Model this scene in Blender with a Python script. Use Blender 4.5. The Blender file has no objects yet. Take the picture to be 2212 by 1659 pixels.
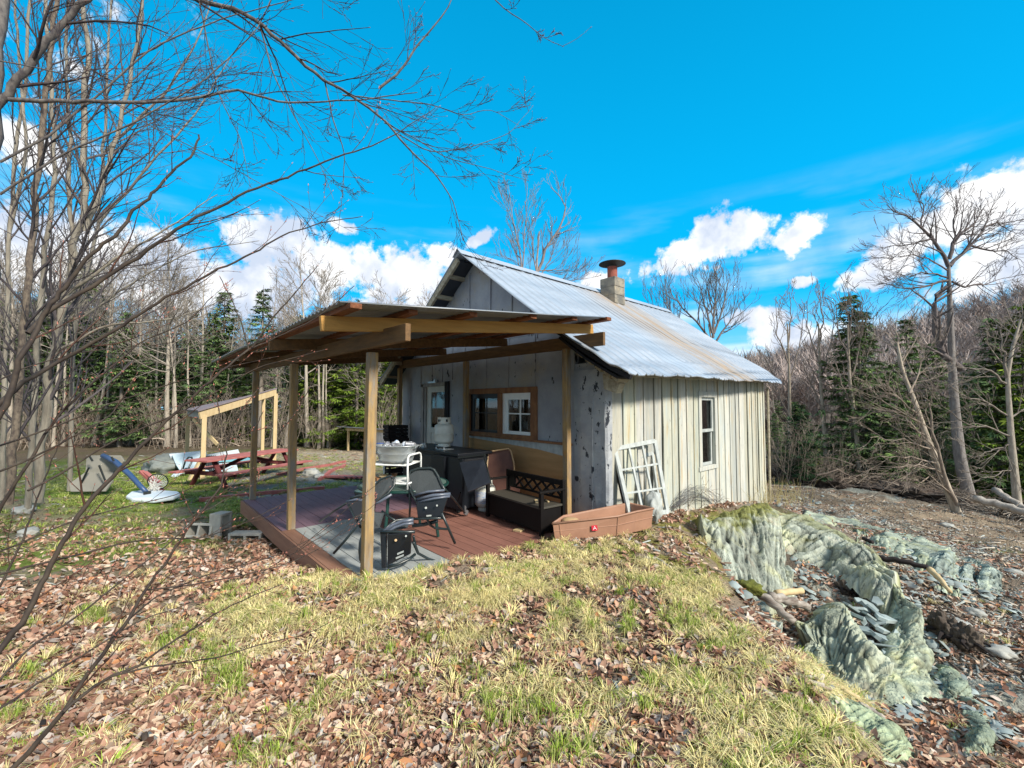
import bpy, math, random
import numpy as np
from mathutils import Vector, Matrix
random.seed(7)
S = bpy.context.scene
COL = S.collection
R = math.radians

# ------------------------------------------------------------------ camera
CAMH = 1.55
FPX, CXP, CYP = 937.0, 1106.0, 829.5          # focal length / centre in units of a 2212-wide picture
PITCH = math.atan2(42.5, 937)
_fw = Vector((-.744, .668, 0)).normalized()
RT = Vector((_fw.y, -_fw.x, 0))
FWD = _fw * math.cos(PITCH) + Vector((0, 0, math.sin(PITCH)))
UPV = RT.cross(FWD)
CPOS = Vector((0, 0, CAMH))
cam = bpy.data.cameras.new('camera')
cam.sensor_width = 36; cam.lens = 36 * FPX / 2212
cam.clip_start = .05; cam.clip_end = 3000
camo = bpy.data.objects.new('camera', cam); COL.objects.link(camo)
camo.location = CPOS
camo.rotation_euler = Matrix((RT, UPV, -FWD)).transposed().to_euler()
S.camera = camo
S.render.resolution_x, S.render.resolution_y = 1024, 768
S.view_settings.view_transform = 'Standard'; S.view_settings.look = 'None'
S.view_settings.exposure = 1.02; S.view_settings.gamma = 1
try:
    S.cycles.max_bounces = 6; S.cycles.transparent_max_bounces = 6
except Exception: pass

def at(px, py, d):
    """a world point seen in direction px,py (2212x1659) at depth d metres"""
    return CPOS + (FWD + RT * ((px - CXP) / FPX) - UPV * ((py - CYP) / FPX)) * d
def ray(px, py): return (FWD + RT * ((px - CXP) / FPX) - UPV * ((py - CYP) / FPX))
def onz(px, py, z):
    r = ray(px, py); return CPOS + r * ((z - CAMH) / r.z)
def cpl(cx, cy, z=0):                          # metres right / ahead of the camera -> world
    return Vector((RT.x * cx + _fw.x * cy, RT.y * cx + _fw.y * cy, z))

# ------------------------------------------------------------------ world: sky and clouds
SUN_EL, SUN_AZ = R(36), R(84)                 # azimuth measured from +Y towards +X
W = bpy.data.worlds.new('World'); S.world = W; W.use_nodes = True
nt = W.node_tree; nt.nodes.clear(); L = nt.links.new
def N(t, **k):
    n = nt.nodes.new(t)
    for a, b in k.items(): setattr(n, a, b)
    return n
def mth(op, a, b=None, c=None, clamp=False):
    n = N('ShaderNodeMath', operation=op); n.use_clamp = clamp
    for i, v in enumerate((a, b, c)):
        if v is None: continue
        if isinstance(v, (int, float)): n.inputs[i].default_value = v
        else: L(v, n.inputs[i])
    return n.outputs[0]
tc = N('ShaderNodeTexCoord'); gen = tc.outputs['Generated']
sky = N('ShaderNodeTexSky', sky_type='NISHITA'); sky.sun_disc = False
sky.sun_elevation = SUN_EL; sky.sun_rotation = SUN_AZ; sky.air_density = 1.0; sky.dust_density = .4; sky.ozone_density = 2.5
L(gen, sky.inputs[0]) if sky.inputs else None
tint = N('ShaderNodeMix', data_type='RGBA', blend_type='MULTIPLY'); tint.inputs[0].default_value = 1
L(sky.outputs[0], tint.inputs[6]); tint.inputs[7].default_value = (.25, 1.15, 1.35, 1)
sz0 = N('ShaderNodeSeparateXYZ'); L(gen, sz0.inputs[0])
rmp = N('ShaderNodeValToRGB'); L(sz0.outputs[2], rmp.inputs[0])       # clear-air colour from horizon to zenith
rmp.color_ramp.elements[0].position = 0; rmp.color_ramp.elements[0].color = (.22, .46, .62, 1)
rmp.color_ramp.elements[1].position = .75; rmp.color_ramp.elements[1].color = (.0, .175, .36, 1)
e_ = rmp.color_ramp.elements.new(.22); e_.color = (.0, .30, .60, 1)
sc8 = N('ShaderNodeVectorMath', operation='SCALE'); L(rmp.outputs[0], sc8.inputs[0]); sc8.inputs['Scale'].default_value = .95 / .13
gm = N('ShaderNodeMix', data_type='RGBA'); gm.inputs[0].default_value = .97; L(tint.outputs[2], gm.inputs[6]); L(sc8.outputs[0], gm.inputs[7])
gm_out = gm.outputs[2]
nz = N('ShaderNodeTexNoise'); nz.inputs['Scale'].default_value = 9; nz.inputs['Detail'].default_value = 9; nz.inputs['Roughness'].default_value = .62
L(gen, nz.inputs['Vector'])
nz2 = N('ShaderNodeTexNoise'); nz2.inputs['Scale'].default_value = 3.5; nz2.inputs['Detail'].default_value = 3
L(gen, nz2.inputs['Vector'])
# cloud puffs: (px, py, rx, ry, tilt) of each puff
PUFFS = [(1480, 550, 125, 55, 12), (1540, 520, 110, 62, 12), (1600, 505, 90, 58, 5), (1722, 510, 64, 54, 0),
         (1735, 608, 46, 18, 0), (1665, 690, 115, 34, -4), (1700, 725, 130, 44, 0), (1990, 510, 170, 60, 18),
         (2110, 450, 230, 90, 20), (2240, 420, 150, 100, 10), (1900, 585, 130, 34, 18), (2170, 560, 210, 90, 0),
         (600, 520, 130, 60, 8), (700, 580, 200, 75, 0), (560, 630, 190, 75, 0), (850, 600, 180, 72, 0),
         (955, 550, 52, 38, 0), (742, 490, 40, 18, -15), (1035, 515, 42, 15, 30), (380, 600, 230, 95, 0),
         (120, 560, 220, 120, 0), (60, 320, 80, 60, 0), (1280, 615, 45, 25, 15), (900, 690, 240, 70, 0), (1620, 600, 0.1, 0.1, 0)]
d0 = None
for az_, el_, rad in ((150, 30, .55), (195, 45, .6), (240, 25, .6), (280, 40, .45), (60, 62, .28), (120, 12, .4)):   # unseen clouds added behind and overhead for soft neutral light (azimuth from ahead)
    ca_, ce_ = R(az_), R(el_)
    c = (_fw * math.cos(ca_) + RT * math.sin(ca_)) * math.cos(ce_) + Vector((0, 0, math.sin(ce_)))
    ds_ = N('ShaderNodeVectorMath', operation='DISTANCE'); L(gen, ds_.inputs[0]); ds_.inputs[1].default_value = c
    q = mth('SUBTRACT', 1.0, mth('DIVIDE', ds_.outputs['Value'], rad)); d0 = q if d0 is None else mth('MAXIMUM', d0, q)
for px, py, rx, ry, t in PUFFS[:-1]:
    c = ray(px, py).normalized()
    ct, st = math.cos(R(t)), math.sin(R(t))
    a1 = (ray(px + rx * ct, py - rx * st).normalized() - c); a2 = (ray(px + ry * st, py + ry * ct).normalized() - c)
    a1 = a1 / a1.length_squared; a2 = a2 / a2.length_squared
    o = []
    for a in (a1, a2):
        dn = N('ShaderNodeVectorMath', operation='DOT_PRODUCT'); L(gen, dn.inputs[0]); dn.inputs[1].default_value = a
        sb = mth('SUBTRACT', dn.outputs['Value'], a.dot(c)); o.append(mth('MULTIPLY', sb, sb))
    q = mth('SUBTRACT', 1.0, mth('SQRT', mth('ADD', o[0], o[1])))
    d0 = q if d0 is None else mth('MAXIMUM', d0, q)
nzf = N('ShaderNodeTexNoise'); nzf.inputs['Scale'].default_value = 34; nzf.inputs['Detail'].default_value = 6; nzf.inputs['Roughness'].default_value = .6; L(gen, nzf.inputs['Vector'])
n1 = mth('ADD', mth('MULTIPLY', mth('SUBTRACT', nz.outputs[0], .5), 2.0), mth('MULTIPLY', mth('SUBTRACT', nzf.outputs[0], .5), 1.5))
den = mth('ADD', d0, n1)
mr = N('ShaderNodeMapRange', interpolation_type='SMOOTHSTEP'); L(den, mr.inputs[0]); mr.inputs[1].default_value = .0; mr.inputs[2].default_value = .42
# thin wisps stretched along the horizon
mp = N('ShaderNodeMapping'); mp.inputs['Scale'].default_value = (1.5, 1.5, 9); L(gen, mp.inputs[0])
nw = N('ShaderNodeTexNoise'); nw.inputs['Scale'].default_value = 2.3; nw.inputs['Detail'].default_value = 7; L(mp.outputs[0], nw.inputs['Vector'])
sx = N('ShaderNodeSeparateXYZ'); L(gen, sx.inputs[0])
lo = N('ShaderNodeMapRange'); L(sx.outputs[2], lo.inputs[0]); lo.inputs[1].default_value = .42; lo.inputs[2].default_value = .1
wsp = N('ShaderNodeMapRange', interpolation_type='SMOOTHSTEP'); L(nw.outputs[0], wsp.inputs[0]); wsp.inputs[1].default_value = .43; wsp.inputs[2].default_value = .76
wisp = mth('MULTIPLY', mth('MULTIPLY', wsp.outputs[0], lo.outputs[0]), .9)
cov = mth('MAXIMUM', mr.outputs[0], wisp, clamp=True)
ccol = N('ShaderNodeValToRGB')
ccol.color_ramp.elements[0].position = .40; ccol.color_ramp.elements[0].color = (.56, .64, .78, 1)
ccol.color_ramp.elements[1].position = .58; ccol.color_ramp.elements[1].color = (1, 1, 1, 1)
mp2 = N('ShaderNodeMapping'); mp2.inputs['Location'].default_value = (0, 0, .02); L(gen, mp2.inputs[0])
nz3 = N('ShaderNodeTexNoise'); nz3.inputs['Scale'].default_value = 11; nz3.inputs['Detail'].default_value = 5; L(mp2.outputs[0], nz3.inputs['Vector'])
L(nz3.outputs[0], ccol.inputs[0])
bgs = N('ShaderNodeBackground'); L(gm_out, bgs.inputs[0]); bgs.inputs[1].default_value = .13
bgc = N('ShaderNodeBackground'); L(ccol.outputs[0], bgc.inputs[0]); bgc.inputs[1].default_value = .60
mx = N('ShaderNodeMixShader'); L(cov, mx.inputs[0]); L(bgs.outputs[0], mx.inputs[1]); L(bgc.outputs[0], mx.inputs[2])
ow = N('ShaderNodeOutputWorld'); L(mx.outputs[0], ow.inputs[0])

# ------------------------------------------------------------------ sun
sl = bpy.data.lights.new('sun', 'SUN'); sl.energy = 3.3; sl.angle = R(9); sl.color = (1, .93, .82)
so = bpy.data.objects.new('sun', sl); COL.objects.link(so)
sv = Vector((math.cos(SUN_EL) * math.sin(SUN_AZ), math.cos(SUN_EL) * math.cos(SUN_AZ), math.sin(SUN_EL)))
so.rotation_euler = sv.to_track_quat('Z', 'Y').to_euler(); so.location = sv * 30

# ------------------------------------------------------------------ helpers
def tag(o, label=None, cat=None, group=None, kind=None):
    if label: o['label'] = label
    if cat: o['category'] = cat
    if group: o['group'] = group
    if kind: o['kind'] = kind
    return o
def thing(name, label, cat, loc=(0, 0, 0), group=None, rz=0):
    o = bpy.data.objects.new(name, None); COL.objects.link(o); o.location = loc; o.empty_display_size = .1
    o.rotation_euler.z = rz
    return tag(o, label, cat, group)
def copy_tree(o, parent=None):
    c = o.copy(); COL.objects.link(c); c.parent = parent
    for ch in [x for x in o.children]: copy_tree(ch, c)
    return c
def Rz(a):
    return Matrix.Rotation(a, 3, 'Z')
class MB:
    def __init__(s): s.v = []; s.f = []; s.c = []
    def _c(s, n, col): s.c += [col if col is not None else (1, 1, 1)] * n
    def add(s, vs, fs, col=None):
        b = len(s.v); s.v += [tuple(x) for x in vs]; s.f += [tuple(b + i for i in f) for f in fs]; s._c(len(fs), col); return s
    def box(s, c, d, rot=None, col=None):
        c = Vector(c); h = [x / 2 for x in d]
        vs = []
        for sx_, sy_, sz_ in ((-1, -1, -1), (1, -1, -1), (1, 1, -1), (-1, 1, -1), (-1, -1, 1), (1, -1, 1), (1, 1, 1), (-1, 1, 1)):
            p = Vector((sx_ * h[0], sy_ * h[1], sz_ * h[2]))
            if rot is not None: p = rot @ p
            vs.append(c + p)
        return s.add(vs, [(0, 3, 2, 1), (4, 5, 6, 7), (0, 1, 5, 4), (1, 2, 6, 5), (2, 3, 7, 6), (3, 0, 4, 7)], col)
    def bx(s, x0, x1, y0, y1, z0, z1, col=None):
        return s.box(((x0 + x1) / 2, (y0 + y1) / 2, (z0 + z1) / 2), (abs(x1 - x0), abs(y1 - y0), abs(z1 - z0)), None, col)
    def beam(s, a, b, w, h, up=(0, 0, 1), col=None):
        a, b = Vector(a), Vector(b); d = (b - a); l = d.length; d.normalize()
        u = Vector(up); sd = d.cross(u)
        if sd.length < 1e-4: sd = d.cross(Vector((1, 0, 0)))
        sd.normalize(); u = sd.cross(d)
        rot = Matrix((d, sd, u)).transposed()
        return s.box((a + b) / 2, (l, w, h), rot, col)
    def tube(s, pts, r, n=8, cap=True, col=None):
        pts = [Vector(p) for p in pts]; k = len(pts)
        rs = r if isinstance(r, (list, tuple)) else [r] * k
        b = len(s.v); prev = None
        for i, p in enumerate(pts):
            d = (pts[min(i + 1, k - 1)] - pts[max(i - 1, 0)])
            if d.length < 1e-9: d = Vector((0, 0, 1))
            d.normalize()
            if prev is None:
                u = d.orthogonal().normalized()
            else:
                u = prev - d * prev.dot(d)
                u = u.normalized() if u.length > 1e-6 else d.orthogonal().normalized()
            prev = u; w = d.cross(u)
            for j in range(n):
                t = 2 * math.pi * j / n
                s.v.append(tuple(p + (u * math.cos(t) + w * math.sin(t)) * rs[i]))
        nf = 0
        for i in range(k - 1):
            for j in range(n):
                a = b + i * n + j; c_ = b + i * n + (j + 1) % n
                s.f.append((a, c_, c_ + n, a + n)); nf += 1
        if cap:
            s.f.append(tuple(b + j for j in range(n))[::-1]); s.f.append(tuple(b + (k - 1) * n + j for j in range(n))); nf += 2
        s._c(nf, col); return s
    def lathe(s, c, prof, n=24, col=None, axis='z'):
        b = len(s.v); c = Vector(c); k = len(prof)
        for r, z in prof:
            for j in range(n):
                t = 2 * math.pi * j / n
                s.v.append(tuple(c + Vector((r * math.cos(t), r * math.sin(t), z))))
        nf = 0
        for i in range(k - 1):
            for j in range(n):
                a = b + i * n + j; d = b + i * n + (j + 1) % n
                s.f.append((a, d, d + n, a + n)); nf += 1
        s.f.append(tuple(b + j for j in range(n))[::-1]); s.f.append(tuple(b + (k - 1) * n + j for j in range(n))); nf += 2
        s._c(nf, col); return s
    def prism(s, poly, off, col=None):
        n = len(poly); P = [Vector(p) for p in poly]; o = Vector(off)
        return s.add(P + [p + o for p in P], [tuple(range(n))[::-1], tuple(range(n, 2 * n))] + [(i, (i + 1) % n, n + (i + 1) % n, n + i) for i in range(n)], col)
    def slab(s, pts, th, col=None):
        """thin slab through coplanar-ish points, thickness along the normal"""
        P = [Vector(p) for p in pts]; nn = (P[1] - P[0]).cross(P[-1] - P[0]).normalized() * th
        return s.prism([p - nn / 2 for p in P], nn, col)
    def build(s, name, mat, parent=None, bevel=0, smooth=False, loc=None):
        me = bpy.data.meshes.new(name)
        o0 = Vector(loc) if loc is not None else (Vector(parent.location) if parent is not None else Vector((0, 0, 0)))
        if parent is not None and parent.parent is not None:
            o0 = o0 + parent.parent.location if loc is None else o0
        me.from_pydata([tuple(Vector(v) - o0) for v in s.v], [], s.f)
        me.materials.append(mat)
        if True:
            ca = me.color_attributes.new('Col', 'FLOAT_COLOR', 'CORNER')
            arr = []
            for p, c in zip(me.polygons, s.c):
                arr += [c[0], c[1], c[2], 1.0] * p.loop_total
            ca.data.foreach_set('color', arr)
        if smooth:
            me.shade_smooth() if hasattr(me, 'shade_smooth') else me.polygons.foreach_set('use_smooth', [True] * len(me.polygons))
        me.validate(); me.update()
        o = bpy.data.objects.new(name, me); COL.objects.link(o)
        if loc is not None and parent is None: o.location = loc
        if parent is not None: o.parent = parent
        if bevel:
            m = o.modifiers.new('bevel', 'BEVEL'); m.width = bevel; m.segments = 2; m.limit_method = 'ANGLE'
        return o

def npmesh(name, V, F, mat, colors=None, smooth=False, loc=None):
    """fast mesh from numpy: V (n,3), F (m,k); colors per vertex (n,3)"""
    V = np.asarray(V, dtype=np.float32); F = np.asarray(F, dtype=np.int32)
    if loc is not None: V = V - np.array(loc, dtype=np.float32)
    me = bpy.data.meshes.new(name); k = F.shape[1]
    me.vertices.add(len(V)); me.vertices.foreach_set('co', V.ravel())
    me.loops.add(F.size); me.loops.foreach_set('vertex_index', F.ravel())
    me.polygons.add(len(F)); me.polygons.foreach_set('loop_start', np.arange(0, F.size, k, dtype=np.int32))
    if smooth: me.polygons.foreach_set('use_smooth', np.ones(len(F), dtype=bool))
    me.update(calc_edges=True)
    if colors is not None:
        ca = me.color_attributes.new('Col', 'FLOAT_COLOR', 'POINT')
        ca.data.foreach_set('color', np.concatenate([colors, np.ones((len(V), 1))], 1).astype(np.float32).ravel())
    me.materials.append(mat)
    o = bpy.data.objects.new(name, me); COL.objects.link(o)
    if loc is not None: o.location = loc
    return o

def scatter(TV, TF, pos, rot, scl, col):
    """copies of a small template: pos (n,3) rot (n,3,3) scl (n,) col (n,3)"""
    n = len(pos); k = len(TV)
    V = np.einsum('nij,kj->nki', rot, TV) * scl[:, None, None] + pos[:, None, :]
    F = TF[None] + (np.arange(n) * k)[:, None, None]
    return V.reshape(-1, 3), F.reshape(-1, TF.shape[1]), np.repeat(col, k, 0)

def euler_mats(ax, ay, az):
    cx_, sx_, cy_, sy_, cz_, sz_ = np.cos(ax), np.sin(ax), np.cos(ay), np.sin(ay), np.cos(az), np.sin(az)
    M = np.empty((len(ax), 3, 3))
    M[:, 0, 0] = cz_ * cy_; M[:, 0, 1] = cz_ * sy_ * sx_ - sz_ * cx_; M[:, 0, 2] = cz_ * sy_ * cx_ + sz_ * sx_
    M[:, 1, 0] = sz_ * cy_; M[:, 1, 1] = sz_ * sy_ * sx_ + cz_ * cx_; M[:, 1, 2] = sz_ * sy_ * cx_ - cz_ * sx_
    M[:, 2, 0] = -sy_; M[:, 2, 1] = cy_ * sx_; M[:, 2, 2] = cy_ * cx_
    return M
def _h(ix, iy, seed):
    n = (ix * 374761393 + iy * 668265263 + seed * 1274126177) & 0xffffffff
    n = ((n ^ (n >> 13)) * 1274126177) & 0xffffffff
    return ((n ^ (n >> 16)) & 0xffff) / 65535.0
def vnoise(x, y, seed=0):
    x = np.asarray(x, float); y = np.asarray(y, float)
    ix = np.floor(x).astype(np.int64); iy = np.floor(y).astype(np.int64); fx = x - ix; fy = y - iy
    fx = fx * fx * (3 - 2 * fx); fy = fy * fy * (3 - 2 * fy)
    return (_h(ix, iy, seed) * (1 - fx) + _h(ix + 1, iy, seed) * fx) * (1 - fy) + (_h(ix, iy + 1, seed) * (1 - fx) + _h(ix + 1, iy + 1, seed) * fx) * fy
def fbm(x, y, o=4, seed=0):
    s = 0; a = .5; t = 0
    for i in range(o):
        s = s + a * vnoise(x * 2 ** i, y * 2 ** i, seed + i * 17); t += a; a *= .5
    return s / t
def sstep(a, b, x):
    t = np.clip((x - a) / (b - a), 0, 1); return t * t * (3 - 2 * t)

# ------------------------------------------------------------------ materials
def M(name, col, rough=.8, col2=None, scale=4, stretch=(1, 1, 1), detail=6, lo_=.35, hi_=.65, bump=.25, bscale=None, metal=0, spec=.3,
      attr=False, spots=None, sheen=0, dist=.01, blobs=None):
    m = bpy.data.materials.new(name); m.use_nodes = True
    t = m.node_tree; b = t.nodes['Principled BSDF']; l = t.links.new
    b.inputs['Roughness'].default_value = rough; b.inputs['Metallic'].default_value = metal
    b.inputs['Specular IOR Level'].default_value = spec
    tcn = t.nodes.new('ShaderNodeTexCoord'); mpn = t.nodes.new('ShaderNodeMapping'); mpn.inputs['Scale'].default_value = stretch
    l(tcn.outputs['Object'], mpn.inputs[0])
    no = t.nodes.new('ShaderNodeTexNoise'); no.inputs['Scale'].default_value = scale; no.inputs['Detail'].default_value = detail
    no.inputs['Roughness'].default_value = .6
    l(mpn.outputs[0], no.inputs['Vector'])
    cr = t.nodes.new('ShaderNodeValToRGB'); cr.color_ramp.elements[0].position = lo_; cr.color_ramp.elements[1].position = hi_
    c2 = col2 or tuple(c * .72 for c in col)
    cr.color_ramp.elements[0].color = (*c2, 1); cr.color_ramp.elements[1].color = (*col, 1)
    l(no.outputs[0], cr.inputs[0]); out = cr.outputs[0]
    if blobs:                                      # (colour, scale, lo, hi, stretch) large stains
        for bc, bs, b0, b1, bst in blobs:
            mq = t.nodes.new('ShaderNodeMapping'); mq.inputs['Scale'].default_value = bst; mq.inputs['Location'].default_value = (bs, 3.1, 1.7)
            l(tcn.outputs['Object'], mq.inputs[0])
            n4 = t.nodes.new('ShaderNodeTexNoise'); n4.inputs['Scale'].default_value = bs; n4.inputs['Detail'].default_value = 8; n4.inputs['Roughness'].default_value = .65
            l(mq.outputs[0], n4.inputs['Vector'])
            r4 = t.nodes.new('ShaderNodeMapRange'); r4.inputs[1].default_value = b0; r4.inputs[2].default_value = b1; l(n4.outputs[0], r4.inputs[0])
            x4 = t.nodes.new('ShaderNodeMix'); x4.data_type = 'RGBA'; l(r4.outputs[0], x4.inputs[0]); l(out, x4.inputs[6]); x4.inputs[7].default_value = (*bc, 1)
            out = x4.outputs[2]
    if attr:
        at_ = t.nodes.new('ShaderNodeAttribute'); at_.attribute_name = 'Col'
        mm = t.nodes.new('ShaderNodeMix'); mm.data_type = 'RGBA'; mm.blend_type = 'MULTIPLY'; mm.inputs[0].default_value = 1
        l(out, mm.inputs[6]); l(at_.outputs['Color'], mm.inputs[7]); out = mm.outputs[2]
    l(out, b.inputs['Base Color'])
    if bump:
        n2 = t.nodes.new('ShaderNodeTexNoise'); n2.inputs['Scale'].default_value = bscale or scale * 4; n2.inputs['Detail'].default_value = 6
        l(mpn.outputs[0], n2.inputs['Vector'])
        bp = t.nodes.new('ShaderNodeBump'); bp.inputs['Strength'].default_value = bump; bp.inputs['Distance'].default_value = dist
        l(n2.outputs[0], bp.inputs['Height']); l(bp.outputs[0], b.inputs['Normal'])
    return m
mt = {}
mt['post'] = M('weathered_post_wood', (.36, .24, .10), .85, (.20, .145, .09), 9, (3, 3, .5), bump=.5, blobs=[((.23, .21, .18), 5, .5, .62, (2, 2, .4)), ((.42, .2, .03), 6, .58, .7, (3, 3, .6))])
mt['beam'] = M('yellow_lumber', (.46, .25, .07), .75, (.30, .15, .045), 6, (.6, 3, 6), bump=.3, blobs=[((.10, .05, .02), 9, .70, .76, (1, 2, 2))])
mt['beam_x'] = M('brown_lumber', (.17, .095, .04), .8, (.10, .06, .03), 6, (.5, 4, 4), bump=.3)
mt['beam_y'] = M('golden_lumber', (.44, .24, .065), .75, (.36, .19, .05), 7, (5, .35, 5), bump=.3, blobs=[((.12, .05, .02), 9, .72, .76, (2, 1, 2))])
mt['purlin'] = M('reddish_lumber', (.22, .08, .035), .8, (.12, .045, .02), 8, (.5, 4, 4))
mt['newwood'] = M('new_pine', (.56, .43, .24), .7, (.46, .34, .18), 5, (3, 3, .5), bump=.2)
mt['trimwood'] = M('cedar_trim', (.27, .135, .06), .7, (.17, .075, .035), 10, (1, 1, .4), bump=.2)
mt['deck'] = M('composite_deck', (1, 1, 1), .65, (.8, .8, .8), 12, (.3, 3, 3), bump=.3, attr=True, bscale=60, blobs=[((.62, .6, .6), 2.2, .55, .75, (1, 1, 1))])
mt['fascia'] = M('composite_fascia', (.26, .14, .09), .7, (.2, .10, .065), 6, (.4, 3, 3), bump=.25)
mt['underwood'] = M('dark_joist_wood', (.10, .07, .045), .9)
mt['board'] = M('cream_board_paint', (.51, .50, .43), .8, (.38, .385, .35), 5, (3, 3, .45), bump=.35, attr=True, spec=.2, dist=.006,
                blobs=[((.42, .29, .13), 3.2, .56, .72, (3, 3, .35)), ((.40, .44, .44), 4.1, .50, .66, (3, 3, .3)), ((.10, .095, .085), 9, .66, .70, (2.5, 2.5, .5)), ((.20, .20, .17), 14, .64, .69, (2, 2, .8)), ((.34, .2, .11), 5, .70, .76, (4, 4, .3))])
mt['panel'] = M('silver_painted_felt', (.30, .315, .34), .6, (.22, .23, .26), 3, (1, 1, 1), bump=.55, attr=True, bscale=9, dist=.02, spec=.5,
                blobs=[((.30, .28, .24), 1.5, .5, .65, (1, 1, 1)), ((.012, .014, .02), 4.2, .63, .64, (1.6, 1.6, .8)), ((.02, .02, .03), 13, .69, .71, (1, 1, .6))])
mt['corner'] = M('silver_paint_over_boards', (.36, .375, .38), .6, (.26, .275, .30), 4, (1, 1, 1), bump=.6, bscale=10, dist=.02, spec=.5, attr=True,
                 blobs=[((.02, .025, .035), 6, .585, .60, (1.5, 1.5, .8)), ((.03, .03, .035), 16, .66, .68, (1, 1, .7))])
mt['black'] = M('black_tar_edge', (.015, .015, .018), .8, bump=.5)
mt['fasciaw'] = M('peeling_fascia', (.42, .38, .28), .85, (.24, .2, .14), 8, (2, .5, 2), bump=.4)
mt['galv'] = M('galvanised_roofing', (.44, .48, .53), .5, (.33, .37, .42), 1.4, (3, .4, 1), metal=.35, spec=.6, bump=.08, bscale=20)
mt['galvp'] = M('porch_roofing', (.26, .27, .28), .45, (.16, .17, .18), 2, (1, .4, 1), metal=.4, spec=.6, bump=.08, bscale=20)
mt['chim'] = M('stained_block', (.30, .27, .21), .95, (.16, .15, .13), 5, bump=.6, bscale=30, blobs=[((.13, .13, .12), 2.6, .5, .6, (1, 1, 2)), ((.38, .31, .19), 4, .58, .7, (1, 1, 1))])
mt['flue'] = M('clay_flue', (.30, .09, .06), .8, (.2, .06, .045), 6)
mt['dark_iron'] = M('dark_iron', (.025, .03, .03), .5, metal=.4, bump=.2)
mt['white'] = M('old_white_paint', (.43, .46, .44), .6, (.30, .32, .31), 8, (2, 2, 1), bump=.25, blobs=[((.42, .36, .26), 9, .64, .7, (2, 2, 1))])
mt['whiteclean'] = M('white_enamel', (.80, .82, .80), .3, (.74, .76, .74), 6, spec=.5, bump=.03)
mt['doorwhite'] = M('door_paint', (.55, .56, .50), .5, (.45, .46, .42), 6, bump=.1)
mt['tank'] = M('tank_enamel', (.66, .68, .62), .35, (.55, .56, .50), 7, spec=.5, bump=.05, blobs=[((.36, .30, .2), 10, .66, .72, (1, 1, .6))])
mt['label'] = M('printed_paper', (.60, .64, .68), .6, (.30, .42, .62), 24, (1, 1, 4), lo_=.45, hi_=.5, bump=0)
mt['blue'] = M('blue_print', (.03, .09, .36), .5, bump=0)
mt['chair'] = M('dark_green_tube', (.018, .028, .03), .35, spec=.6, bump=.05)
mt['mesh'] = M('sling_mesh', (.055, .065, .07), .8, (.035, .042, .045), 120, bump=.3)
mt['seatpan'] = M('black_plastic', (.008, .009, .012), .4, spec=.6, bump=.05)
mt['rail'] = M('grey_plastic_rail', (.10, .12, .16), .35, spec=.6, bump=.05)
mt['tglass'] = M('frosted_table_top', (.13, .21, .18), .3, (.09, .15, .13), 60, spec=.5, bump=.1)
mt['tgreen'] = M('green_table_rim', (.008, .05, .042), .35, spec=.5, bump=.03)
mt['tub'] = M('galvanised_tub', (.50, .54, .55), .38, (.40, .44, .46), 12, metal=.6, spec=.6, bump=.08)
mt['can'] = M('aluminium', (.40, .41, .43), .35, (.15, .16, .2), 30, metal=.5, bump=.05)
mt['navy'] = M('black_enamel_cabinet', (.006, .008, .012), .4, spec=.4, bump=.05)
mt['grillpanel'] = M('sooty_metal', (.022, .028, .04), .45, (.012, .015, .022), 7, spec=.6, bump=.1)
mt['espresso'] = M('espresso_wood', (.006, .0045, .004), .6, (.004, .003, .003), 9, spec=.2, bump=.08)
mt['seatgrey'] = M('dusty_seat', (.055, .05, .04), .6, (.055, .05, .04), 7)
mt['brownpl'] = M('brown_plastic', (.34, .185, .12), .5, (.28, .15, .095), 4, spec=.4, bump=.08)
mt['tanpl'] = M('tan_plastic', (.50, .35, .19), .5, (.42, .28, .15), 4)
mt['darkpl'] = M('dull_brown_plastic', (.16, .075, .055), .6, (.11, .05, .04), 5)
mt['stick'] = M('red_sticker', (.55, .03, .05), .5, bump=0)
mt['ply'] = M('raw_plywood', (.42, .25, .11), .8, (.34, .20, .085), 5, (.5, 1, 3), bump=.1)
mt['concrete'] = M('concrete_block', (.42, .41, .36), .95, (.32, .31, .28), 12, bump=.5, bscale=60)
mt['rope'] = M('grey_wire', (.18, .18, .19), .5, metal=.5)
mt['red'] = M('faded_red_paint', (.42, .15, .13), .75, (.30, .09, .08), 6, (1, 1, 1), bump=.2)
mt['reddark'] = M('dark_red_wood', (.13, .03, .03), .8)
mt['bluepole'] = M('blue_pole', (.03, .07, .17), .4, spec=.5, bump=.02)
mt['basewhite'] = M('grey_white_plastic', (.62, .68, .72), .5, (.52, .58, .62), 3, bump=.05)
mt['bboard'] = M('grey_tan_backboard', (.22, .21, .175), .6, (.17, .165, .14), 2, bump=.05)
mt['net'] = M('white_net', (.62, .62, .58), .9)
mt['siding'] = M('pale_blue_siding', (.55, .66, .70), .5, (.47, .58, .62), 3, bump=.05)
mt['aqua'] = M('aqua_top', (.22, .48, .55), .35, (.18, .42, .5), 3)
mt['tarp'] = M('grey_tarp', (.20, .22, .20), .8, (.13, .14, .13), 3, bump=.6, bscale=8, dist=.05)
mt['shingle'] = M('mauve_roofing_felt', (.20, .17, .18), .9, (.16, .13, .14), 8)
mt['greywood'] = M('grey_weathered_boards', (.36, .35, .33), .9, (.22, .21, .2), 6, (3, 3, .5), bump=.5, attr=True)
mt['fire'] = M('split_firewood', (.30, .22, .14), .9, (.18, .12, .08), 12)
mt['crate'] = M('dark_crate_wood', (.025, .018, .016), .8, (.014, .01, .01), 8)
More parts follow.
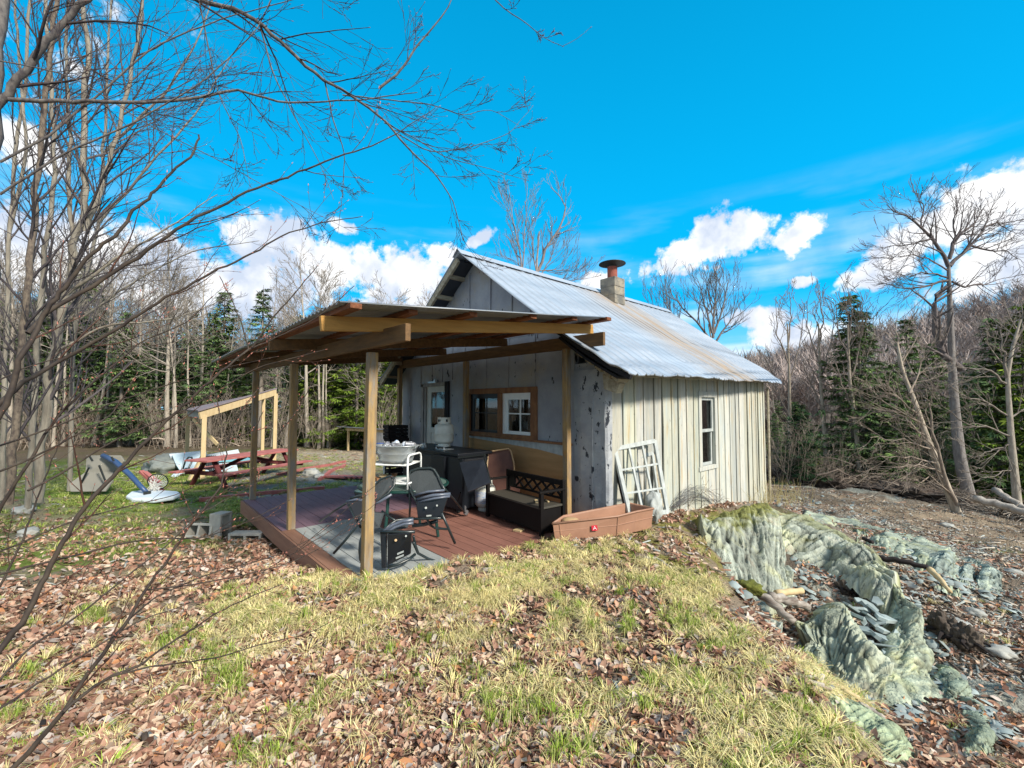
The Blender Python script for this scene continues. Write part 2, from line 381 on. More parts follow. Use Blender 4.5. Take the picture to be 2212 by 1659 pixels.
mt['rock'] = M('green_grey_schist', (.50, .53, .43), .9, (.27, .30, .25), 5, (1.5, 1.5, .35), detail=9, bump=1.0, bscale=30, dist=.025, attr=True,
               blobs=[((.52, .53, .34), 2.2, .50, .64, (1, 1, .4)), ((.10, .11, .10), 9, .62, .68, (2.2, 2.2, .2)), ((.55, .57, .52), 17, .64, .68, (1, 1, .6)), ((.42, .36, .27), 3.1, .58, .7, (1, 1, .5)), ((.05, .055, .05), 6, .64, .69, (1.4, 1.4, .25)), ((.10, .10, .02), 2.0, .62, .7, (1, 1, 1))])
mt['shard'] = M('slate_shards', (.36, .41, .39), .85, (.22, .26, .25), 3, bump=.4, attr=True)
mt['stone'] = M('field_stone', (.40, .40, .36), .9, (.26, .26, .24), 4, bump=.5)
mt['bark'] = M('grey_bark', (.34, .315, .28), .95, (.19, .17, .15), 7, (2, 2, .4), bump=.6, attr=True, dist=.02)
mt['barknear'] = M('near_bark', (.22, .20, .17), .9, (.08, .07, .07), 16, (2, 2, 1), bump=.5, dist=.004, attr=True)
mt['shrub'] = M('red_brown_twig', (.060, .045, .032), .75, (.025, .018, .016), 20, (1, 1, 1), bump=.3, dist=.002, attr=True)
mt['needle'] = M('needles', (1, 1, 1), .8, (.6, .6, .6), 2, attr=True, bump=0, spec=.15)
mt['log'] = M('dead_log', (.42, .38, .33), .9, (.24, .21, .18), 9, (1, 1, 1), bump=.6)
mt['birch'] = M('pale_birch_bark', (.40, .36, .31), .85, (.13, .10, .08), 9, (.4, 1, 3), bump=.4)
mt['soil'] = M('raw_dark_soil', (.13, .10, .08), 1, (.05, .04, .035), 7, bump=1, bscale=30, dist=.05)
mt['moss'] = M('moss', (.16, .17, .03), 1, (.08, .085, .02), 18, bump=.9, dist=.02)
mt['vcol'] = M('leaf_matter', (1, 1, 1), .85, (.75, .75, .75), 30, attr=True, bump=0, spec=.15)
def glass(name, tintc=(.9, .95, .93)):
    m = bpy.data.materials.new(name); m.use_nodes = True; t = m.node_tree; l = t.links.new; t.nodes.clear()
    o = t.nodes.new('ShaderNodeOutputMaterial'); a = t.nodes.new('ShaderNodeBsdfTransparent'); a.inputs[0].default_value = (*tintc, 1)
    g = t.nodes.new('ShaderNodeBsdfGlossy'); g.inputs['Roughness'].default_value = .03
    f = t.nodes.new('ShaderNodeFresnel'); f.inputs[0].default_value = 1.52
    ad = t.nodes.new('ShaderNodeMath'); ad.operation = 'MULTIPLY_ADD'; ad.inputs[1].default_value = 1.6; ad.inputs[2].default_value = .03; l(f.outputs[0], ad.inputs[0])
    x = t.nodes.new('ShaderNodeMixShader'); l(ad.outputs[0], x.inputs[0]); l(a.outputs[0], x.inputs[1]); l(g.outputs[0], x.inputs[2]); l(x.outputs[0], o.inputs[0])
    return m
mt['glass'] = glass('window_glass')
mt['inside'] = M('dim_interior', (.16, .14, .12), .9)
mt['curtain'] = M('white_curtain', (.7, .74, .74), .8, (.55, .6, .6), 5, (6, 6, .2))
mt['curtaingrey'] = M('grey_green_curtain', (.34, .38, .33), .8, (.2, .23, .2), 5, (6, 6, .3))
# ------------------------------------------------------------------ ground
# control points: a height for a place seen at px,py at depth d
CP = [(300,1650,1.8),(50,1650,1.8),(600,1659,1.85),(1106,1659,1.85),(1500,1659,1.85),(1800,1659,1.85),
 (1100,1400,2.75),(1500,1300,3.4),(800,1260,3.45),(1000,1215,3.95),(1200,1172,4.85),(1300,1160,5.0),(1400,1140,5.5),
 (800,1400,2.75),(1300,1500,2.3),(1650,1400,2.75),(1760,1500,2.35),
 (1480,1110,6.6),(1560,1105,7.2),(1600,1092,7.9),(1650,1082,9.6),(1540,1190,5.0),(1590,1260,4.0),
 (1700,1235,5.9),(1690,1290,5.4),(1660,1370,4.2),(1740,1440,3.75),(1850,1495,3.5),(1930,1520,3.3),(1985,1600,2.8),(1830,1300,5.3),(1890,1200,6.6),(1800,1170,7.6),(1930,1330,5.1),(1990,1450,4.1),(1870,1560,2.6),
 (2100,1300,5.5),(2212,1250,6.6),(2150,1420,4.3),(2212,1500,3.5),(2150,1600,2.8),(2000,1659,2.05),(2212,1659,2.6),
 (1700,1072,14),(1800,1085,13),(1950,1110,11.6),(2100,1135,10.7),(2212,1160,10),(1750,1120,9.8),(1950,1160,8.6),
 (1680,1035,20),(1900,1050,18),(2100,1092,14.5),(2212,1105,14),(1700,1010,40),(2100,1060,40),(2212,1060,40),
 (640,1183,5.6),(560,1150,6.3),(500,1140,6.6),(430,1185,5.5),(300,1115,7.5),(100,1100,7.5),(330,1085,8.8),(600,1050,11.2),(700,1000,15.5),
 (430,1032,11.9),(200,965,23),(800,966,24),(0,1000,16),(600,960,24),(1000,966,24),(300,1300,3.75),(500,1300,3.55),(0,1300,3.75),(120,1500,2.4),(620,1262,3.9),
 (730,1240,3.95),(560,1230,4.6),(200,915,60),(800,915,60),(0,915,60),(1100,915,60)]
cps = []
for px, py, d in CP:
    p = at(px, py, d); w = p - CPOS
    cx_, cy_ = w.dot(RT), w.dot(_fw); cps.append((math.atan2(cx_, cy_), math.log(math.hypot(cx_, cy_)), p.z))
for a in (-180, -150, -120, -90, -70, 70, 90, 120, 150):
    for r, z in ((.6, 0), (2, -.05), (5, -.2), (12, -.4), (40, -.6)):
        if a > 60: z *= 2
        cps.append((R(a), math.log(r), z))
for a in (-40, -20, 0, 20, 40, 60): cps.append((R(a), math.log(.7), 0.0))
for a in (-60, -30, 0, 25, 45, 60): cps.append((R(a), math.log(300), -2.0))
# under the house and deck
for X_, Y_ in ((-6, 3), (-7.5, 3), (-5, 6), (-7, 8), (-6, 10), (-4.6, 2.5)):
    w = Vector((X_, Y_, 0)); cx_, cy_ = w.dot(RT), w.dot(_fw); cps.append((math.atan2(cx_, cy_), math.log(math.hypot(cx_, cy_)), -.4 - .03 * Y_))
CPA = np.array(cps)
def _feat(th, lr): return np.stack([th * 1.6, lr], -1)
PF = _feat(CPA[:, 0], CPA[:, 1])
def _K(A, B):
    d = np.sqrt(((A[:, None, :] - B[None]) ** 2).sum(-1) + 1e-4); return d
KM = _K(PF, PF) + np.eye(len(PF)) * 2e-3
A_ = np.block([[KM, np.ones((len(PF), 1))], [np.ones((1, len(PF))), np.zeros((1, 1))]])
WT = np.linalg.solve(A_, np.append(CPA[:, 2], 0))
def height(X, Y, micro=True):
    X = np.atleast_1d(np.asarray(X, float)); Y = np.atleast_1d(np.asarray(Y, float))
    cx_ = X * RT.x + Y * RT.y; cy_ = X * _fw.x + Y * _fw.y
    th = np.arctan2(cx_, cy_); lr = np.log(np.maximum(np.hypot(cx_, cy_), .3))
    out = np.empty(len(X)); Q = _feat(th, lr)
    for i in range(0, len(X), 20000):
        out[i:i + 20000] = _K(Q[i:i + 20000], PF) @ WT[:-1] + WT[-1]
    if micro:
        r = np.exp(lr)
        out += (fbm(X * 2.2, Y * 2.2, 4, 5) - .5) * .07 + (fbm(X * .5, Y * .5, 3, 9) - .5) * np.clip(r * .012, 0, .35)
        rgt = sstep(.35, .6, th) * sstep(3, 5, r)
        out += rgt * (fbm(X * 1.4 + Y * .5, Y * 3 - X, 4, 33) - .5) * .28
    # keep clear of deck and floor
    ind = sstep(-.02, .12, np.minimum(np.minimum(X + 8.3, -3.47 - X), np.minimum(Y - 1.47, 4.9 - Y)))
    out = np.where(ind > 0, np.minimum(out, out * (1 - ind) + -.38 * ind), out)
    inh = (X > -8.8) & (X < -3.5) & (Y > 4.75) & (Y < 10.4)
    out = np.where(inh, np.minimum(out, -.3 - .06 * (Y - 4.7)), out)
    return out
def hz(x, y): return float(height([x], [y])[0])
def ground_at(px, py, n=60):
    """first ground point along a view ray"""
    ds = np.geomspace(1.2, 90, 400); r = ray(px, py)
    P = np.array([tuple(CPOS + r * d) for d in ds]); h = height(P[:, 0], P[:, 1])
    k = np.where(P[:, 2] <= h)[0]
    i = k[0] if len(k) else len(ds) - 1
    return Vector((P[i, 0], P[i, 1], h[i])), ds[i]
def project(X, Y, Z):
    P = np.stack([X, Y, np.asarray(Z) - CAMH], -1)
    w = P @ np.array(FWD); return CXP + FPX * (P @ np.array(RT)) / w, CYP - FPX * (P @ np.array(UPV)) / w, w

nth, nr = 900, 420
ths = np.concatenate([np.linspace(-1.15, 1.15, nth), np.linspace(1.15, 2 * math.pi - 1.15, 140)[1:-1]])
rs = np.concatenate([[.05], np.geomspace(.5, 330, nr)])
TH, RR = np.meshgrid(ths, rs, indexing='ij')
cxg, cyg = RR * np.sin(TH), RR * np.cos(TH)
GX = (cxg * RT.x + cyg * _fw.x).ravel(); GY = (cxg * RT.y + cyg * _fw.y).ravel()
GZ = height(GX, GY)
# the wooded hill on the right is part of the land
thg = TH.ravel(); rg = RR.ravel()
def hill(th, r):
    ratio = np.interp(th, [.12, .30, .485, .703, .868, 1.1, 1.7, 2.4], [0, .02, .058, .106, .148, .19, .15, 0])
    return ratio * 172 * (sstep(30, 185, r) ** 1.2) * (1 - .5 * sstep(200, 330, r))
HZ = hill(thg, rg) * (1 + .25 * (fbm(GX * .02, GY * .02, 4, 3) - .5))
GZ = GZ + HZ
def smooth_blob(px, py, cx_, cy_, rx, ry): return np.clip(1 - ((px - cx_) / rx) ** 2 - ((py - cy_) / ry) ** 2, 0, 1)
def zones(X, Y, Z):
    """masks of what lies on the ground, fixed to places"""
    px, py, w = project(X, Y, Z); f = w > .3
    px = np.where(f, px, -9999); py = np.where(f, py, -9999)
    return px, py, f
def ground_color(X, Y, Z):
    px, py, f = zones(X, Y, Z)
    n1_ = fbm(X * .8, Y * .8, 4, 11); n2_ = fbm(X * 5, Y * 5, 4, 12); n3_ = fbm(X * .35, Y * .35, 3, 14); n4_ = fbm(X * 18, Y * 18, 3, 15)
    c = np.stack([.30 + .18 * (n2_ - .5), .235 + .14 * (n2_ - .5), .17 + .12 * (n2_ - .5)], -1)
    def mix(c, col, m): return c * (1 - m[:, None]) + np.array(col) * m[:, None]
    r = np.hypot(X, Y)
    left = sstep(1400, 1100, px) * sstep(5, 7.5, r) * f
    c = mix(c, (.29, .26, .16), left * (.35 + .5 * n2_))
    c = mix(c, (.17, .23, .045), left * sstep(.50, .64, n1_ * .6 + n2_ * .4))
    for cx_, cy_, rx, ry in ((330, 1040, 330, 55), (560, 1110, 120, 40), (760, 1060, 120, 20), (760, 960, 160, 14), (250, 1070, 160, 50), (900,1000,200,14)):
        c = mix(c, (.15, .25, .03), np.clip(smooth_blob(px, py, cx_, cy_, rx, ry) * 1.6, 0, 1) * sstep(.36, .58, n2_) * f * .9)
    c = mix(c, (.42, .35, .25), np.clip(smooth_blob(px, py, 800, 990, 260, 20) * 2, 0, 1) * f)
    c = mix(c, (.24, .25, .24), np.clip(smooth_blob(px, py, 640, 1052, 190, 42) * 2.5, 0, 1) * sstep(.3, .5, n2_) * f)
    # right-hand slope: raw soil, chips
    rgt = sstep(1560, 1680, px) * f * sstep(2.8, 3.6, r)
    c = mix(c, (.19, .155, .12), rgt * .8); c = mix(c, (.33, .28, .22), rgt * sstep(.5, .7, n4_) * .8)
    c = mix(c, (.09, .07, .055), rgt * sstep(.56, .7, n1_) * .7)
    c = mix(c, (.36, .38, .33), rgt * sstep(.52, .66, fbm(X * 1.1 + Y * .4, Y * 2.8, 4, 77)) * .8)
    xl = np.interp(px, [1600, 1700, 1800, 1950, 2100, 2212, 2500], [1060, 1070, 1085, 1110, 1137, 1160, 1220])
    road = sstep(1, .55, np.abs(py - xl) / np.interp(px, [1650, 2212], [14, 42])) * (px > 1560) * f
    c = mix(c, (.34, .27, .19), road); c = mix(c, (.22, .17, .12), road * sstep(.45, .6, fbm(X * 3, Y * 3, 3, 5)))
    c = mix(c, (.20, .23, .06), rgt * sstep(.55, .7, n1_) * sstep(22, 60, py - xl) * sstep(130, 60, py - xl))
    for cx_, cy_, rx, ry in ((1430, 1170, 150, 55), (1500, 1240, 110, 60), (1540, 1120, 80, 25), (1350, 1195, 80, 25)):
        c = mix(c, (.25, .235, .06), np.clip(smooth_blob(px, py, cx_, cy_, rx, ry) * 2, 0, 1) * sstep(.42, .55, n2_) * f * .9)
    c = c * (1 + .55 * (fbm(X * 11, Y * 11, 3, 41) - .5))[:, None]
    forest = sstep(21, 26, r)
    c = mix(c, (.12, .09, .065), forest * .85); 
    return np.clip(c, .02, 1)
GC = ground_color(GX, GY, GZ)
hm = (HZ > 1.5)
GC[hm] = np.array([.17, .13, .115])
na, nb = TH.shape
ii, jj = np.meshgrid(np.arange(na), np.arange(nb - 1), indexing='ij'); i2 = (ii + 1) % na
GF = np.stack([ii * nb + jj, ii * nb + jj + 1, i2 * nb + jj + 1, i2 * nb + jj], -1).reshape(-1, 4)
mt['ground'] = M('soil_and_duff', (1, 1, 1), .95, (.55, .52, .5), 26, attr=True, bump=1.0, bscale=38, dist=.045, spec=.1)
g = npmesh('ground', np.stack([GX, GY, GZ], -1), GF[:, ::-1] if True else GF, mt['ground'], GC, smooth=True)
tag(g, kind='structure')
# ------------------------------------------------------------------ cabin
rnd = random.Random(3)
XL, XR, YF, YB = -8.87, -3.37, 4.67, 10.42
cab = thing('cabin', 'small old cabin with peeling silver gable end, cream board side and metal roof', 'cabin', (-6.12, 7.5, 0))
PRO = [(-6.2, 4.2), (-4.38, 2.87), (-3.42, 2.24), (-3.05, 2.02), (-2.80, 1.905)]      # right slope of the roof: x, z
def roofz(x):
    if x < -6.2: x = -12.4 - x
    return float(np.interp(x, [p[0] for p in PRO], [p[1] for p in PRO]))
# front gable wall with door and window holes
b = MB(); T = .10
def fw(x0, x1, z0, z1, col=None): b.bx(x0, x1, YF, YF + T, z0, z1, col)
DX0, DX1, DZ = -8.02, -7.0, 1.95
WX0, WX1, WZ0, WZ1 = -6.36, -4.64, 1.03, 1.79
ZT = 2.12
fw(XL, DX0, -.5, ZT); fw(DX1, WX0, -.5, ZT); fw(DX0, DX1, DZ, ZT); fw(DX0, DX1, -.5, .02)
fw(WX0, WX1, -.5, WZ0); fw(WX0, WX1, WZ1, ZT); fw(WX1, -3.9, -.5, ZT)
b.prism([(XL, YF, ZT), (XL, YF, roofz(XL) - .03), (-6.2, YF, 4.13), (-3.9, YF, roofz(-3.9) - .04), (-3.9, YF, ZT)], (0, T, 0))
fwall = b.build('front_wall', mt['panel'], cab)
# battens / lapped seams
b = MB()
for x, z0, z1 in ((-8.48, .0, 2.1), (-8.06, 1.97, 2.4), (-7.62, 1.97, 2.6), (-7.25, 1.97, 2.75), (-6.9, .0, 1.0), (-6.47, .9, 3.2), (-5.85, 1.82, 3.2), (-5.28, 1.82, 2.9), (-4.66, 1.80, 2.7), (-4.1, -.1, 2.1),
                  (-6.9, 2.0, 3.3), (-7.5, 2.75, 2.95)):
    zt = min(z1, roofz(x) - .12)
    b.beam((x, YF - .004, z0), (x + rnd.uniform(-.02, .02), YF - .004, zt), .012, .022, (0, -1, 0))
for x0, x1, z in ((XL, -8.06, 1.93), (-6.95, -4.66, 1.88), (-4.66, -3.95, 1.88), (-5.9, -4.1, 2.62), (-4.8, -4.15, 2.62)):
    b.beam((x0, YF - .003, z), (x1, YF - .003, z + rnd.uniform(-.01, .02)), .01, .016, (0, -1, 0))
for x_, z0_, z1_ in ((-7.0, 2.75, 3.5), (-6.35, 2.8, 3.9), (-5.75, 2.7, 3.75), (-5.2, 2.75, 3.35), (-4.75, 2.6, 3.05)):
    b.beam((x_, YF - .005, z0_), (x_ + rnd.uniform(-.02, .02), YF - .005, min(z1_, roofz(x_) - .08)), .02, .035, (0, -1, 0))
b.beam((-5.02, YF - .005, 2.66), (-4.62, YF - .005, 2.82), .012, .03, (0, -1, 0)); b.beam((-4.62, YF - .005, 2.55), (-4.62, YF - .005, 2.82), .012, .03, (0, -1, 0))
b.build('wall_seam', mt['panel'], cab)
# corner strip of metal wrapped over the corner, wavy
b = MB(); nz_ = 26
cols_ = [(-3.9, YF - .004), (-3.78, YF - .014), (-3.66, YF - .010), (-3.54, YF - .012), (-3.46, YF - .006), (-3.385, YF - .008), (-3.355, YF + .02), (-3.352, YF + .10)]
vs = []
for i in range(nz_ + 1):
    z = -.35 + (2.36) * i / nz_
    for j, (x, y) in enumerate(cols_):
        zz = min(z, roofz(x) - .10)
        k = math.sin(z * 5 + j) * .006 + math.sin(z * 13 + j * 2.3) * .004
        vs.append((x + (k if j >= 5 else 0), y - abs(k), zz))
nc = len(cols_)
b.add(vs, [(i * nc + j, i * nc + j + 1, (i + 1) * nc + j + 1, (i + 1) * nc + j) for i in range(nz_) for j in range(nc - 1)])
b.beam((-3.60, YF - .012, -.3), (-3.58, YF - .012, 1.62), .018, .03, (0, -1, 0)); b.beam((-3.9, YF - .016, 1.64), (-3.56, YF - .016, 1.66), .012, .02, (0, -1, 0))
b.bx(-3.9, -3.47, YF + .01, YF + T, -.5, 2.1)
b.build('corner_flashing', mt['corner'], cab, smooth=False)
# side wall: separate upright boards, none quite the same
b = MB(); bk = MB(); bk.bx(XR - .06, XR - .02, YF + .06, YB, -1.1, 2.12)
ys = [4.74, 5.02, 5.3, 5.54, 5.82, 6.06, 6.33, 6.56, 6.82, 7.07, 7.30, 7.60, 7.90, 8.04, 8.3, 8.53, 8.82, 8.99, 9.24, 9.42, 9.62, 9.85, 10.0, 10.16, 10.30, 10.42]
SW0, SW1, SZ0, SZ1 = 7.34, 7.86, .48, 1.66
for i in range(len(ys) - 1):
    y0, y1 = ys[i] + rnd.uniform(.006, .016), ys[i + 1] - rnd.uniform(.006, .016)
    off = rnd.uniform(0, .016); tone = rnd.uniform(.80, 1.08); col = (tone * rnd.uniform(.98, 1.03), tone, tone * rnd.uniform(.90, 1.02))
    bow = rnd.uniform(-.008, .008)
    segs = [(-1.05, 2.10)]
    if y0 < SW1 and y1 > SW0:
        segs = [(-1.05, SZ0 - .01), (SZ1 + .01, 2.10)]
    for z0, z1 in segs:
        k = 14 if z1 - z0 > 2 else 5
        base = len(b.v); vs = []
        for q in range(k + 1):
            z = z0 + (z1 - z0) * q / k; w1 = math.sin(z * 3.1 + i) * .007 + rnd.uniform(-.002, .002); w2 = math.sin(z * 2.3 + i * 2) * .006 + rnd.uniform(-.002, .002)
            xx = XR + off + bow * math.sin(q / k * 3.14)
            flare = max(0, -.1 - z) * .04 * (i > 19)
            vs += [(xx - .02, y0 + w1, z), (xx + flare, y0 + w1 + .003, z), (xx + flare, y1 + w2 - .003, z), (xx - .02, y1 + w2, z)]
        b.add(vs, [(q * 4 + j, q * 4 + j + 1, q * 4 + j + 5, q * 4 + j + 4) for q in range(k) for j in range(3)], col)
    if rnd.random() < .5 and len(segs) == 1:      # narrow cover strip over the joint
        yy = ys[i + 1]
        b.beam((XR + off + .012, yy, -1.0), (XR + off + .012, yy + rnd.uniform(-.01, .01), 2.08), .035, .012, (1, 0, 0), tuple(c * .97 for c in col))
sw = b.build('side_wall', mt['board'], cab); bk = MB()
for q in ((YF + .06, SW0, -1.1, 2.12), (SW1, YB, -1.1, 2.12), (SW0, SW1, -1.1, SZ0), (SW0, SW1, SZ1, 2.12)): bk.bx(XR - .06, XR - .022, *q)
bk.build('wall_backing', mt['black'], cab)
# far walls and interior floor
b = MB(); b.bx(XL, XR - .08, YB - .1, YB - .02, -1.1, 2.1)
b.prism([(XL, YB - .1, 2.1), (XL, YB - .1, roofz(XL) - .05), (-6.2, YB - .1, 4.1), (XR, YB - .1, roofz(XR) - .06), (XR - .08, YB - .1, 2.1)], (0, .08, 0))
for y0, y1, z0, z1 in ((YF + T, 7.2, -1, 2.12), (7.2, 8.9, -1, .85), (7.2, 8.9, 1.85, 2.12), (8.9, YB - .1, -1, 2.12)): b.bx(XL, XL + .1, y0, y1, z0, z1)
b.bx(XL + .1, XR - .1, YF + T, YB - .1, -.12, -.02); b.build('rear_wall', mt['inside'], cab)
b = MB(); b.bx(XL + .02, XL + .07, 8.02, 8.08, .85, 1.85); b.bx(XL + .02, XL + .07, 7.2, 8.9, 1.33, 1.38); b.bx(XL + .02, XL + .07, 7.2, 7.27, .85, 1.85); b.bx(XL + .02, XL + .07, 8.83, 8.9, .85, 1.85)
b.build('rear_window_frame', mt['doorwhite'], cab)
# roof: two ribbed sheets, right one flaring at the eave
def ribbed(name, prof, ya, yb_, th, period, h, mat, parent, slope_axis=True):
    """prof list of (x,z) from ridge to eave ; ya/yb_ functions of t giving the ends; ribs run down the slope"""
    xs = []; k = len(prof)
    n = int(6.9 / period) * 6
    vs = []; fs = []
    for i in range(n + 1):
        s_ = i / n; ph = (s_ * 6.9 / period) % 1
        rib = h if ph < .12 else (h * .35 if .5 < ph < .56 else 0)
        for j, (x, z) in enumerate(prof):
            t = j / (k - 1); y = ya(t) * (1 - s_) + yb_(t) * s_
            wob = .012 * math.sin(y * 2.1 + j) * (t > .2) + (.01 * math.sin(y * 9.3) if j == k - 1 else 0)
            if slope_axis == 'skew': x = x - .30 * s_ * t * t; z = z + .10 * s_ * t * t
            vs.append((x, y, z + rib + wob)); 
    for i in range(n):
        for j in range(k - 1): fs.append((i * k + j, i * k + j + 1, (i + 1) * k + j + 1, (i + 1) * k + j))
    m_ = MB().add(vs, fs); o = m_.build(name, mat, parent)
    md = o.modifiers.new('t', 'SOLIDIFY'); md.thickness = th; md.offset = -1
    return o
def refine(P, n=5):
    out = []
    for a, c in zip(P[:-1], P[1:]):
        for i in range(n): out.append((a[0] + (c[0] - a[0]) * i / n, a[1] + (c[1] - a[1]) * i / n))
    return out + [P[-1]]
m = mt['galv'].copy(); m.name = 'stained_roofing'; mt['galvr'] = m
t_ = m.node_tree; bs_ = t_.nodes['Principled BSDF']; src = bs_.inputs['Base Color'].links[0].from_socket
tcx = t_.nodes.new('ShaderNodeTexCoord'); sp = t_.nodes.new('ShaderNodeSeparateXYZ'); t_.links.new(tcx.outputs['Object'], sp.inputs[0])
# rust washed down from the chimney: a band across the slope centred on the flue, ragged edges
mpx = t_.nodes.new('ShaderNodeMapping'); mpx.inputs['Scale'].default_value = (.35, 5, .35); t_.links.new(tcx.outputs['Object'], mpx.inputs[0])
nx = t_.nodes.new('ShaderNodeTexNoise'); nx.inputs['Scale'].default_value = 1.6; nx.inputs['Detail'].default_value = 5; t_.links.new(mpx.outputs[0], nx.inputs['Vector'])
def mm_(op, a, b_=None, clamp=False):
    q = t_.nodes.new('ShaderNodeMath'); q.operation = op; q.use_clamp = clamp
    for i, v in enumerate((a, b_)):
        if v is None: continue
        if isinstance(v, (int, float)): q.inputs[i].default_value = v
        else: t_.links.new(v, q.inputs[i])
    return q.outputs[0]
dist_ = mm_('ABSOLUTE', mm_('SUBTRACT', sp.outputs[1], .95))
band = mm_('SUBTRACT', 1.15, mm_('DIVIDE', dist_, 1.25), True)
rust = mm_('MULTIPLY', mm_('MULTIPLY', band, mm_('ADD', mm_('MULTIPLY', nx.outputs[0], 2.6), -.62), True), .85, True)
xr = t_.nodes.new('ShaderNodeMix'); xr.data_type = 'RGBA'; t_.links.new(rust, xr.inputs[0]); t_.links.new(src, xr.inputs[6]); xr.inputs[7].default_value = (.44, .30, .17, 1)
# lap dirt that also paints in the rib shadow: dark lines along the sheets
def lines(per, w_, ph):
    fr_ = mm_('FRACT', mm_('ADD', mm_('DIVIDE', sp.outputs[1], per), ph))
    return mm_('LESS_THAN', mm_('ABSOLUTE', mm_('SUBTRACT', fr_, .5)), w_)
ln_ = mm_('MAXIMUM', mm_('MULTIPLY', lines(.23, .07, .1), .6), mm_('MULTIPLY', lines(.115, .06, .3), .22))
ln_ = mm_('MULTIPLY', ln_, mm_('ADD', mm_('MULTIPLY', nx.outputs[0], 1.2), .2), True)
xl_ = t_.nodes.new('ShaderNodeMix'); xl_.data_type = 'RGBA'; t_.links.new(ln_, xl_.inputs[0]); t_.links.new(xr.outputs[2], xl_.inputs[6]); xl_.inputs[7].default_value = (.10, .11, .12, 1)
t_.links.new(xl_.outputs[2], bs_.inputs['Base Color'])
rr = refine(PRO, 5)
ribbed('roof', rr, lambda t: 4.30 + .0 * t, lambda t: 11.55 - .85 * t, .012, .23, .022, mt['galvr'], cab, 'skew')
PL = [(-12.4 - x, z) for x, z in PRO[:3]] + [(-9.35, 2.02)]
rl = ribbed('roof', refine(PL, 4), lambda t: 4.30, lambda t: 11.3, .012, .23, .022, mt['galv'], cab)
b = MB(); n = 70
for i in range(n):
    y0 = 4.27 + (11.6 - 4.27) * i / n; y1 = 4.27 + (11.6 - 4.27) * (i + .88) / n
    b.add([(-6.34, y0, 4.135), (-6.2, y0, 4.245), (-6.06, y0, 4.135), (-6.34, y1, 4.135), (-6.2, y1, 4.245), (-6.06, y1, 4.135)], [(0, 1, 4, 3), (1, 2, 5, 4)])
b.add([(-6.32, 4.27, 4.15), (-6.2, 4.27, 4.262), (-6.08, 4.27, 4.15), (-6.32, 11.6, 4.15), (-6.2, 11.6, 4.262), (-6.08, 11.6, 4.15)], [(0, 1, 4, 3), (1, 2, 5, 4)])
b.build('ridge_cap', mt['galv'], cab)
# eave and rake trim
b = MB()
b.beam((-3.0, 4.62, 1.93), (-3.27, 10.55, 2.05), .03, .09); b.build('eave_fascia', mt['fasciaw'], cab)
b = MB(); P0 = [(x, z) for x, z in rr]
for (xa, za), (xb, zb) in zip(rr[5:-1], rr[6:]):
    b.beam((xa, 4.36, za - .05), (xb, 4.36, zb - .05), .05, .05)
b.beam((-3.9, 4.5, 2.44), (-3.45, 4.5, 2.12), .3, .03); b.beam((-3.45, 4.5, 2.12), (-2.98, 4.5, 1.86), .3, .03)
b.build('rake_board', mt['black'], cab)
b = MB()
for i, (x, z) in enumerate(((-3.62, 2.2), (-3.48, 2.10), (-3.33, 2.0), (-3.2, 1.92), (-3.08, 1.86))):
    b.box((x, 4.56, z), (.11, .22, .05), Matrix.Rotation(.6, 3, 'Y'))
b.prism([(-3.34, 4.55, 1.93), (-3.08, 4.55, 1.80), (-3.14, 4.55, 1.68), (-3.32, 4.55, 1.74)], (0, .12, 0)); b.build('eave_block', mt['fasciaw'], cab)
b = MB()
for i in range(7):                               # purlins under the left overhang, dark sheeting between
    t = .12 + i * .14; x = -6.2 - 2.9 * t; b.bx(x - .04, x + .04, 4.33, YF - .001, roofz(x) - .12, roofz(x) - .04)
b.beam((-6.25, 4.335, 4.08), (-9.25, 4.335, 2.00), .05, .10); b.build('overhang_purlin', mt['fasciaw'], cab)
b = MB(); b.prism([(-6.25, 4.37, 4.10), (-9.2, 4.37, 2.02), (-9.2, 4.37, 1.99), (-6.25, 4.37, 4.07)], (0, .3, 0)); b.build('soffit', mt['grillpanel'], cab)
# chimney
ch = thing('chimney', None, None, (0, 0, 0)); ch.parent = cab; ch.location = (0, 0, 0)
for k in list(ch.keys()): del ch[k]
CO = cab.location
def cabsub(mb, name, mat, par, **k):
    o = mb.build(name, mat, None, **k)
    o.data.transform(Matrix.Translation(-CO)); o.parent = par; return o
bpy.data.objects.remove(ch)
b = MB(); z0 = 3.55
for i, (za, zb) in enumerate(((3.4, 3.83), (3.84, 4.03), (4.04, 4.23), (4.24, 4.45))): b.bx(-6.08 - .004 * (i % 2), -5.68 + .003 * (i % 2), 8.23, 8.63, za, zb)
b.bx(-6.07, -5.69, 8.24, 8.62, 3.4, 4.44)
chim = b.build('chimney', mt['chim'], cab, bevel=.008)
b = MB(); b.bx(-6.14, -5.62, 8.17, 8.69, 3.72, 3.79); b.prism([(-6.12, 8.19, 3.80), (-5.6, 8.19, 3.78), (-5.6, 8.67, 3.78), (-6.12, 8.67, 3.80)], (0, 0, .015))
cabsub(MB().lathe((-5.88, 8.43, 4.40), [(.115, 0), (.115, .34), (.095, .34), (.095, 0)], 20), 'flue', mt['flue'], chim, smooth=False)
cabsub(MB().lathe((-5.88, 8.43, 4.72), [(.10, -.02), (.12, .03), (.31, .085), (.305, .10), (.16, .145), (.03, .16)], 28), 'chimney_cap', mt['dark_iron'], chim)
b = MB()
for yy in (8.34, 8.52): b.beam((-6.08, yy, 4.46), (-5.68, yy, 4.46), .012, .012)
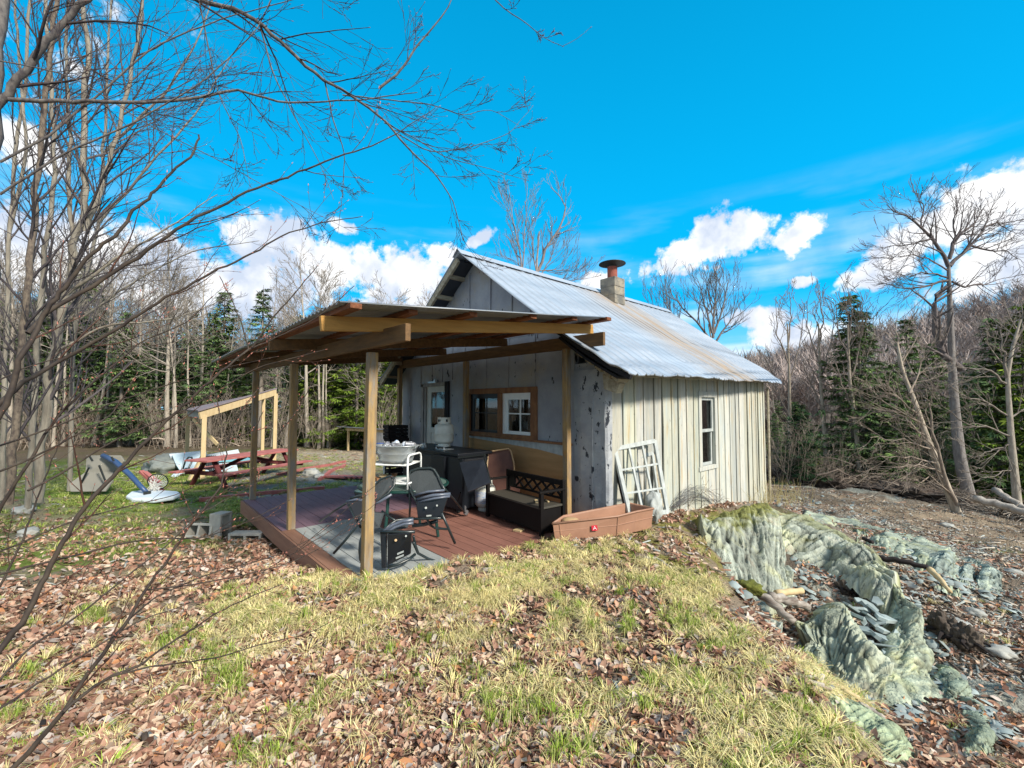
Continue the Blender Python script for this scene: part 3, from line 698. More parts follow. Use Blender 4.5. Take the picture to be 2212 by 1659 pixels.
# front door
b = MB(); b.bx(DX0, DX0 + .09, YF - .03, YF + .08, 0, DZ); b.bx(DX0 + .11, DX0 + .16, YF - .01, YF + .08, 0, DZ); b.bx(DX1 - .06, DX1, YF - .03, YF + .08, 0, DZ); b.bx(DX0, DX1, YF - .03, YF + .08, DZ - .05, DZ + .02)
b.build('door_frame', mt['greywood'], cab)
b = MB(); x0, x1, yd = -7.86, -7.08, YF + .02
gx0, gx1, gz0, gz1 = -7.70, -7.18, 1.07, 1.78
for q in ((x0, gx0, .03, 1.9), (gx1, x1, .03, 1.9), (gx0, gx1, gz1, 1.9), (gx0, gx1, .97, gz0)): b.bx(q[0], q[1], yd, yd + .045, q[2], q[3])
b.bx(gx0, gx1, yd + .012, yd + .03, .03, .97); b.bx(gx0, gx1, yd, yd + .045, .48, .57); b.bx(gx0, gx1, yd, yd + .045, .03, .18)
door = b.build('door', mt['doorwhite'], cab, bevel=.004)
cabsub(MB().bx(gx0, gx1, yd + .018, yd + .024, gz0, gz1), 'pane', mt['glass'], door)
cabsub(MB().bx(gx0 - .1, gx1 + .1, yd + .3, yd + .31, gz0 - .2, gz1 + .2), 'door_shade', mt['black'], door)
cabsub(MB().lathe((-7.13, yd - .03, .93), [(.028, -.02), (.03, 0), (.02, .03)], 12), 'handle', mt['dark_iron'], door)
b = MB(); b.bx(-7.12, -6.98, YF - .035, YF - .01, .0, 1.98); b.build('storm_door', mt['black'], cab)
b = MB(); b.box((-7.55, YF - .04, 1.98), (.30, .04, .035)); b.box((-7.42, YF - .05, 2.0), (.06, .05, .05)); b.build('door_closer', mt['tub'], cab)
# porch window: two sashes in a brown frame
wn = MB(); y0, y1 = YF - .035, YF + .05
for qi, q in enumerate( ((WX0 - .02, WX1 + .02, WZ1 - .07, WZ1 + .02), (WX0 - .02, WX1 + .02, WZ0 - .05, WZ0 + .03), (WX0 - .02, WX0 + .03, WZ0, WZ1), (-5.53, -5.44, WZ0, WZ1), (WX1 - .11, WX1 + .02, WZ0, WZ1))):
    zz = (q[2], q[3]) if qi < 2 else (WZ0 + .03, WZ1 - .07)
    wn.bx(q[0], q[1], y0 + .003 * (qi > 1), y1, zz[0], zz[1])
win = wn.build('window', mt['trimwood'], cab, bevel=.003)
def sash(x0, x1, z0, z1, y, bars, mat, nm='sash', wl=.05, par=None):
    s_ = MB(); s_.bx(x0, x1, y - .003, y + .03, z1 - wl * .8, z1); s_.bx(x0, x1, y - .003, y + .03, z0, z0 + wl * .4); s_.bx(x0, x0 + wl, y, y + .028, z0 + wl * .4, z1 - wl * .8); s_.bx(x1 - wl * .3, x1, y, y + .028, z0 + wl * .4, z1 - wl * .8)
    for fx in bars[0]: xx = x0 + (x1 - x0) * fx; s_.bx(xx - .011, xx + .011, y + .004, y + .022, z0, z1)
    for fz in bars[1]: zz = z0 + (z1 - z0) * fz; s_.bx(x0, x1, y + .005, y + .021, zz - .01, zz + .01)
    o = cabsub(s_, nm, mat, par)
    cabsub(MB().bx(x0 + .01, x1 - .01, y + .012, y + .016, z0 + .01, z1 - .01), 'pane', mt['glass'], par)
    return o
sash(-6.33, -5.53, WZ0 + .03, WZ1 - .07, YF + .02, ((.55,), (.5,)), mt['navy'], par=win, wl=.10)
sash(-5.44, -4.75, WZ0 + .03, WZ1 - .07, YF + .01, ((.6,), (.5,)), mt['whiteclean'], par=win, wl=.13)
b = MB()
for i in range(12):
    x = -6.3 + i * .06
    b.bx(x, x + .055, YF + .5 + .02 * (i % 2), YF + .52 + .02 * (i % 2), .9, 1.9)
cabsub(b, 'dark_blind', mt['navy'], win)
# ledge, white strip and plywood sheet under the window
b = MB(); b.beam((-6.45, YF - .035, 1.005), (-3.95, YF - .035, .985), .07, .03); b.build('window_ledge', mt['trimwood'], cab)
b = MB(); b.prism([(-6.45, YF - .01, .985), (-3.98, YF - .01, .965), (-3.98, YF - .01, .80), (-4.6, YF - .01, .87), (-6.45, YF - .01, .955)], (0, -.012, 0)); b.build('white_strip', mt['white'], cab)
b = MB(); b.prism([(-6.45, YF - .008, .955), (-4.6, YF - .008, .87), (-3.98, YF - .008, .80), (-3.98, YF - .008, .02), (-6.45, YF - .008, .02)], (0, -.014, 0)); b.build('plywood_sheet', mt['ply'], cab)
# side window
b = MB(); xo = XR + .03
for q in ((SW0 - .10, SW0, SZ0 + .001, SZ1 - .001), (SW1, SW1 + .10, SZ0 + .001, SZ1 - .001), (SW0 - .1, SW1 + .1, SZ1, SZ1 + .10), (SW0 - .12, SW1 + .09, SZ0 - .07, SZ0)):
    b.bx(XR - .03, xo, q[0], q[1], q[2], q[3])
win2 = b.build('window', mt['board'], cab, bevel=.004)
b = MB()
for (za, zb, dx) in ((1.06, SZ1, -.01), (SZ0, 1.10, -.035)):
    for q in ((SW0, SW0 + .035, za + .05, zb - .05), (SW1 - .05, SW1, za + .05, zb - .05), (SW0, SW1, zb - .05, zb), (SW0, SW1, za, za + .05)): b.bx(XR + dx - .025, XR + dx, q[0], q[1], q[2], q[3])
cabsub(b, 'sash', mt['white'], win2)
cabsub(MB().bx(XR - .05, XR - .046, SW0, SW1, SZ0, SZ1), 'pane', mt['glass'], win2)
b = MB()
for i in range(9): b.bx(XR - .085 - .012 * (i % 2), XR - .078 - .012 * (i % 2), SW0 - .05 + i * .07, SW0 + .02 + i * .07, .75, 1.7)
cabsub(b, 'curtain', mt['curtaingrey'], win2)
b = MB(); b.tube([(XR + .06, 10.46, 1.9), (XR + .05, 10.47, -.8)], .025, 8); b.build('corner_post', mt['fasciaw'], cab)

# ------------------------------------------------------------------ porch
por = thing('porch', 'open timber porch with composite deck and corrugated lean-to roof', 'porch', (-5.8, 3.1, 0))
Y0, Y1 = 1.50, YF - .01
def deckpart(name, x0, x1, y0, y1, col):
    b = MB(); y = y0; w = .138
    while y < y1 - .02:
        ye = min(y + w - .007, y1); t = rnd.uniform(.9, 1.08)
        b.bx(x0 + .002, x1 - .002, y, ye, -.026, rnd.uniform(-.0015, .0015), tuple(c * t for c in col)); y += w
    return b.build(name, mt['deck'], por)
YS = 2.46
deckpart('deck_boards', -8.16, -5.86, Y0 + .0, Y1, (.19, .115, .145))['label'] = 'purple-brown deck boards'
deckpart('deck_boards', -5.86, -3.52, Y0 + .14, YS, (.34, .36, .35))['label'] = 'grey deck boards'
deckpart('deck_boards', -5.86, -3.52, YS + .008, Y1, (.26, .12, .09))['label'] = 'red-brown deck boards'
b = MB(); b.bx(-5.86, -3.50, Y0 - .01, Y0 + .132, -.026, .001); b.bx(-8.17, -3.50, Y0 - .035, Y0 - .012, -.20, -.004); b.bx(-8.19, -8.165, Y0, Y1, -.2, -.004); b.build('fascia_board', mt['fascia'], por)
b = MB()
for y in (Y0 + .05, 2.3, 3.1, 3.9, 4.5): b.bx(-8.1, -3.55, y, y + .04, -.22, -.03)
for x in (-8.0, -5.9, -3.9):
    for y in (1.7, 3.1, 4.4): b.bx(x, x + .2, y, y + .2, -.62, -.22)
b.build('joist', mt['underwood'], por)
def post(x, y, zt, z0=0, w=.084, lean=(0, 0)):
    bb = MB(); bb.beam((x, y, z0), (x + lean[0], y + lean[1], zt), w, w, (0, 1, 0))
    o = bb.build('post', mt['post'], por, bevel=.004); return o
post(-3.83, 1.68, 2.02, lean=(.01, .02)); post(-5.88, 1.60, 2.05, lean=(-.02, .0)); post(-8.1, 1.62, 2.08)
post(-3.90, 4.5, 2.30); post(-6.25, 4.52, 2.30); post(-8.68, 4.5, 2.32, z0=-.3)
b = MB(); b.beam((-3.0, 1.62, 2.10), (-8.85, 1.62, 2.155), .045, .135); b.build('beam', mt['beam_x'], por, bevel=.003)
b = MB(); b.beam((-3.27, 4.50, 2.37), (-8.9, 4.50, 2.40), .045, .17); b.build('beam', mt['beam_x'], por, bevel=.003)
rz0 = lambda y: 2.158 + (y - 1.11) * (.337 / 3.29)       # rafter centre line
for i, x in enumerate((-3.40, -5.05, -6.75, -8.45)):
    b = MB(); b.beam((x, 1.10 + .02 * i, rz0(1.1) + .008 * i), (x, 4.42, rz0(4.42) + .005 * i), .045, .115); b.build('rafter', mt['beam_y'] if i == 0 else mt['beam_x'], por, bevel=.003)
for i, y in enumerate((1.22, 1.75, 2.35, 3.1, 3.75, 4.3)):
    xe = (-3.02, -3.16, -3.14, -3.12, -3.12, -3.05)[i]
    b = MB(); b.beam((xe, y, rz0(y) + .078), (-8.95, y, rz0(y) + .10), .085, .038); b.build('purlin', mt['purlin'], por, bevel=.002)
b = MB()
for x, y in ((-3.62, 1.66), (-4.3, 1.66)): b.box((x, y, 2.12), (.04, .05, .1))
# corrugated porch roof: corrugations run down the slope (along y)
vs = []; fs = []; n = 330
for i in range(n + 1):
    x = -3.08 - (9.05 - 3.08) * i / n; zz = .010 * math.sin(x * 2 * math.pi / .095)
    for y in (1.13, 2.2, 3.3, 4.38):
        vs.append((x, y, rz0(y) + .110 + zz + .012 * (-3.1 - x) / 5.9 + .008 * math.sin(x * 1.7 + y)))
for i in range(n):
    for j in range(3): fs.append((i * 4 + j, i * 4 + j + 1, i * 4 + 5 + j, i * 4 + 4 + j))
o = MB().add(vs, fs).build('roof_sheet', mt['galvp'], por, smooth=True)
md = o.modifiers.new('t', 'SOLIDIFY'); md.thickness = .006
# ------------------------------------------------------------------ things on the deck
# storage bench
a8 = R(-5); bo = Vector((-3.58, 3.67, 0)); E1 = Vector((math.cos(a8), math.sin(a8), 0)); E2 = Vector((-math.sin(a8), math.cos(a8), 0))
bench = thing('bench', 'near-black wooden storage bench with crossed lattice back below the plywood sheet', 'bench', tuple(bo))
def bp(u, v, z): return bo + E1 * u + E2 * v + Vector((0, 0, z))
def bbx(b, u0, u1, v0, v1, z0, z1): b.box(bp((u0 + u1) / 2, (v0 + v1) / 2, (z0 + z1) / 2), (u1 - u0, v1 - v0, z1 - z0), Matrix((E1, E2, Vector((0, 0, 1)))).transposed())
LB, DB = -1.17, .38
b = MB(); bbx(b, LB + .05, -.05, .02, .045, .04, .305); bbx(b, LB + .03, LB + .05, .03, DB - .03, .04, .305); bbx(b, -.05, -.03, .03, DB - .03, .04, .305); bbx(b, LB + .05, -.05, DB - .05, DB - .02, .04, .305)
b.build('chest', mt['espresso'], bench, bevel=.003)
b = MB(); bbx(b, LB + .01, -.01, .0, DB - .02, .31, .335); b.build('seat', mt['seatgrey'], bench, bevel=.004)
for u in (LB, -.045):
    for v, zt in ((0, .50), (DB - .03, .62)):
        b = MB(); bbx(b, u, u + .045, v, v + .045, 0, zt); b.build('leg', mt['espresso'], bench, bevel=.003)
    b = MB(); bbx(b, u - .008, u + .053, -.02, DB + .01, .495, .52); b.build('armrest', mt['espresso'], bench, bevel=.004)
b = MB(); bbx(b, LB + .04, -.04, DB - .025, DB + .01, .55, .61); bbx(b, LB + .04, -.04, DB - .02, DB + .005, .38, .405)
for u in (LB + .045, LB + .16): pass
bbx(b, LB + .045, LB + .19, DB - .02, DB + .005, .405, .55)
nx_ = 5; ua, ub = LB + .2, -.045
for i in range(nx_):
    u0 = ua + (ub - ua) * i / nx_; u1 = ua + (ub - ua) * (i + 1) / nx_; v = DB - .01
    b.beam(bp(u0, v, .405), bp(u1, v, .55), .018, .028, E2); b.beam(bp(u0, v + .004, .55), bp(u1, v + .004, .405), .018, .028, E2)
b.build('backrest', mt['espresso'], bench)
s = MB(); s.beam(bp(-.33, .2, .344), bp(-.22, .12, .344), .035, .016); s.beam(bp(-.25, .3, .342), bp(-.16, .26, .344), .02, .012)
tag(s.build('wood_scrap', mt['newwood'], None, loc=tuple(bp(-.3, .2, .336))), 'small pale wood scraps lying on the seat of the dark bench', 'scrap wood')
p, _ = onz(1108, 1148, 0.0), 0
s = MB(); s.prism([p + Vector((0, 0, .004)), p + Vector((.10, .03, .004)), p + Vector((.07, .13, .004)), p + Vector((-.02, .1, .004))], (0, 0, .018))
tag(s.build('wood_offcut', mt['newwood'], None, loc=tuple(p)), 'yellow wood offcut lying on the red-brown deck boards in front of the bench', 'scrap wood')

# black cabinet with a gas bottle on it
cb = thing('cabinet', 'long low black metal cabinet with flat top carrying a gas bottle', 'cabinet', (-5.7, 3.85, 0), rz=0)
b = MB(); b.bx(-6.75, -5.02, 3.50, 4.12, .81, .85); b.build('top', mt['navy'], cb, bevel=.006)
b = MB(); b.bx(-6.68, -5.08, 3.54, 4.08, .06, .81); b.build('body', mt['navy'], cb, bevel=.006)
b = MB(); b.bx(-6.0, -5.15, 3.522, 3.54, .12, .76); b.bx(-5.1, -5.07, 3.55, 4.05, .6, .75); b.build('drawer', mt['seatpan'], cb, bevel=.004)
for x in (-6.6, -5.15):
    for y in (3.6, 4.0):
        b = MB(); b.lathe((x, y, 0), [(.02, 0), (.03, .02), (.03, .05), (.02, .06)], 10); b.build('foot', mt['dark_iron'], cb)
def gas_bottle(x, y, z, label, lab=False):
    t = thing('gas_bottle', label, 'gas bottle', (x, y, z), 'white gas bottles')
    MB().lathe((x, y, z), [(.10, 0), (.105, .005), (.10, .035), (.085, .05), (.12, .06), (.148, .09), (.153, .11), (.153, .205), (.155, .207), (.155, .212), (.153, .214), (.153, .31), (.146, .34), (.12, .365), (.07, .38), (.03, .385)], 36).build('body', mt['tank'], t, smooth=True)
    b = MB(); n = 26
    for i in range(n):
        a0 = -2.2 + 4.4 * i / n; a1 = -2.2 + 4.4 * (i + 1) / n
        zt = .47 if abs(a0 + .0) > .35 or False else .47
        for z0, z1 in ((.365, .40), (.44, .47)) if 7 < i < 12 or 16 < i < 19 else ((.365, .47),):
            q = []
            for a_ in (a0, a1):
                aa = a_ - 1.0
                q.append((x + .105 * math.cos(aa), y + .105 * math.sin(aa)))
            b.add([(q[0][0], q[0][1], z + z0), (q[1][0], q[1][1], z + z0), (q[1][0], q[1][1], z + z1), (q[0][0], q[0][1], z + z1)], [(0, 1, 2, 3)])
    o = b.build('collar', mt['tank'], t); md = o.modifiers.new('t', 'SOLIDIFY'); md.thickness = .004
    b = MB(); b.lathe((x, y, z + .38), [(.02, 0), (.02, .04), (.014, .045), (.014, .06)], 12); b.tube([(x, y, z + .42), (x + .05, y - .03, z + .425)], .014, 10); b.build('valve', mt['dark_iron'], t)
    if lab:
        b = MB(); n = 20
        for i in range(n):
            q = [(x + .1555 * math.cos(-2.3 + 2.2 * k / n), y + .1555 * math.sin(-2.3 + 2.2 * k / n)) for k in (i, i + 1)]
            b.add([(q[0][0], q[0][1], z + .12), (q[1][0], q[1][1], z + .12), (q[1][0], q[1][1], z + .29), (q[0][0], q[0][1], z + .29)], [(0, 1, 2, 3)])
        lb = b.build('paper_label', mt['label'], t)
        b = MB()
        for i in range(5):
            q = [(x + .1575 * math.cos(-.62 + .52 * k / 5), y + .1575 * math.sin(-.62 + .52 * k / 5)) for k in (i, i + 1)]
            b.add([(q[0][0], q[0][1], z + .12), (q[1][0], q[1][1], z + .12), (q[1][0], q[1][1], z + .28), (q[0][0], q[0][1], z + .28)], [(0, 1, 2, 3)])
        b.build('label_panel', mt['blue'], t)
    return t
gas_bottle(-5.93, 3.86, .862, 'plain white gas bottle standing on the black cabinet in front of the door')
gas_bottle(-5.02, 3.98, .004, 'white gas bottle with printed blue and white label standing on the deck beside the bench', True)
b = MB(); b.tube([(-5.78, 3.62, .855), (-5.78, 3.62, .90), (-5.56, 3.62, .90), (-5.56, 3.62, .855)], .008, 8); b.bx(-5.77, -5.57, 3.61, 3.8, .852, .86)
tag(b.build('wire_stand', mt['tub'], None, loc=(-5.67, 3.65, .85)), 'small bent metal stand lying on the black cabinet beside the gas bottle', 'metal stand')
b = MB(); b.box((-6.15, 3.62, .875), (.08, .05, .05)); b.tube([(-6.2, 3.6, .9), (-6.1, 3.62, .91)], .01, 8)
tag(b.build('hose_fitting', mt['tub'], None, loc=(-6.15, 3.62, .85)), 'small grey fitting on the left part of the black cabinet top', 'fitting')
# tilted grill lid panel
gl = thing('grill', 'black gas grill part with sooty tilted front panel beside the gas bottle with the label', 'grill', (-5.1, 3.5, 0))
b = MB(); b.slab([at(993, 1000, 5.9), at(1045, 993, 5.75), at(1060, 1043, 5.45), at(1012, 1063, 5.45)], .02); b.build('panel', mt['grillpanel'], gl, bevel=.003)
b = MB(); b.tube([at(990, 990, 5.95), at(1048, 983, 5.8)], .02, 10); b.tube([at(1046, 985, 5.8), at(1061, 1046, 5.44)], .01, 8); b.build('hinge_rail', mt['dark_iron'], gl)
b = MB(); b.bx(-5.25, -4.86, 3.46, 3.5, .1, .8); b.bx(-5.6, -5.25, 3.42, 3.5, .3, .8); b.build('firebox', mt['navy'], gl)
b = MB(); b.tube([at(995, 1064, 5.8), at(985, 1090, 5.9), at(1002, 1100, 5.9)], .012, 8); b.build('leg', mt['dark_iron'], gl)
b = MB()
for k in (0, 1): b.tube([(-4.93 - .05 * k, 3.56, .06 + .05 * k), (-4.90 - .05 * k, 3.56, .06 + .05 * k)], .035, 14)
b.build('caster', mt['rope'], gl)
# brown moulded panel leaning on the plywood
b = MB(); sh = [(1054, 979), (1060, 975), (1098, 969), (1103, 973), (1110, 1000), (1113, 1030), (1122, 1035), (1124, 1075), (1050, 1080), (1052, 1010)]
P_ = [at(x, y, 6.55 - (y - 969) * .0012) for x, y in sh]
b.prism(P_, FWD * .05); ppan = tag(b.build('leaning_sheet', mt['darkpl'], None, bevel=.008, loc=tuple(at(1088, 1075, 6.4))), 'dull brown moulded plastic panel leaning on the plywood behind the bench', 'panel')
b = MB(); b.tube([at(1052, 1012, 6.42), at(1054, 980, 6.5), at(1062, 975, 6.5), at(1098, 969, 6.5), at(1104, 975, 6.5), at(1110, 1000, 6.46), at(1112, 1030, 6.44)], .012, 8)
b.build('rim', mt['tanpl'], ppan)
# dark stack of crates left of the door
for i, (z, s_) in enumerate(((0.003, .20), (.42, .23), (.80, .18))):
    t = thing('crate', ('dark slatted crate on the deck, lowest of the stack left of the door', 'dark slatted crate in the middle of the stack left of the door', 'dark slatted crate on top of the stack left of the door')[i], 'crate', (-8.62 + s_, 4.28, z), 'dark crates stacked left of the door')
    hh = .40 if i < 2 else .28
    b = MB()
    for k in range(4):
        zz = z + .02 + (hh - .06) * k / 3.0
        for y in (4.05, 4.47): b.bx(-8.70 + s_, -8.44 + s_, y, y + .015, zz, zz + .06)
        for x in (-8.70, -8.455): b.bx(x + s_, x + s_ + .015, 4.05, 4.48, zz, zz + .06)
    b.build('slats', mt['crate'], t)
    b = MB(); b.bx(-8.69 + s_, -8.45 + s_, 4.06, 4.47, z, z + .012)
    for x in (-8.68, -8.48):
        for y in (4.07, 4.43): b.bx(x + s_, x + s_ + .03, y, y + .03, z, z + hh - .005)
    b.build('frame', mt['crate'], t)
b = MB(); b.slab([at(851, 925, 9.2), at(866, 926, 9.2), at(865, 958, 9.2), at(850, 960, 9.2)], .03)
tag(b.build('grey_board', mt['greywood'], None, loc=tuple(at(782, 962, 9.0))), 'small grey board leaning against the left side of the dark crates', 'board')

# round patio table
tx, ty = -4.98, 2.52
pc = onz(873, 1041, .62); tx, ty = pc.x, pc.y; TZ = -.08
tb = thing('patio_table', 'round patio table with frosted green glass top and dark green rim', 'table', (tx, ty, 0))
MB().lathe((tx, ty, TZ + .675), [(.50, .005), (.50, .015), (.0001, .0155)], 48).build('table_top', mt['tglass'], tb)
MB().lathe((tx, ty, TZ + .66), [(.505, 0), (.525, .004), (.53, .02), (.52, .033), (.50, .034), (.498, .02), (.505, 0)], 48).build('rim', mt['tgreen'], tb, smooth=True)
for k in range(4):
    a = .6 + k * math.pi / 2
    b = MB(); b.tube([(tx + .36 * math.cos(a), ty + .36 * math.sin(a), TZ + .665), (tx + .38 * math.cos(a), ty + .38 * math.sin(a), .4), (tx + .44 * math.cos(a), ty + .44 * math.sin(a), .01)], .018, 8); b.build('leg', mt['tgreen'], tb)
# white wire rack on the table
def q4(x, y): return (x / 5.12 + 684, y / 5.12 + 936)
rk = thing('wire_rack', 'white tubular two-tier wire rack standing on the patio table', 'rack', tuple(at(840, 1040, 4.9)))
zt_ = .63
A0 = onz(880, 1058, zt_); A1 = onz(928, 1036, zt_)      # near end feet
W_ = (A1 - A0); W_.z = 0; wl_ = W_.length; W_.normalize(); Lg = Vector((-W_.y, W_.x, 0)); Lg = Lg if Lg.x < 0 else -Lg
A0.z = A1.z = zt_
def rp(u, v, z): return A0 + W_ * u + Lg * v + Vector((0, 0, z))
WD, LN = min(wl_, .36), .46
for v in (0, LN):
    b = MB(); h = .36; r_ = .05
    b.tube([rp(0, v, 0), rp(0, v, h - r_), rp(.015, v, h - .015), rp(r_, v, h), rp(WD - r_, v, h), rp(WD - .015, v, h - .015), rp(WD, v, h - r_), rp(WD, v, 0)], .011, 10)
    b.tube([rp(0, v, h - .10), rp(WD, v, h - .10)], .009, 8); b.tube([rp(0, v, .06), rp(WD, v, .06)], .009, 8)
    b.build('end_frame', mt['whiteclean'], rk, smooth=True)
for z in (.06, .255):
    b = MB(); b.tube([rp(0, 0, z), rp(0, LN, z)], .007, 8); b.tube([rp(WD, 0, z), rp(WD, LN, z)], .007, 8)
    for i in range(1, 10): b.tube([rp(WD * i / 10, 0, z), rp(WD * i / 10, LN, z)], .004, 6)
    b.build('shelf', mt['whiteclean'], rk)
# tub with cans on the rack
tb_c = rp(WD * .5, LN * .48, .27)
tub = thing('tub', 'oval galvanised tub full of cans on top of the white rack', 'tub', tuple(tb_c))
def oval(b, rings, n=36, sx=1.0, sy=.72, c=None, rot=None):
    base = len(b.v)
    for r, z in rings:
        for j in range(n):
            t = 2 * math.pi * j / n; p = Lg * (r * math.cos(t) * sx) + W_ * (r * math.sin(t) * sy)
            b.v.append(tuple(c + p + Vector((0, 0, z))))
    k = len(rings)
    for i in range(k - 1):
        for j in range(n): b.f.append((base + i * n + j, base + i * n + (j + 1) % n, base + (i + 1) * n + (j + 1) % n, base + (i + 1) * n + j)); b.c.append((1, 1, 1))
b = MB(); oval(b, [(.001, .0), (.19, .0), (.195, .03), (.215, .09), (.219, .095), (.218, .10), (.245, .175), (.255, .178), (.258, .186), (.250, .19), (.24, .18), (.19, .03), (.001, .03)], c=tb_c); b.build('body', mt['tub'], tub, smooth=True)
for s_ in (-1, 1):
    b = MB(); e = tb_c + Lg * (.25 * s_) + Vector((0, 0, .16)); b.tube([e - W_ * .06, e - W_ * .055 + Lg * .035 * s_ + Vector((0, 0, .03)), e + W_ * .055 + Lg * .035 * s_ + Vector((0, 0, .03)), e + W_ * .06], .006, 8); b.build('handle', mt['tub'], tub)
rc = random.Random(5)
for i in range(9):
    c = tb_c + Lg * rc.uniform(-.17, .17) + W_ * rc.uniform(-.1, .1) + Vector((0, 0, .165 + rc.uniform(0, .03)))
    d = Vector((rc.uniform(-1, 1), rc.uniform(-1, 1), rc.uniform(-.2, .7))).normalized() * .05
    b = MB(); b.tube([c - d, c - d * .9, c + d * .9, c + d], [.024, .031, .031, .025], 14)
    tag(b.build('can', mt['can'] if i % 3 else mt['label'], None, loc=tuple(c)), 'crushed drink can lying in the galvanised tub', 'can', 'cans in the galvanised tub')
for i in range(6):
    c = rp(rc.uniform(.05, WD - .05), rc.uniform(.3, LN - .05), .095)
    b = MB(); b.box(c, (.16, .05, .03), Rz(rc.uniform(0, 3)))
    tag(b.build('wood_block', mt['trimwood'] if i % 2 else mt['newwood'], None, loc=tuple(c)), 'short wood block on the lower shelf of the white rack', 'wood block', 'wood blocks on the rack')

# garden chairs, each folded and tipped in its own way
def chairpts(name, label, dz, tubes, mesh_, pan, rails, dots, stripes, sh=0):
    at = lambda x, y, d: globals()['at'](x, y, d - sh if d < 5.12 else d)
    t = thing(name, label, 'chair', tuple(dz), 'dark folding garden chairs around the table')
    for nm, pts, r in tubes: MB().tube([at(*p) for p in pts], r, 8).build(nm, mt['chair'], t, smooth=True)
    for pts in mesh_: MB().slab([at(*p) for p in pts], .008).build('backrest', mt['mesh'], t)
    for pts in pan: MB().slab([at(*p) for p in pts], .03).build('seat', mt['seatpan'], t, bevel=.006)
    for pts, r in rails: MB().tube([at(*p) for p in pts], r, 8).build('seat_rail', mt['rail'], t, smooth=True)
    for p, r, nm in dots:
        c = at(*p); n_ = (CPOS - c).normalized()
        MB().tube([c, c + n_ * .01], r, 12).build('hole_plug', mt['tanpl'] if nm else mt['white'], t)
    for pts in stripes: MB().slab([at(*p) for p in pts], .004).build('sticker', mt['white'], t)
    return t
chairpts('garden_chair', 'dark folding chair leaning back-up against the right side of the round table', Vector(onz(960, 1140, 0)),
  [('back_frame', [(890, 1062, 4.9), (883, 1045, 4.93), (882, 1026, 4.98), (888, 1017, 5), (905, 1012, 5), (930, 1011, 5), (938, 1015, 5), (946, 1028, 4.98), (953, 1045, 4.93), (961, 1059, 4.88), (945, 1062, 4.88), (920, 1066, 4.88), (900, 1071, 4.88), (890, 1062, 4.9)], .015),
   ('front_leg', [(884, 1056, 4.88), (902, 1088, 4.85), (921, 1119, 4.8), (929, 1134, 4.85), (940, 1141, 4.95), (966, 1143, 5.0)], .013),
   ('rear_leg', [(951, 1044, 4.95), (980, 1078, 5.5), (1009, 1113, 6.04)], .012),
   ('stretcher', [(890, 1121, 4.8), (925, 1120, 4.78), (960, 1119, 4.76)], .014),
   ('leg', [(954, 1108, 4.74), (968, 1140, 4.78), (983, 1174, 4.81)], .014),
   ('leg', [(884, 1060, 4.9), (886, 1090, 4.9), (884, 1130, 5.2)], .012),
   ('armrest', [(892, 1136, 5.0), (915, 1133, 4.95), (944, 1126, 4.85)], .02)],
  [[(884, 1026, 4.99), (905, 1013, 5.01), (933, 1013, 5.01), (943, 1028, 4.99), (959, 1058, 4.9), (902, 1069, 4.9), (886, 1052, 4.94)]],
  [[(899, 1083, 4.83), (968, 1074, 4.83), (954, 1117, 4.80), (903, 1118, 4.80)]],
  [([(901, 1079, 4.83), (935, 1070, 4.8), (973, 1067, 4.83)], .017), ([(903, 1085, 4.82), (937, 1077, 4.79), (972, 1072, 4.82)], .013), ([(895, 1070, 4.86), (925, 1062, 4.84), (960, 1059, 4.86)], .013)],
  [((920, 1097, 4.78), .012, 0), ((944, 1092, 4.77), .010, 0)], [[(921, 1113, 4.77), (932, 1112, 4.77), (932, 1115, 4.77), (921, 1116, 4.77)]], sh=.22)
chairpts('garden_chair', 'dark folding chair tipped over behind the nearest post, left of the round table', Vector(onz(770, 1160, 0)),
  [('back_frame', [(796, 1078, 4.6), (806, 1052, 4.62), (822, 1035, 4.64), (845, 1028, 4.64), (852, 1036, 4.62), (851, 1050, 4.6), (838, 1066, 4.55), (815, 1082, 4.5), (796, 1078, 4.6)], .014),
   ('leg', [(748, 1087, 4.7), (722, 1104, 4.9), (690, 1127, 5.3)], .012),
   ('leg', [(790, 1106, 4.4), (770, 1137, 4.35), (745, 1168, 4.32), (721, 1195, 4.35)], .013),
   ('leg', [(825, 1104, 4.6), (840, 1116, 4.55), (856, 1126, 4.5)], .012),
   ('armrest', [(757, 1077, 4.6), (775, 1071, 4.6), (800, 1066, 4.6)], .016),
   ('stretcher', [(752, 1090, 4.55), (770, 1125, 4.45), (780, 1140, 4.4)], .012)],
  [[(797, 1076, 4.6), (806, 1052, 4.62), (822, 1036, 4.64), (845, 1029, 4.64), (851, 1048, 4.6), (816, 1081, 4.51)], [(778, 1112, 4.4), (792, 1103, 4.4), (830, 1108, 4.45), (820, 1140, 4.35), (790, 1145, 4.35), (776, 1128, 4.38)]],
  [[(752, 1085, 4.58), (796, 1081, 4.55), (800, 1128, 4.42), (772, 1124, 4.45)]],
  [([(749, 1084, 4.6), (770, 1079, 4.58), (795, 1083, 4.55)], .016), ([(799, 1092, 4.5), (820, 1084, 4.5), (846, 1068, 4.5)], .014)], [], [])
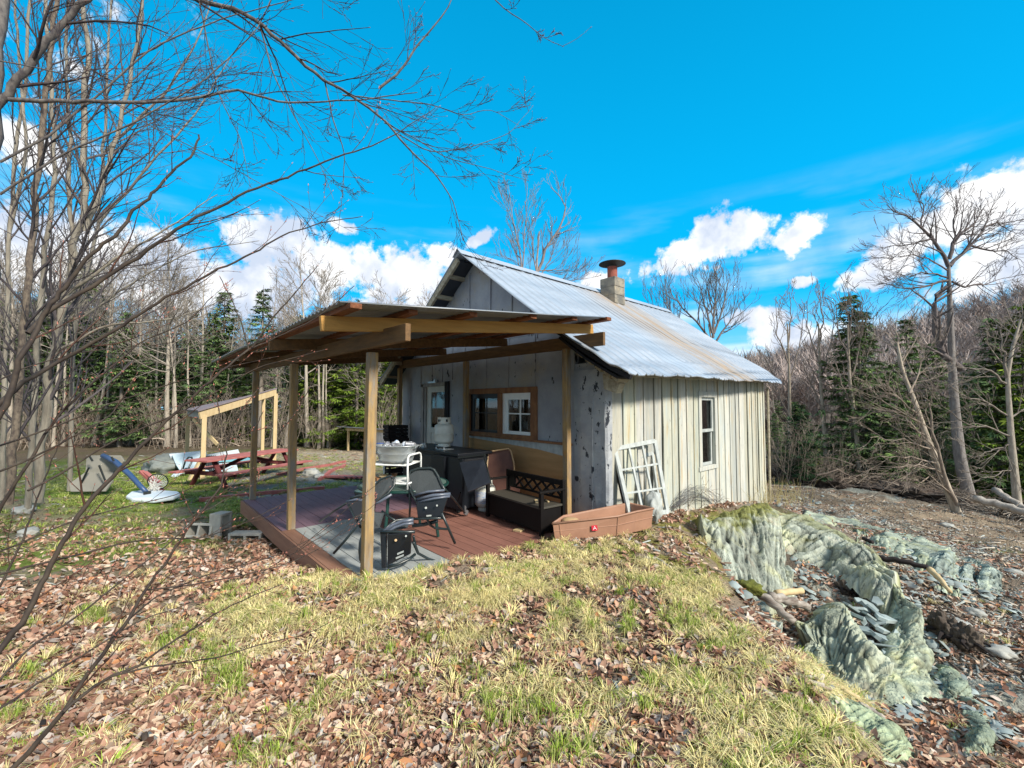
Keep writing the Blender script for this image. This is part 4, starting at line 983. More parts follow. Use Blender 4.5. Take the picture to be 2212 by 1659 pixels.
chairpts('garden_chair', 'dark folding chair lying on its side at the nearest post, white stickers underneath', Vector(onz(850, 1222, 0)),
  [('armrest', [(800, 1152, 4.12), (791, 1152, 4.1), (784, 1158, 4.1), (780, 1172, 4.08), (779, 1190, 4.06), (781, 1208, 4.05), (786, 1221, 4.04), (796, 1229, 4.03)], .022),
   ('stretcher', [(822, 1149, 4.05), (860, 1149, 4.02), (896, 1149, 4.0)], .014),
   ('leg', [(893, 1172, 4.05), (903, 1195, 4.2), (925, 1207, 4.3), (958, 1218, 4.33)], .013),
   ('leg', [(893, 1158, 4.1), (898, 1180, 4.2), (904, 1196, 4.3)], .012),
   ('back_frame', [(828, 1147, 4.2), (842, 1133, 4.3), (856, 1124, 4.35), (892, 1119, 4.4)], .014),
   ('leg', [(838, 1225, 4.0), (860, 1219, 4.02), (882, 1209, 4.08), (897, 1197, 4.15)], .014)],
  [[(829, 1146, 4.22), (856, 1125, 4.36), (890, 1119, 4.42), (880, 1140, 4.3), (845, 1148, 4.25)]],
  [[(838, 1153, 4.02), (889, 1150, 4.0), (887, 1196, 4.03), (838, 1221, 4.0)], [(822, 1150, 4.06), (836, 1150, 4.06), (835, 1226, 4.0), (825, 1227, 4.0)]],
  [([(828, 1150, 4.12), (848, 1134, 4.18), (870, 1126, 4.2), (893, 1123, 4.2)], .018), ([(833, 1152, 4.08), (853, 1139, 4.12), (873, 1132, 4.15), (893, 1130, 4.15)], .013)],
  [((855, 1167, 3.98), .012, 1), ((877, 1158, 3.97), .009, 0)],
  [[(858, 1195, 3.98), (872, 1189, 3.98), (872, 1193, 3.98), (858, 1199, 3.98)], [(855, 1204, 3.98), (872, 1197, 3.98), (872, 1201, 3.98), (855, 1208, 3.98)]])
# lidded bin left of the table
c = onz(790, 1062, .35); bn = thing('bin', 'dark round bin with pale lid between the table and the deck edge', 'bin', (c.x, c.y, 0))
MB().lathe((c.x, c.y, 0), [(.12, 0), (.14, .33), (.15, .34), (.15, .36)], 24).build('body', mt['chair'], bn)
MB().lathe((c.x, c.y, .36), [(.14, 0), (.145, .012), (.10, .018), (.001, .02)], 24).build('lid', mt['tglass'], bn)

# ------------------------------------------------------------------ outside, in front of the corner
# brown plastic tray
def gp(px, py, z): return onz(px, py, z)
ty_ = thing('plastic_tray', 'long brown moulded plastic tray with tan inside and a small red sticker', 'tray', tuple(gp(1290, 1150, .04)))
outer = [(1196, 1135, .30), (1205, 1126, .33), (1232, 1108, .30), (1405, 1103, .35), (1402, 1115, .30)]
F0, F1, F2, F3 = gp(1199, 1168, .03), gp(1332, 1158, .03), gp(1370, 1150, .05), gp(1407, 1141, .06)
B0, B1 = gp(1199, 1168, .03) + Vector((-.10, .30, 0)), F3 + Vector((-.36, .06, 0))
def up_(p, h, o=Vector((0, 0, 0))): return p + Vector((0, 0, h)) + o
wallm = MB()
bot = [F0, F1, F2, F3, B1, B0]
ht = [.19, .235, .24, .23, .22, .2]
tp = [up_(p, h) + (p - sum(bot, Vector()) / 6).normalized() * .03 for p, h in zip(bot, ht)]
n_ = len(bot); vs = []
fs = []
for i in range(n_): vs += [bot[i], tp[i]]
for i in range(n_):
    j = (i + 1) % n_; fs.append((2 * i, 2 * j, 2 * j + 1, 2 * i + 1))
o = MB().add(vs, fs).build('side', mt['brownpl'], ty_); md = o.modifiers.new('t', 'SOLIDIFY'); md.thickness = .02; md.offset = -1
md = o.modifiers.new('bevel', 'BEVEL'); md.width = .008; md.segments = 2
MB().add([p + Vector((0, 0, .02)) for p in bot], [tuple(range(n_))]).build('floor', mt['tanpl'], ty_)
b = MB(); b.tube(tp + [tp[0]], .013, 8); b.build('rim', mt['brownpl'], ty_, smooth=True)
b = MB(); b.lathe(tuple(B0 + Vector((.12, -.06, .03))), [(.09, 0), (.10, .15), (.09, .17), (.04, .18)], 20); b.build('moulded_step', mt['tanpl'], ty_, smooth=True)
for fr in (.52,):
    a_ = F0.lerp(F1, .12); t_1 = tp[0].lerp(tp[1], .12)
for fa, fb in ((.10, .10), (1.0, 1.0)):
    a_ = F0.lerp(F1, fa); t_1 = tp[0].lerp(tp[1], fb); b = MB(); b.tube([a_, t_1], .009, 8); b.build('rib', mt['brownpl'], ty_)
b = MB(); b.tube([F0.lerp(tp[0], .55), F1.lerp(tp[1], .55), F2.lerp(tp[2], .55), F3.lerp(tp[3], .55)], .006, 6); b.build('rib', mt['brownpl'], ty_)
nrm = (F1 - F0).cross(Vector((0, 0, 1))).normalized(); nrm = nrm if nrm.dot(CPOS - F0) > 0 else -nrm
c = F0.lerp(F1, .62).lerp(tp[0].lerp(tp[1], .62), .55) + nrm * .022; e = (F1 - F0).normalized(); uz = (tp[0] - F0).normalized()
b = MB(); b.slab([c - e * .035 - uz * .03, c + e * .035 - uz * .03, c + e * .035 + uz * .03, c - e * .035 + uz * .03], .004); st = b.build('sticker', mt['stick'], ty_)
c2 = c + nrm * .004
b = MB(); b.beam(c2 - e * .02 - uz * .018, c2 + uz * .02, .004, .007, nrm); b.beam(c2 + e * .02 - uz * .018, c2 + uz * .02, .004, .007, nrm); b.beam(c2 - e * .012 - uz * .004, c2 + e * .012 - uz * .004, .004, .006, nrm); b.build('sticker_mark', mt['whiteclean'], ty_)

# old window sashes leaning on the side wall
def lean_sash(name, label, tl, tr, bl, br, nc, nr_, mat, w=.06, lower=0):
    t = thing(name, label, 'window sash', tuple((bl + br) / 2), 'old window sashes leaning on the side wall')
    n_ = (tr - tl).cross(bl - tl).normalized()
    def P(u, v): return tl.lerp(tr, u).lerp(bl.lerp(br, u), v)
    for nm, a_, c_ in (('stile', P(0, 0), P(0, 1)), ('stile', P(1, 0), P(1, 1)), ('rail', P(0, .012), P(1, .012)), ('rail', P(0, .985), P(1, .985))):
        MB().beam(a_, c_, .035, w, (c_ - a_).cross(n_)).build(nm, mat, t, bevel=.003)
    b = MB()
    for i in range(1, nc): b.beam(P(i / nc, .02), P(i / nc, .98), .022, .032, (P(0, 1) - P(0, 0)).cross(n_))
    for i in range(1, nr_): b.beam(P(.02, i / nr_), P(.98, i / nr_), .022, .026, (P(1, 0) - P(0, 0)).cross(n_))
    if nc * nr_ > 1: b.build('muntin', mat, t)
    return t, P
tl, tr_ = Vector(at(1327, 968, 5.75)), Vector(at(1414, 951, 6.15))
bl, br = at(1362, 1118, 5.45), at(1442, 1108, 5.85)
lean_sash('window_sash', 'large white nine-light window sash leaning on the cream wall, glass gone', tl, tr_, bl, br, 3, 3, mt['white'])
lean_sash('window_sash', 'smaller old sash with brown edges leaning behind the large white one', at(1370, 988, 6.05), at(1408, 978, 6.3), at(1388, 1105, 5.85), at(1426, 1098, 6.1), 1, 1, mt['white'], w=.05)
b = MB(); b.beam(at(1370, 990, 6.08), at(1388, 1105, 5.88), .05, .07); b.beam(at(1410, 982, 6.33), at(1430, 1095, 6.13), .05, .07); tag(b.build('old_frame', mt['fasciaw'], None, loc=tuple(at(1400, 1100, 6.1))), 'weathered brown frame sides propped behind the two white sashes', 'frame')
b = MB(); b.beam(at(1322, 970, 5.82), at(1357, 1120, 5.52), .03, .05); tag(b.build('dark_strip', mt['crate'], None, loc=tuple(at(1357, 1120, 5.5))), 'dark wooden strip leaning on the left edge of the white window sash', 'wood strip')
# white bag of rubble behind the sash foot
def lump(name, mat, c, s_, seed=1, sub=3, amp=.25, label=None, cat=None, fr=2.5, rough=.0, flat=0, col=None, group=None, rz=0):
    import bmesh
    bm = bmesh.new(); bmesh.ops.create_icosphere(bm, subdivisions=sub, radius=1); me = bpy.data.meshes.new(name)
    from mathutils import noise; mnz = noise
    for v in bm.verts:
        d = v.co.normalized(); k = 1 + amp * (noise.noise(d * fr + Vector((seed * 3.7, seed, 0))) + .5 * noise.noise(d * fr * 2.3 + Vector((seed, 5, 1))))
        k += rough * (mnz.noise(d * 9) + .6 * mnz.noise(d * 21))
        v.co = Vector((d.x * s_[0] * k, d.y * s_[1] * k, d.z * s_[2] * k))
        if flat: v.co.z = round(v.co.z / flat) * flat * .5 + v.co.z * .5
    bm.to_mesh(me); bm.free(); me.materials.append(mat)
    ca = me.color_attributes.new('Col', 'FLOAT_COLOR', 'POINT'); cc = col or (1, 1, 1)
    ca.data.foreach_set('color', [x for _ in me.vertices for x in (*cc, 1.0)])
    if not flat: me.polygons.foreach_set('use_smooth', [True] * len(me.polygons))
    o = bpy.data.objects.new(name, me); COL.objects.link(o); o.location = c; o.rotation_euler.z = rz
    if label: tag(o, label, cat, group)
    return o
lump('plaster_bag', mt['white'], tuple(at(1413, 1095, 5.75)), (.10, .10, .19), 4, 3, .5, 'crumpled white plastic bag at the foot of the leaning sashes', 'bag')
# roll of wire netting and vines at the foot of the wall
b = MB(); rw = random.Random(8)
for i in range(30):
    a0, a1 = 1445 + rw.uniform(-8, 20), 1545 + rw.uniform(-25, 25); hgt = rw.uniform(10, 45)
    b.tube([at(a0 + (a1 - a0) * t, 1098 - hgt * math.sin(math.pi * t) + rw.uniform(-2, 2) - 14 * t, 6.55 + 1.0 * t - .15 * math.sin(math.pi * t)) for t in (0, .15, .3, .5, .7, .85, 1)], .002, 4, False)
tag(b.build('wire_roll', mt['rope'], None, loc=tuple(at(1490, 1095, 7))), 'tangled roll of grey fence wire against the foot of the cream wall', 'wire')
# cinder blocks
def cinder(label, c, rz, tilt, dims=(.39, .19, .19)):
    t = thing('cinder_block', label, 'concrete block', tuple(c), 'concrete blocks beside the deck')
    b = MB(); L_, W2, H_ = dims; th = .032
    for y in (-W2 / 2 + th / 2, W2 / 2 - th / 2): b.box((0, y, 0), (L_, th, H_))
    for x in (-L_ / 2 + th / 2, 0, L_ / 2 - th / 2): b.box((x, 0, 0), (th, W2 - 2 * th + .004, H_ - .003))
    o = b.build('shell', mt['concrete'], None, bevel=.004); o.parent = t
    t.rotation_euler = (tilt[0], tilt[1], rz); return t
c = onz(476, 1160, -.30); cinder('concrete block standing on end, tallest of the three beside the deck', c + Vector((0, 0, .14)), .6, (0, R(90), 0))
c = onz(449, 1160, -.30); cinder('concrete block lying tilted at the far left of the three beside the deck', c + Vector((-.05, -.05, .09)), .75, (R(75), 0, 0))
c = onz(535, 1170, -.32); cinder('concrete half block lying flat with its notch open, nearest the deck', c + Vector((0, 0, .07)), .85, (R(90), 0, R(4)), (.44, .12, .16))
# ------------------------------------------------------------------ the yard on the left
def gz(p): return hz(p.x, p.y)
bh = thing('basketball_hoop', 'toppled portable basketball hoop with blue pole, pale base and grey backboard', 'basketball hoop', tuple(ground_at(330, 1090)[0]))
sb = [(272, 1079, 8.9), (285, 1087, 8.75), (330, 1088, 8.7), (375, 1081, 8.8), (390, 1074, 9.0), (384, 1070, 9.3), (330, 1066, 9.5), (283, 1070, 9.3)]
b = MB(); b.prism([at(*p) for p in sb], (0, 0, .09)); b.build('base', mt['basewhite'], bh, bevel=.03)
MB().tube([at(322, 1069, 9.1), at(305, 1052, 9.1), at(280, 1025, 9.2), at(250, 998, 9.35), at(222, 984, 9.45)], [.045, .045, .05, .055, .05], 14).build('pole', mt['bluepole'], bh, smooth=True)
b = MB(); b.box(at(318, 1067, 9.05), (.14, .12, .1)); b.build('bracket', mt['dark_iron'], bh)
bb_ = [(188, 984, 9.5), (262, 984, 9.6), (270, 996, 9.6), (246, 1020, 9.5), (244, 1040, 9.4), (228, 1062, 9.2), (154, 1063, 9.1), (150, 1046, 9.15), (186, 1020, 9.35)]
b = MB(); b.slab([at(*p) for p in bb_], .05); b.build('backboard', mt['bboard'], bh, bevel=.01)
b = MB()
for p0, p1 in (((193, 985), (200, 996)), ((241, 987), (246, 996)), ((175, 1045), (192, 1010)), ((228, 1040), (214, 1005))): b.tube([at(*p0, 9.2), at(*p1, 9.2)], .018, 8)
b.build('bracket', mt['dark_iron'], bh)
rim = [at(341 + 22 * math.cos(t), 1040 + 16 * math.sin(t), 9.4 + .12 * math.sin(t)) for t in [i * math.pi / 12 for i in range(25)]]
b = MB(); b.tube(rim, .011, 8); b.build('rim', mt['dark_iron'], bh, smooth=True)
b = MB(); rn = random.Random(4)
for i in range(30):
    t = i * .21; a_ = at(341 + 21 * math.cos(t), 1040 + 15 * math.sin(t), 9.4); m_ = at(335 + rn.uniform(-12, 12), 1050 + rn.uniform(-4, 6), 9.35); c_ = at(330 + rn.uniform(-16, 14), 1060 + rn.uniform(-4, 8), 9.3)
    b.tube([a_, m_, c_], .006, 4, False)
b.build('net', mt['net'], bh)
b = MB()
for (x0, y0, x1, y1) in ((305, 1018, 352, 1062), (312, 1020, 345, 1044)): b.beam(at(x0, y0, 9.8), at(x1, y1, 9.5), .09, .05)
tag(b.build('red_plank', mt['red'], None, loc=tuple(at(330, 1045, 9.6))), 'faded red plank lying on the grass behind the hoop net', 'plank')
# open shelter
shl = thing('open_shelter', 'small open lean-to shelter of new yellow lumber with dark roofing over the picnic place', 'shelter', tuple(at(500, 1030, 13)))
pFL, tFL = at(437, 1033, 12.0), at(437, 897, 12.0)
pFR, tFR = at(592, 990, 14.6), at(592, 850, 14.6)
pBL, tBL = at(404, 968, 15.0), at(404, 893, 15.0)
pBR, tBR = at(566, 985, 17.0), at(566, 858, 17.0)
for p0, p1 in ((pFL, tFL), (pFR, tFR), (pBL, tBL), (pBR, tBR)):
    p1.x, p1.y = p0.x, p0.y; MB().beam(p0 - Vector((0, 0, .3)), p1, .11, .11, (1, 0, 0)).build('post', mt['newwood'], shl)
MB().beam(tFL + (tFL - tFR).normalized() * .15 + Vector((0, 0, .02)), tFR + Vector((0, 0, .04)), .05, .18).build('beam', mt['newwood'], shl)
MB().beam(tBL + Vector((0, 0, .02)), tBR, .05, .2).build('beam', mt['newwood'], shl)
MB().beam(tFR, tBR, .05, .18).build('beam', mt['newwood'], shl); MB().beam(tFL, tBL, .05, .18).build('beam', mt['greywood'], shl)
u_ = Vector((0, 0, .17)); e_ = (tFL - tFR).normalized() * .2
b = MB(); b.slab([tFL + u_ + e_, tFR + u_ - e_ * .3, tBR + u_ - e_ * .3, tBL + u_ + e_], .04); b.build('roof', mt['shingle'], shl)
MB().beam(at(418, 905, 13.5), at(470, 960, 13.2), .05, .09).build('brace', mt['newwood'], shl)
# red picnic table
pt_ = thing('picnic_table', 'long faded red picnic table on the gravel under the shelter', 'picnic table', tuple(at(540, 1050, 11.5)))
T0, T1 = at(448, 997, 10.3), at(645, 978, 13.0)
ax_ = (T1 - T0); ax_.z = 0; ax_.normalize(); sd_ = Vector((-ax_.y, ax_.x, 0)); sd_ = sd_ if sd_.dot(_fw) > 0 else -sd_
lenT = (T1 - T0).length; zt = (T0.z + T1.z) / 2; T0.z = zt
zg_ = gz(T0 + ax_ * lenT / 2); ztop = zg_ + .76
def tp_(u, v, z): return Vector((T0.x, T0.y, 0)) + ax_ * u + sd_ * v + Vector((0, 0, zg_ + z))
rot_t = Matrix((ax_, sd_, Vector((0, 0, 1)))).transposed()
b = MB()
for i in range(5): b.box(tp_(lenT / 2, .08 + i * .15, .75), (lenT, .14, .04), rot_t)
b.build('table_top', mt['red'], pt_, bevel=.004)
for v in (-.38, 1.14):
    b = MB()
    for k in (0, 1): b.box(tp_(lenT / 2, v - .07 + .14 * k, .44), (lenT, .13, .04), rot_t)
    b.build('seat', mt['red'], pt_, bevel=.004)
for u in (.35, lenT - .35):
    for s_ in (0, 1):
        b = MB(); b.beam(tp_(u, .25 if s_ else .51, .74), tp_(u, -.25 if s_ else 1.01, 0), .045, .11, ax_); b.build('leg', mt['reddark'], pt_)
    b = MB(); b.beam(tp_(u + .03, -.45, .40), tp_(u + .03, 1.21, .40), .045, .1); b.build('crossbar', mt['reddark'], pt_)
b = MB(); b.beam(tp_(.4, .38, .4), tp_(lenT / 2, .38, .72), .04, .08); b.beam(tp_(lenT - .4, .38, .4), tp_(lenT / 2, .38, .72), .04, .08); b.build('brace', mt['reddark'], pt_)
# red lumber edging of the gravel pad
def on_ground(px, py, dz=0):
    p, d = ground_at(px, py); return p + Vector((0, 0, dz))
for i, (a_, c_, lb) in enumerate((((430, 1086), (700, 1058), 'red timber edging along the near side of the gravel pad'), ((600, 1030), (745, 1000), 'red timber edging along the far right side of the gravel pad'), ((745, 1008), (690, 1040), 'red timber edging across the right end of the gravel pad'))):
    b = MB(); p0, p1 = on_ground(*a_, .02), on_ground(*c_, .02); k = 8
    for j in range(k):
        q0, q1 = p0.lerp(p1, j / k), p0.lerp(p1, (j + 1) / k); q0.z = hz(q0.x, q0.y) + .03; q1.z = hz(q1.x, q1.y) + .03; b.beam(q0, q1, .09, .09)
    tag(b.build('timber_edging', mt['red'], None, loc=tuple(p0)), lb, 'timber edging')
p0 = on_ground(715, 1036); ex = RT
for i in range(6):
    b = MB(); c = p0 + RT * (i * .13) + _fw * (.05 * i); c.z = hz(c.x, c.y) + .05; b.beam(c - RT * .5 + _fw * .2, c + RT * .5 - _fw * .2 + Vector((0, 0, .02)), .09, .045)
    tag(b.build('red_board', mt['red'], None, loc=tuple(c)), 'faded red board in the low heap on the grass beyond the deck', 'board', 'red boards heaped beyond the deck')
for i, (x, y, s_, lb) in enumerate(((672, 1026, .34, 'large pale flat stone on the gravel right of the picnic table'), (690, 1033, .2, 'smaller pale stone beside the large flat one on the gravel'), (50, 1107, .2, 'grey stone in the grass near the left edge'), (62, 1156, .16, 'pale flat stone on the duff near the left edge, nearer than the grey one'))):
    p = on_ground(x, y); lump('stone', mt['stone'], (p.x, p.y, p.z + .03), (s_, s_ * .7, s_ * .4), i + 3, 3, .4, lb, 'stone')
# pile of pale panels, aqua table, folding chairs
sp_ = thing('panel_heap', 'heap of pale blue siding panels dumped behind the picnic table', 'panel heap', tuple(at(420, 1025, 13)))
MB().slab([at(372, 984, 13.5), at(436, 979, 13.8), at(455, 1026, 12.6), at(392, 1022, 12.6), at(380, 1004, 13)], .05).build('panel', mt['siding'], sp_)
MB().slab([at(367, 984, 13.6), at(445, 976, 13.9), at(446, 981, 13.8), at(368, 989, 13.5)], .12).build('panel', mt['basewhite'], sp_)
MB().slab([at(510, 1000, 13.8), at(450, 1000, 13.8), at(455, 1022, 13.2), at(515, 1018, 13.2)], .05).build('panel', mt['siding'], sp_)
MB().slab([at(440, 985, 14.6), at(515, 972, 14.8), at(519, 982, 14.5), at(450, 992, 14.4)], .06).build('panel', mt['basewhite'], sp_)
MB().slab([at(355, 1042, 12), at(384, 1018, 12.6), at(396, 1020, 12.5), at(362, 1046, 11.9)], .05).build('panel', mt['siding'], sp_)
at_ = thing('folding_table', 'aqua blue folding table with dark legs behind the picnic table', 'table', tuple(at(505, 1020, 14)))
MB().slab([at(445, 990, 14.2), at(540, 981, 14.6), at(540, 994, 13.9), at(455, 997, 13.6)], .05).build('table_top', mt['aqua'], at_)
for x, y, d in ((470, 997, 13.7), (500, 997, 13.8), (520, 996, 14), (535, 995, 14.2)): MB().tube([at(x, y, d), at(x + 3, 1022, d)], .03, 6).build('leg', mt['chair'], at_)
fc = thing('folding_chair_stack', 'stack of black folding chairs leaning beside the shelter post', 'chair stack', tuple(at(448, 1025, 12.8)))
for i in range(6):
    x = 441 + i * 4; MB().tube([at(x - 4, 1020, 12.8), at(x - 2, 990, 12.9), at(x + 4, 985, 12.9), at(x + 9, 990, 12.9), at(x + 14, 1022, 12.7)], .022, 6).build('chair_frame', mt['chair'], fc)
lc = thing('lounge_frame', 'bent black tube frame resting against the pale panels', 'tube frame', tuple(at(405, 1030, 12.4)))
MB().tube([at(395, 1013, 12.4), at(400, 997, 12.5), at(407, 988, 12.5), at(414, 988, 12.5), at(416, 994, 12.5), at(409, 1008, 12.4), at(403, 1022, 12.3)], .025, 8).build('tube', mt['chair'], lc, smooth=True)
MB().tube([at(393, 1020, 12.3), at(402, 1012, 12.3), at(412, 1014, 12.2), at(424, 1026, 12.1)], .025, 8).build('tube', mt['chair'], lc, smooth=True)
lump('tarp_heap', mt['tarp'], tuple(at(362, 1012, 13.6)), (.75, .6, .42), 9, 4, .35, 'grey tarpaulin heaped beside the pale panels', 'tarp')
b = MB(); b.beam(at(404, 1045, 11.8), at(437, 985, 12.1), .14, .05); tag(b.build('leaning_plank', mt['newwood'], None, loc=tuple(at(404, 1045, 11.8))), 'pale plank leaning against the near left post of the shelter', 'plank')
# far wood shed
sd = thing('woodshed', 'low grey board woodshed with flat tin roof at the forest edge', 'shed', tuple(at(800, 968, 21)))
a0 = at(752, 968, 21.5); a1 = at(851, 968, 20.0); a0.z = a1.z = min(a0.z, a1.z); axs = (a1 - a0); axs.z = 0; wS = axs.length; axs.normalize(); dps = Vector((-axs.y, axs.x, 0)); dps = dps if dps.dot(_fw) > 0 else -dps
def ss(u, v, z): return a0 + axs * u + dps * v + Vector((0, 0, z))
rs_ = Matrix((axs, dps, Vector((0, 0, 1)))).transposed(); rr_ = random.Random(2)
b = MB(); u = wS * .40
while u < wS - .05:
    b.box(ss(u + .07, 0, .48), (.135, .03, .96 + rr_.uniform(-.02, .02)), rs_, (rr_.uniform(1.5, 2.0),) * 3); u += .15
b.build('front_boards', mt['greywood'], sd)
b = MB(); u = 0
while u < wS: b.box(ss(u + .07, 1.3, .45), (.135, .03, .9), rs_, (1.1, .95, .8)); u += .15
b.build('back_boards', mt['greywood'], sd)
for u, v in ((0, 0), (wS * .4, -.02), (wS, 0), (0, 1.3), (wS, 1.3)): MB().beam(ss(u, v, -.2), ss(u, v, 1.0), .09, .09, (1, 0, 0)).build('post', mt['newwood'], sd)
MB().beam(ss(-.1, -.03, .93), ss(wS + .1, -.03, .9), .05, .12).build('beam', mt['newwood'], sd)
MB().slab([ss(-.5, -.3, 1.07), ss(wS + .2, -.3, 1.0), ss(wS + .2, 1.5, .85), ss(-.5, 1.5, .92)], .03).build('roof', mt['galvp'], sd)
b = MB()
for i in range(40): c = ss(rr_.uniform(.1, wS * .38), .9 + rr_.uniform(-.1, .2), .1 + .06 * (i // 8)); b.tube([c - dps * .2, c + dps * .2], .06, 7)
tag(b.build('firewood', mt['fire'], None, loc=tuple(ss(.5, .9, 0))), 'split firewood stacked inside the grey woodshed', 'firewood')
c = at(821, 968, 19.8); b = MB(); b.lathe(tuple(c), [(.14, 0), (.17, .22), (.16, .23)], 14); tag(b.build('blue_bucket', mt['blue'], None, loc=tuple(c)), 'blue bucket on the ground in front of the grey woodshed', 'bucket')
# ------------------------------------------------------------------ rock outcrops
from mathutils import noise as mnoise
def resample(P, n):
    P = [Vector(p) for p in P]; L_ = [0]
    for a, c in zip(P[:-1], P[1:]): L_.append(L_[-1] + (c - a).length)
    out = []
    for i in range(n):
        s_ = L_[-1] * i / (n - 1); k = max(j for j in range(len(L_)) if L_[j] <= s_ + 1e-9); k = min(k, len(P) - 2)
        t = (s_ - L_[k]) / max(L_[k + 1] - L_[k], 1e-6); out.append(P[k].lerp(P[k + 1], t))
    return out
def ledge(label, top, bot, seed, bulge=.10, amp=.07, nu=90, nv=46, tone=(1, 1, 1), back=.5, mossy=0, skirt=.25, ncell=6, flat=None):
    T_ = resample([at(*p) for p in top], nu); B_ = resample([at(*p) for p in bot], nu)
    if flat:
        T_ = resample([ground_at(p[0], p[1])[0] for p in top], nu); B_ = resample([ground_at(p[0], p[1])[0] for p in bot], nu)
        for p in T_: p.z = hz(p.x, p.y) + flat
        for p in B_: p.z = hz(p.x, p.y) + flat * .4
    V = []; F = []; Cc = []
    rows = []
    for j in range(nv + 18):
        row = []
        for i in range(nu):
            u = i / (nu - 1)
            if j < 8:                                   # back, rising out of the soil behind the crest
                s_ = 1 - j / 8; p = T_[i] + _fw * (back * s_) + RT * (.1 * s_) - Vector((0, 0, .3 * s_ ** 1.6)); n_ = Vector((0, 0, 1))
                v = 0
            elif j < nv + 8:
                v = (j - 8) / (nv - 1); p = T_[i].lerp(B_[i], v)
                e1 = (T_[min(i + 1, nu - 1)] - T_[max(i - 1, 0)]); e2 = B_[i] - T_[i]
                n_ = e1.cross(e2).normalized(); n_ = n_ if n_.dot(CPOS - p) > 0 else -n_
                p = p + n_ * bulge * math.sin(math.pi * min(v * 1.15, 1)) * (.6 + .8 * vn1(u * 5, seed))
            else:
                s_ = (j - nv - 7) / 10; dn_ = (B_[i] - T_[i]).normalized(); p = B_[i] + dn_ * (skirt * 1.3 * s_) - Vector((0, 0, skirt * .35 * s_ * s_)) - n_ * (.05 * s_); v = 1 + s_ * .35
            ed = math.sin(math.pi * min(max(u, 0), 1)) ** .35
            q = Vector((u * 15 + v * 2.2, v * 1.8, seed))
            st3 = mnoise.noise(p * 14)
            w_ = mnoise.noise_vector(Vector((u * 4, v * 3, seed))) * .5
            dv, pv = mnoise.voronoi(Vector((u * ncell + w_.x + v * .8, v * 2.6 + w_.y, seed * 1.7)))
            dw, pw = mnoise.voronoi(Vector((u * ncell * 3.1 + v * 2 + w_.x, v * 4.5 + w_.y, seed * 2.9 + 7)))
            h1 = mnoise.cell(pv[0] * 7.31); h2 = mnoise.cell(pw[0] * 5.17); e1_ = min((dv[1] - dv[0]) * 3.2, 1); e2_ = min((dw[1] - dw[0]) * 4, 1)
            slope_ = (q.x * 0 + (v * 2.6 + w_.y - pv[0].y)) * (h1 - .3)
            st = e1_; crack = (1 - e1_) ** 5 + .5 * (1 - e2_) ** 6
            sm = mnoise.noise(Vector((u * 6 + v, v * 1.6, seed + 2))); sm2 = mnoise.noise(Vector((u * 34 + v * 6 + w_.x * 3, v * 2.5, seed))); sm3 = 1 - abs(mnoise.noise(Vector((u * 17 + v * 4, v * 1.7, seed + 9)))) * 3.2
            d = amp * (1.3 * sm + (.32 if not flat else .2) * sm2 - .5 * max(0, sm3) ** 4 + .18 * h1 * e1_ - .42 * (1 - e1_) ** 4 - .16 * (1 - e2_) ** 4 + .16 * st3 + .10 * mnoise.noise(p * 40))
            p = p + n_ * d * (1 if v > 0 else .5)
            if u in (0.0, 1.0): p = p - Vector((0, 0, .15)) - (n_ * .1)
            row.append(p)
            g_ = 1.0 + .12 * st3 + .14 * (h1 - .5) + .10 * (h2 - .5) - .45 * crack + .16 * sm2 - .35 * max(0, sm3) ** 4
            col = [tone[0] * g_, tone[1] * g_, tone[2] * g_]
            mo = mossy * sstep(.5, .15, v + .25 * float(mnoise.noise(p * 5))) if mossy else 0
            mo = float(mo); col = [col[k] * (1 - mo) + (.42, .40, .10)[k] * mo for k in range(3)]
            Cc.append(col)
        rows.append(row)
    V = np.array([tuple(p) for r_ in rows for p in r_]); nj = len(rows)
    jj_, ii_ = np.meshgrid(np.arange(nj - 1), np.arange(nu - 1), indexing='ij')
    F = np.stack([jj_ * nu + ii_, jj_ * nu + ii_ + 1, (jj_ + 1) * nu + ii_ + 1, (jj_ + 1) * nu + ii_], -1).reshape(-1, 4)
    o = npmesh('rock_outcrop', V, F, mt['rock'], np.clip(np.array(Cc), .05, 1.5), smooth=False, loc=tuple(V.mean(0)))
    return tag(o, label, 'rock')
def vn1(x, s): return float(vnoise(np.array([x]), np.array([s * 3.3]), 5)[0])
ledge('pale green rounded rock face with mossy top just below the cabin corner', [(1500, 1125, 6.2), (1545, 1112, 6.6), (1595, 1100, 7.0), (1632, 1087, 7.6), (1660, 1092, 7.9)],
      [(1530, 1190, 5.0), (1570, 1225, 4.75), (1610, 1262, 4.55), (1665, 1268, 4.9), (1715, 1240, 5.6)], 1, .16, .09, 110, 60, mossy=.9)
ledge('long grey-green ridge of layered rock running from the cabin corner down to the right', [(1650, 1088, 8.1), (1695, 1108, 7.7), (1749, 1120, 7.4), (1807, 1142, 6.9), (1881, 1187, 6.1), (1945, 1245, 5.2)],
      [(1656, 1150, 7.0), (1695, 1176, 6.5), (1728, 1204, 6.2), (1785, 1212, 6.1), (1856, 1228, 5.6), (1925, 1268, 4.95)], 2, .1, .08, 130, 50, mossy=.5)
ledge('hunched ribbed rock fin in the gully below the layered ridge', [(1750, 1372, 4.3), (1775, 1335, 4.6), (1806, 1305, 4.8), (1826, 1300, 4.75), (1858, 1372, 4.1), (1906, 1445, 3.6)],
      [(1748, 1380, 4.0), (1782, 1428, 3.7), (1832, 1470, 3.4), (1865, 1480, 3.32), (1890, 1482, 3.3), (1912, 1478, 3.3)], 3, .12, .06, 100, 55, (1.0, 1.0, .92))
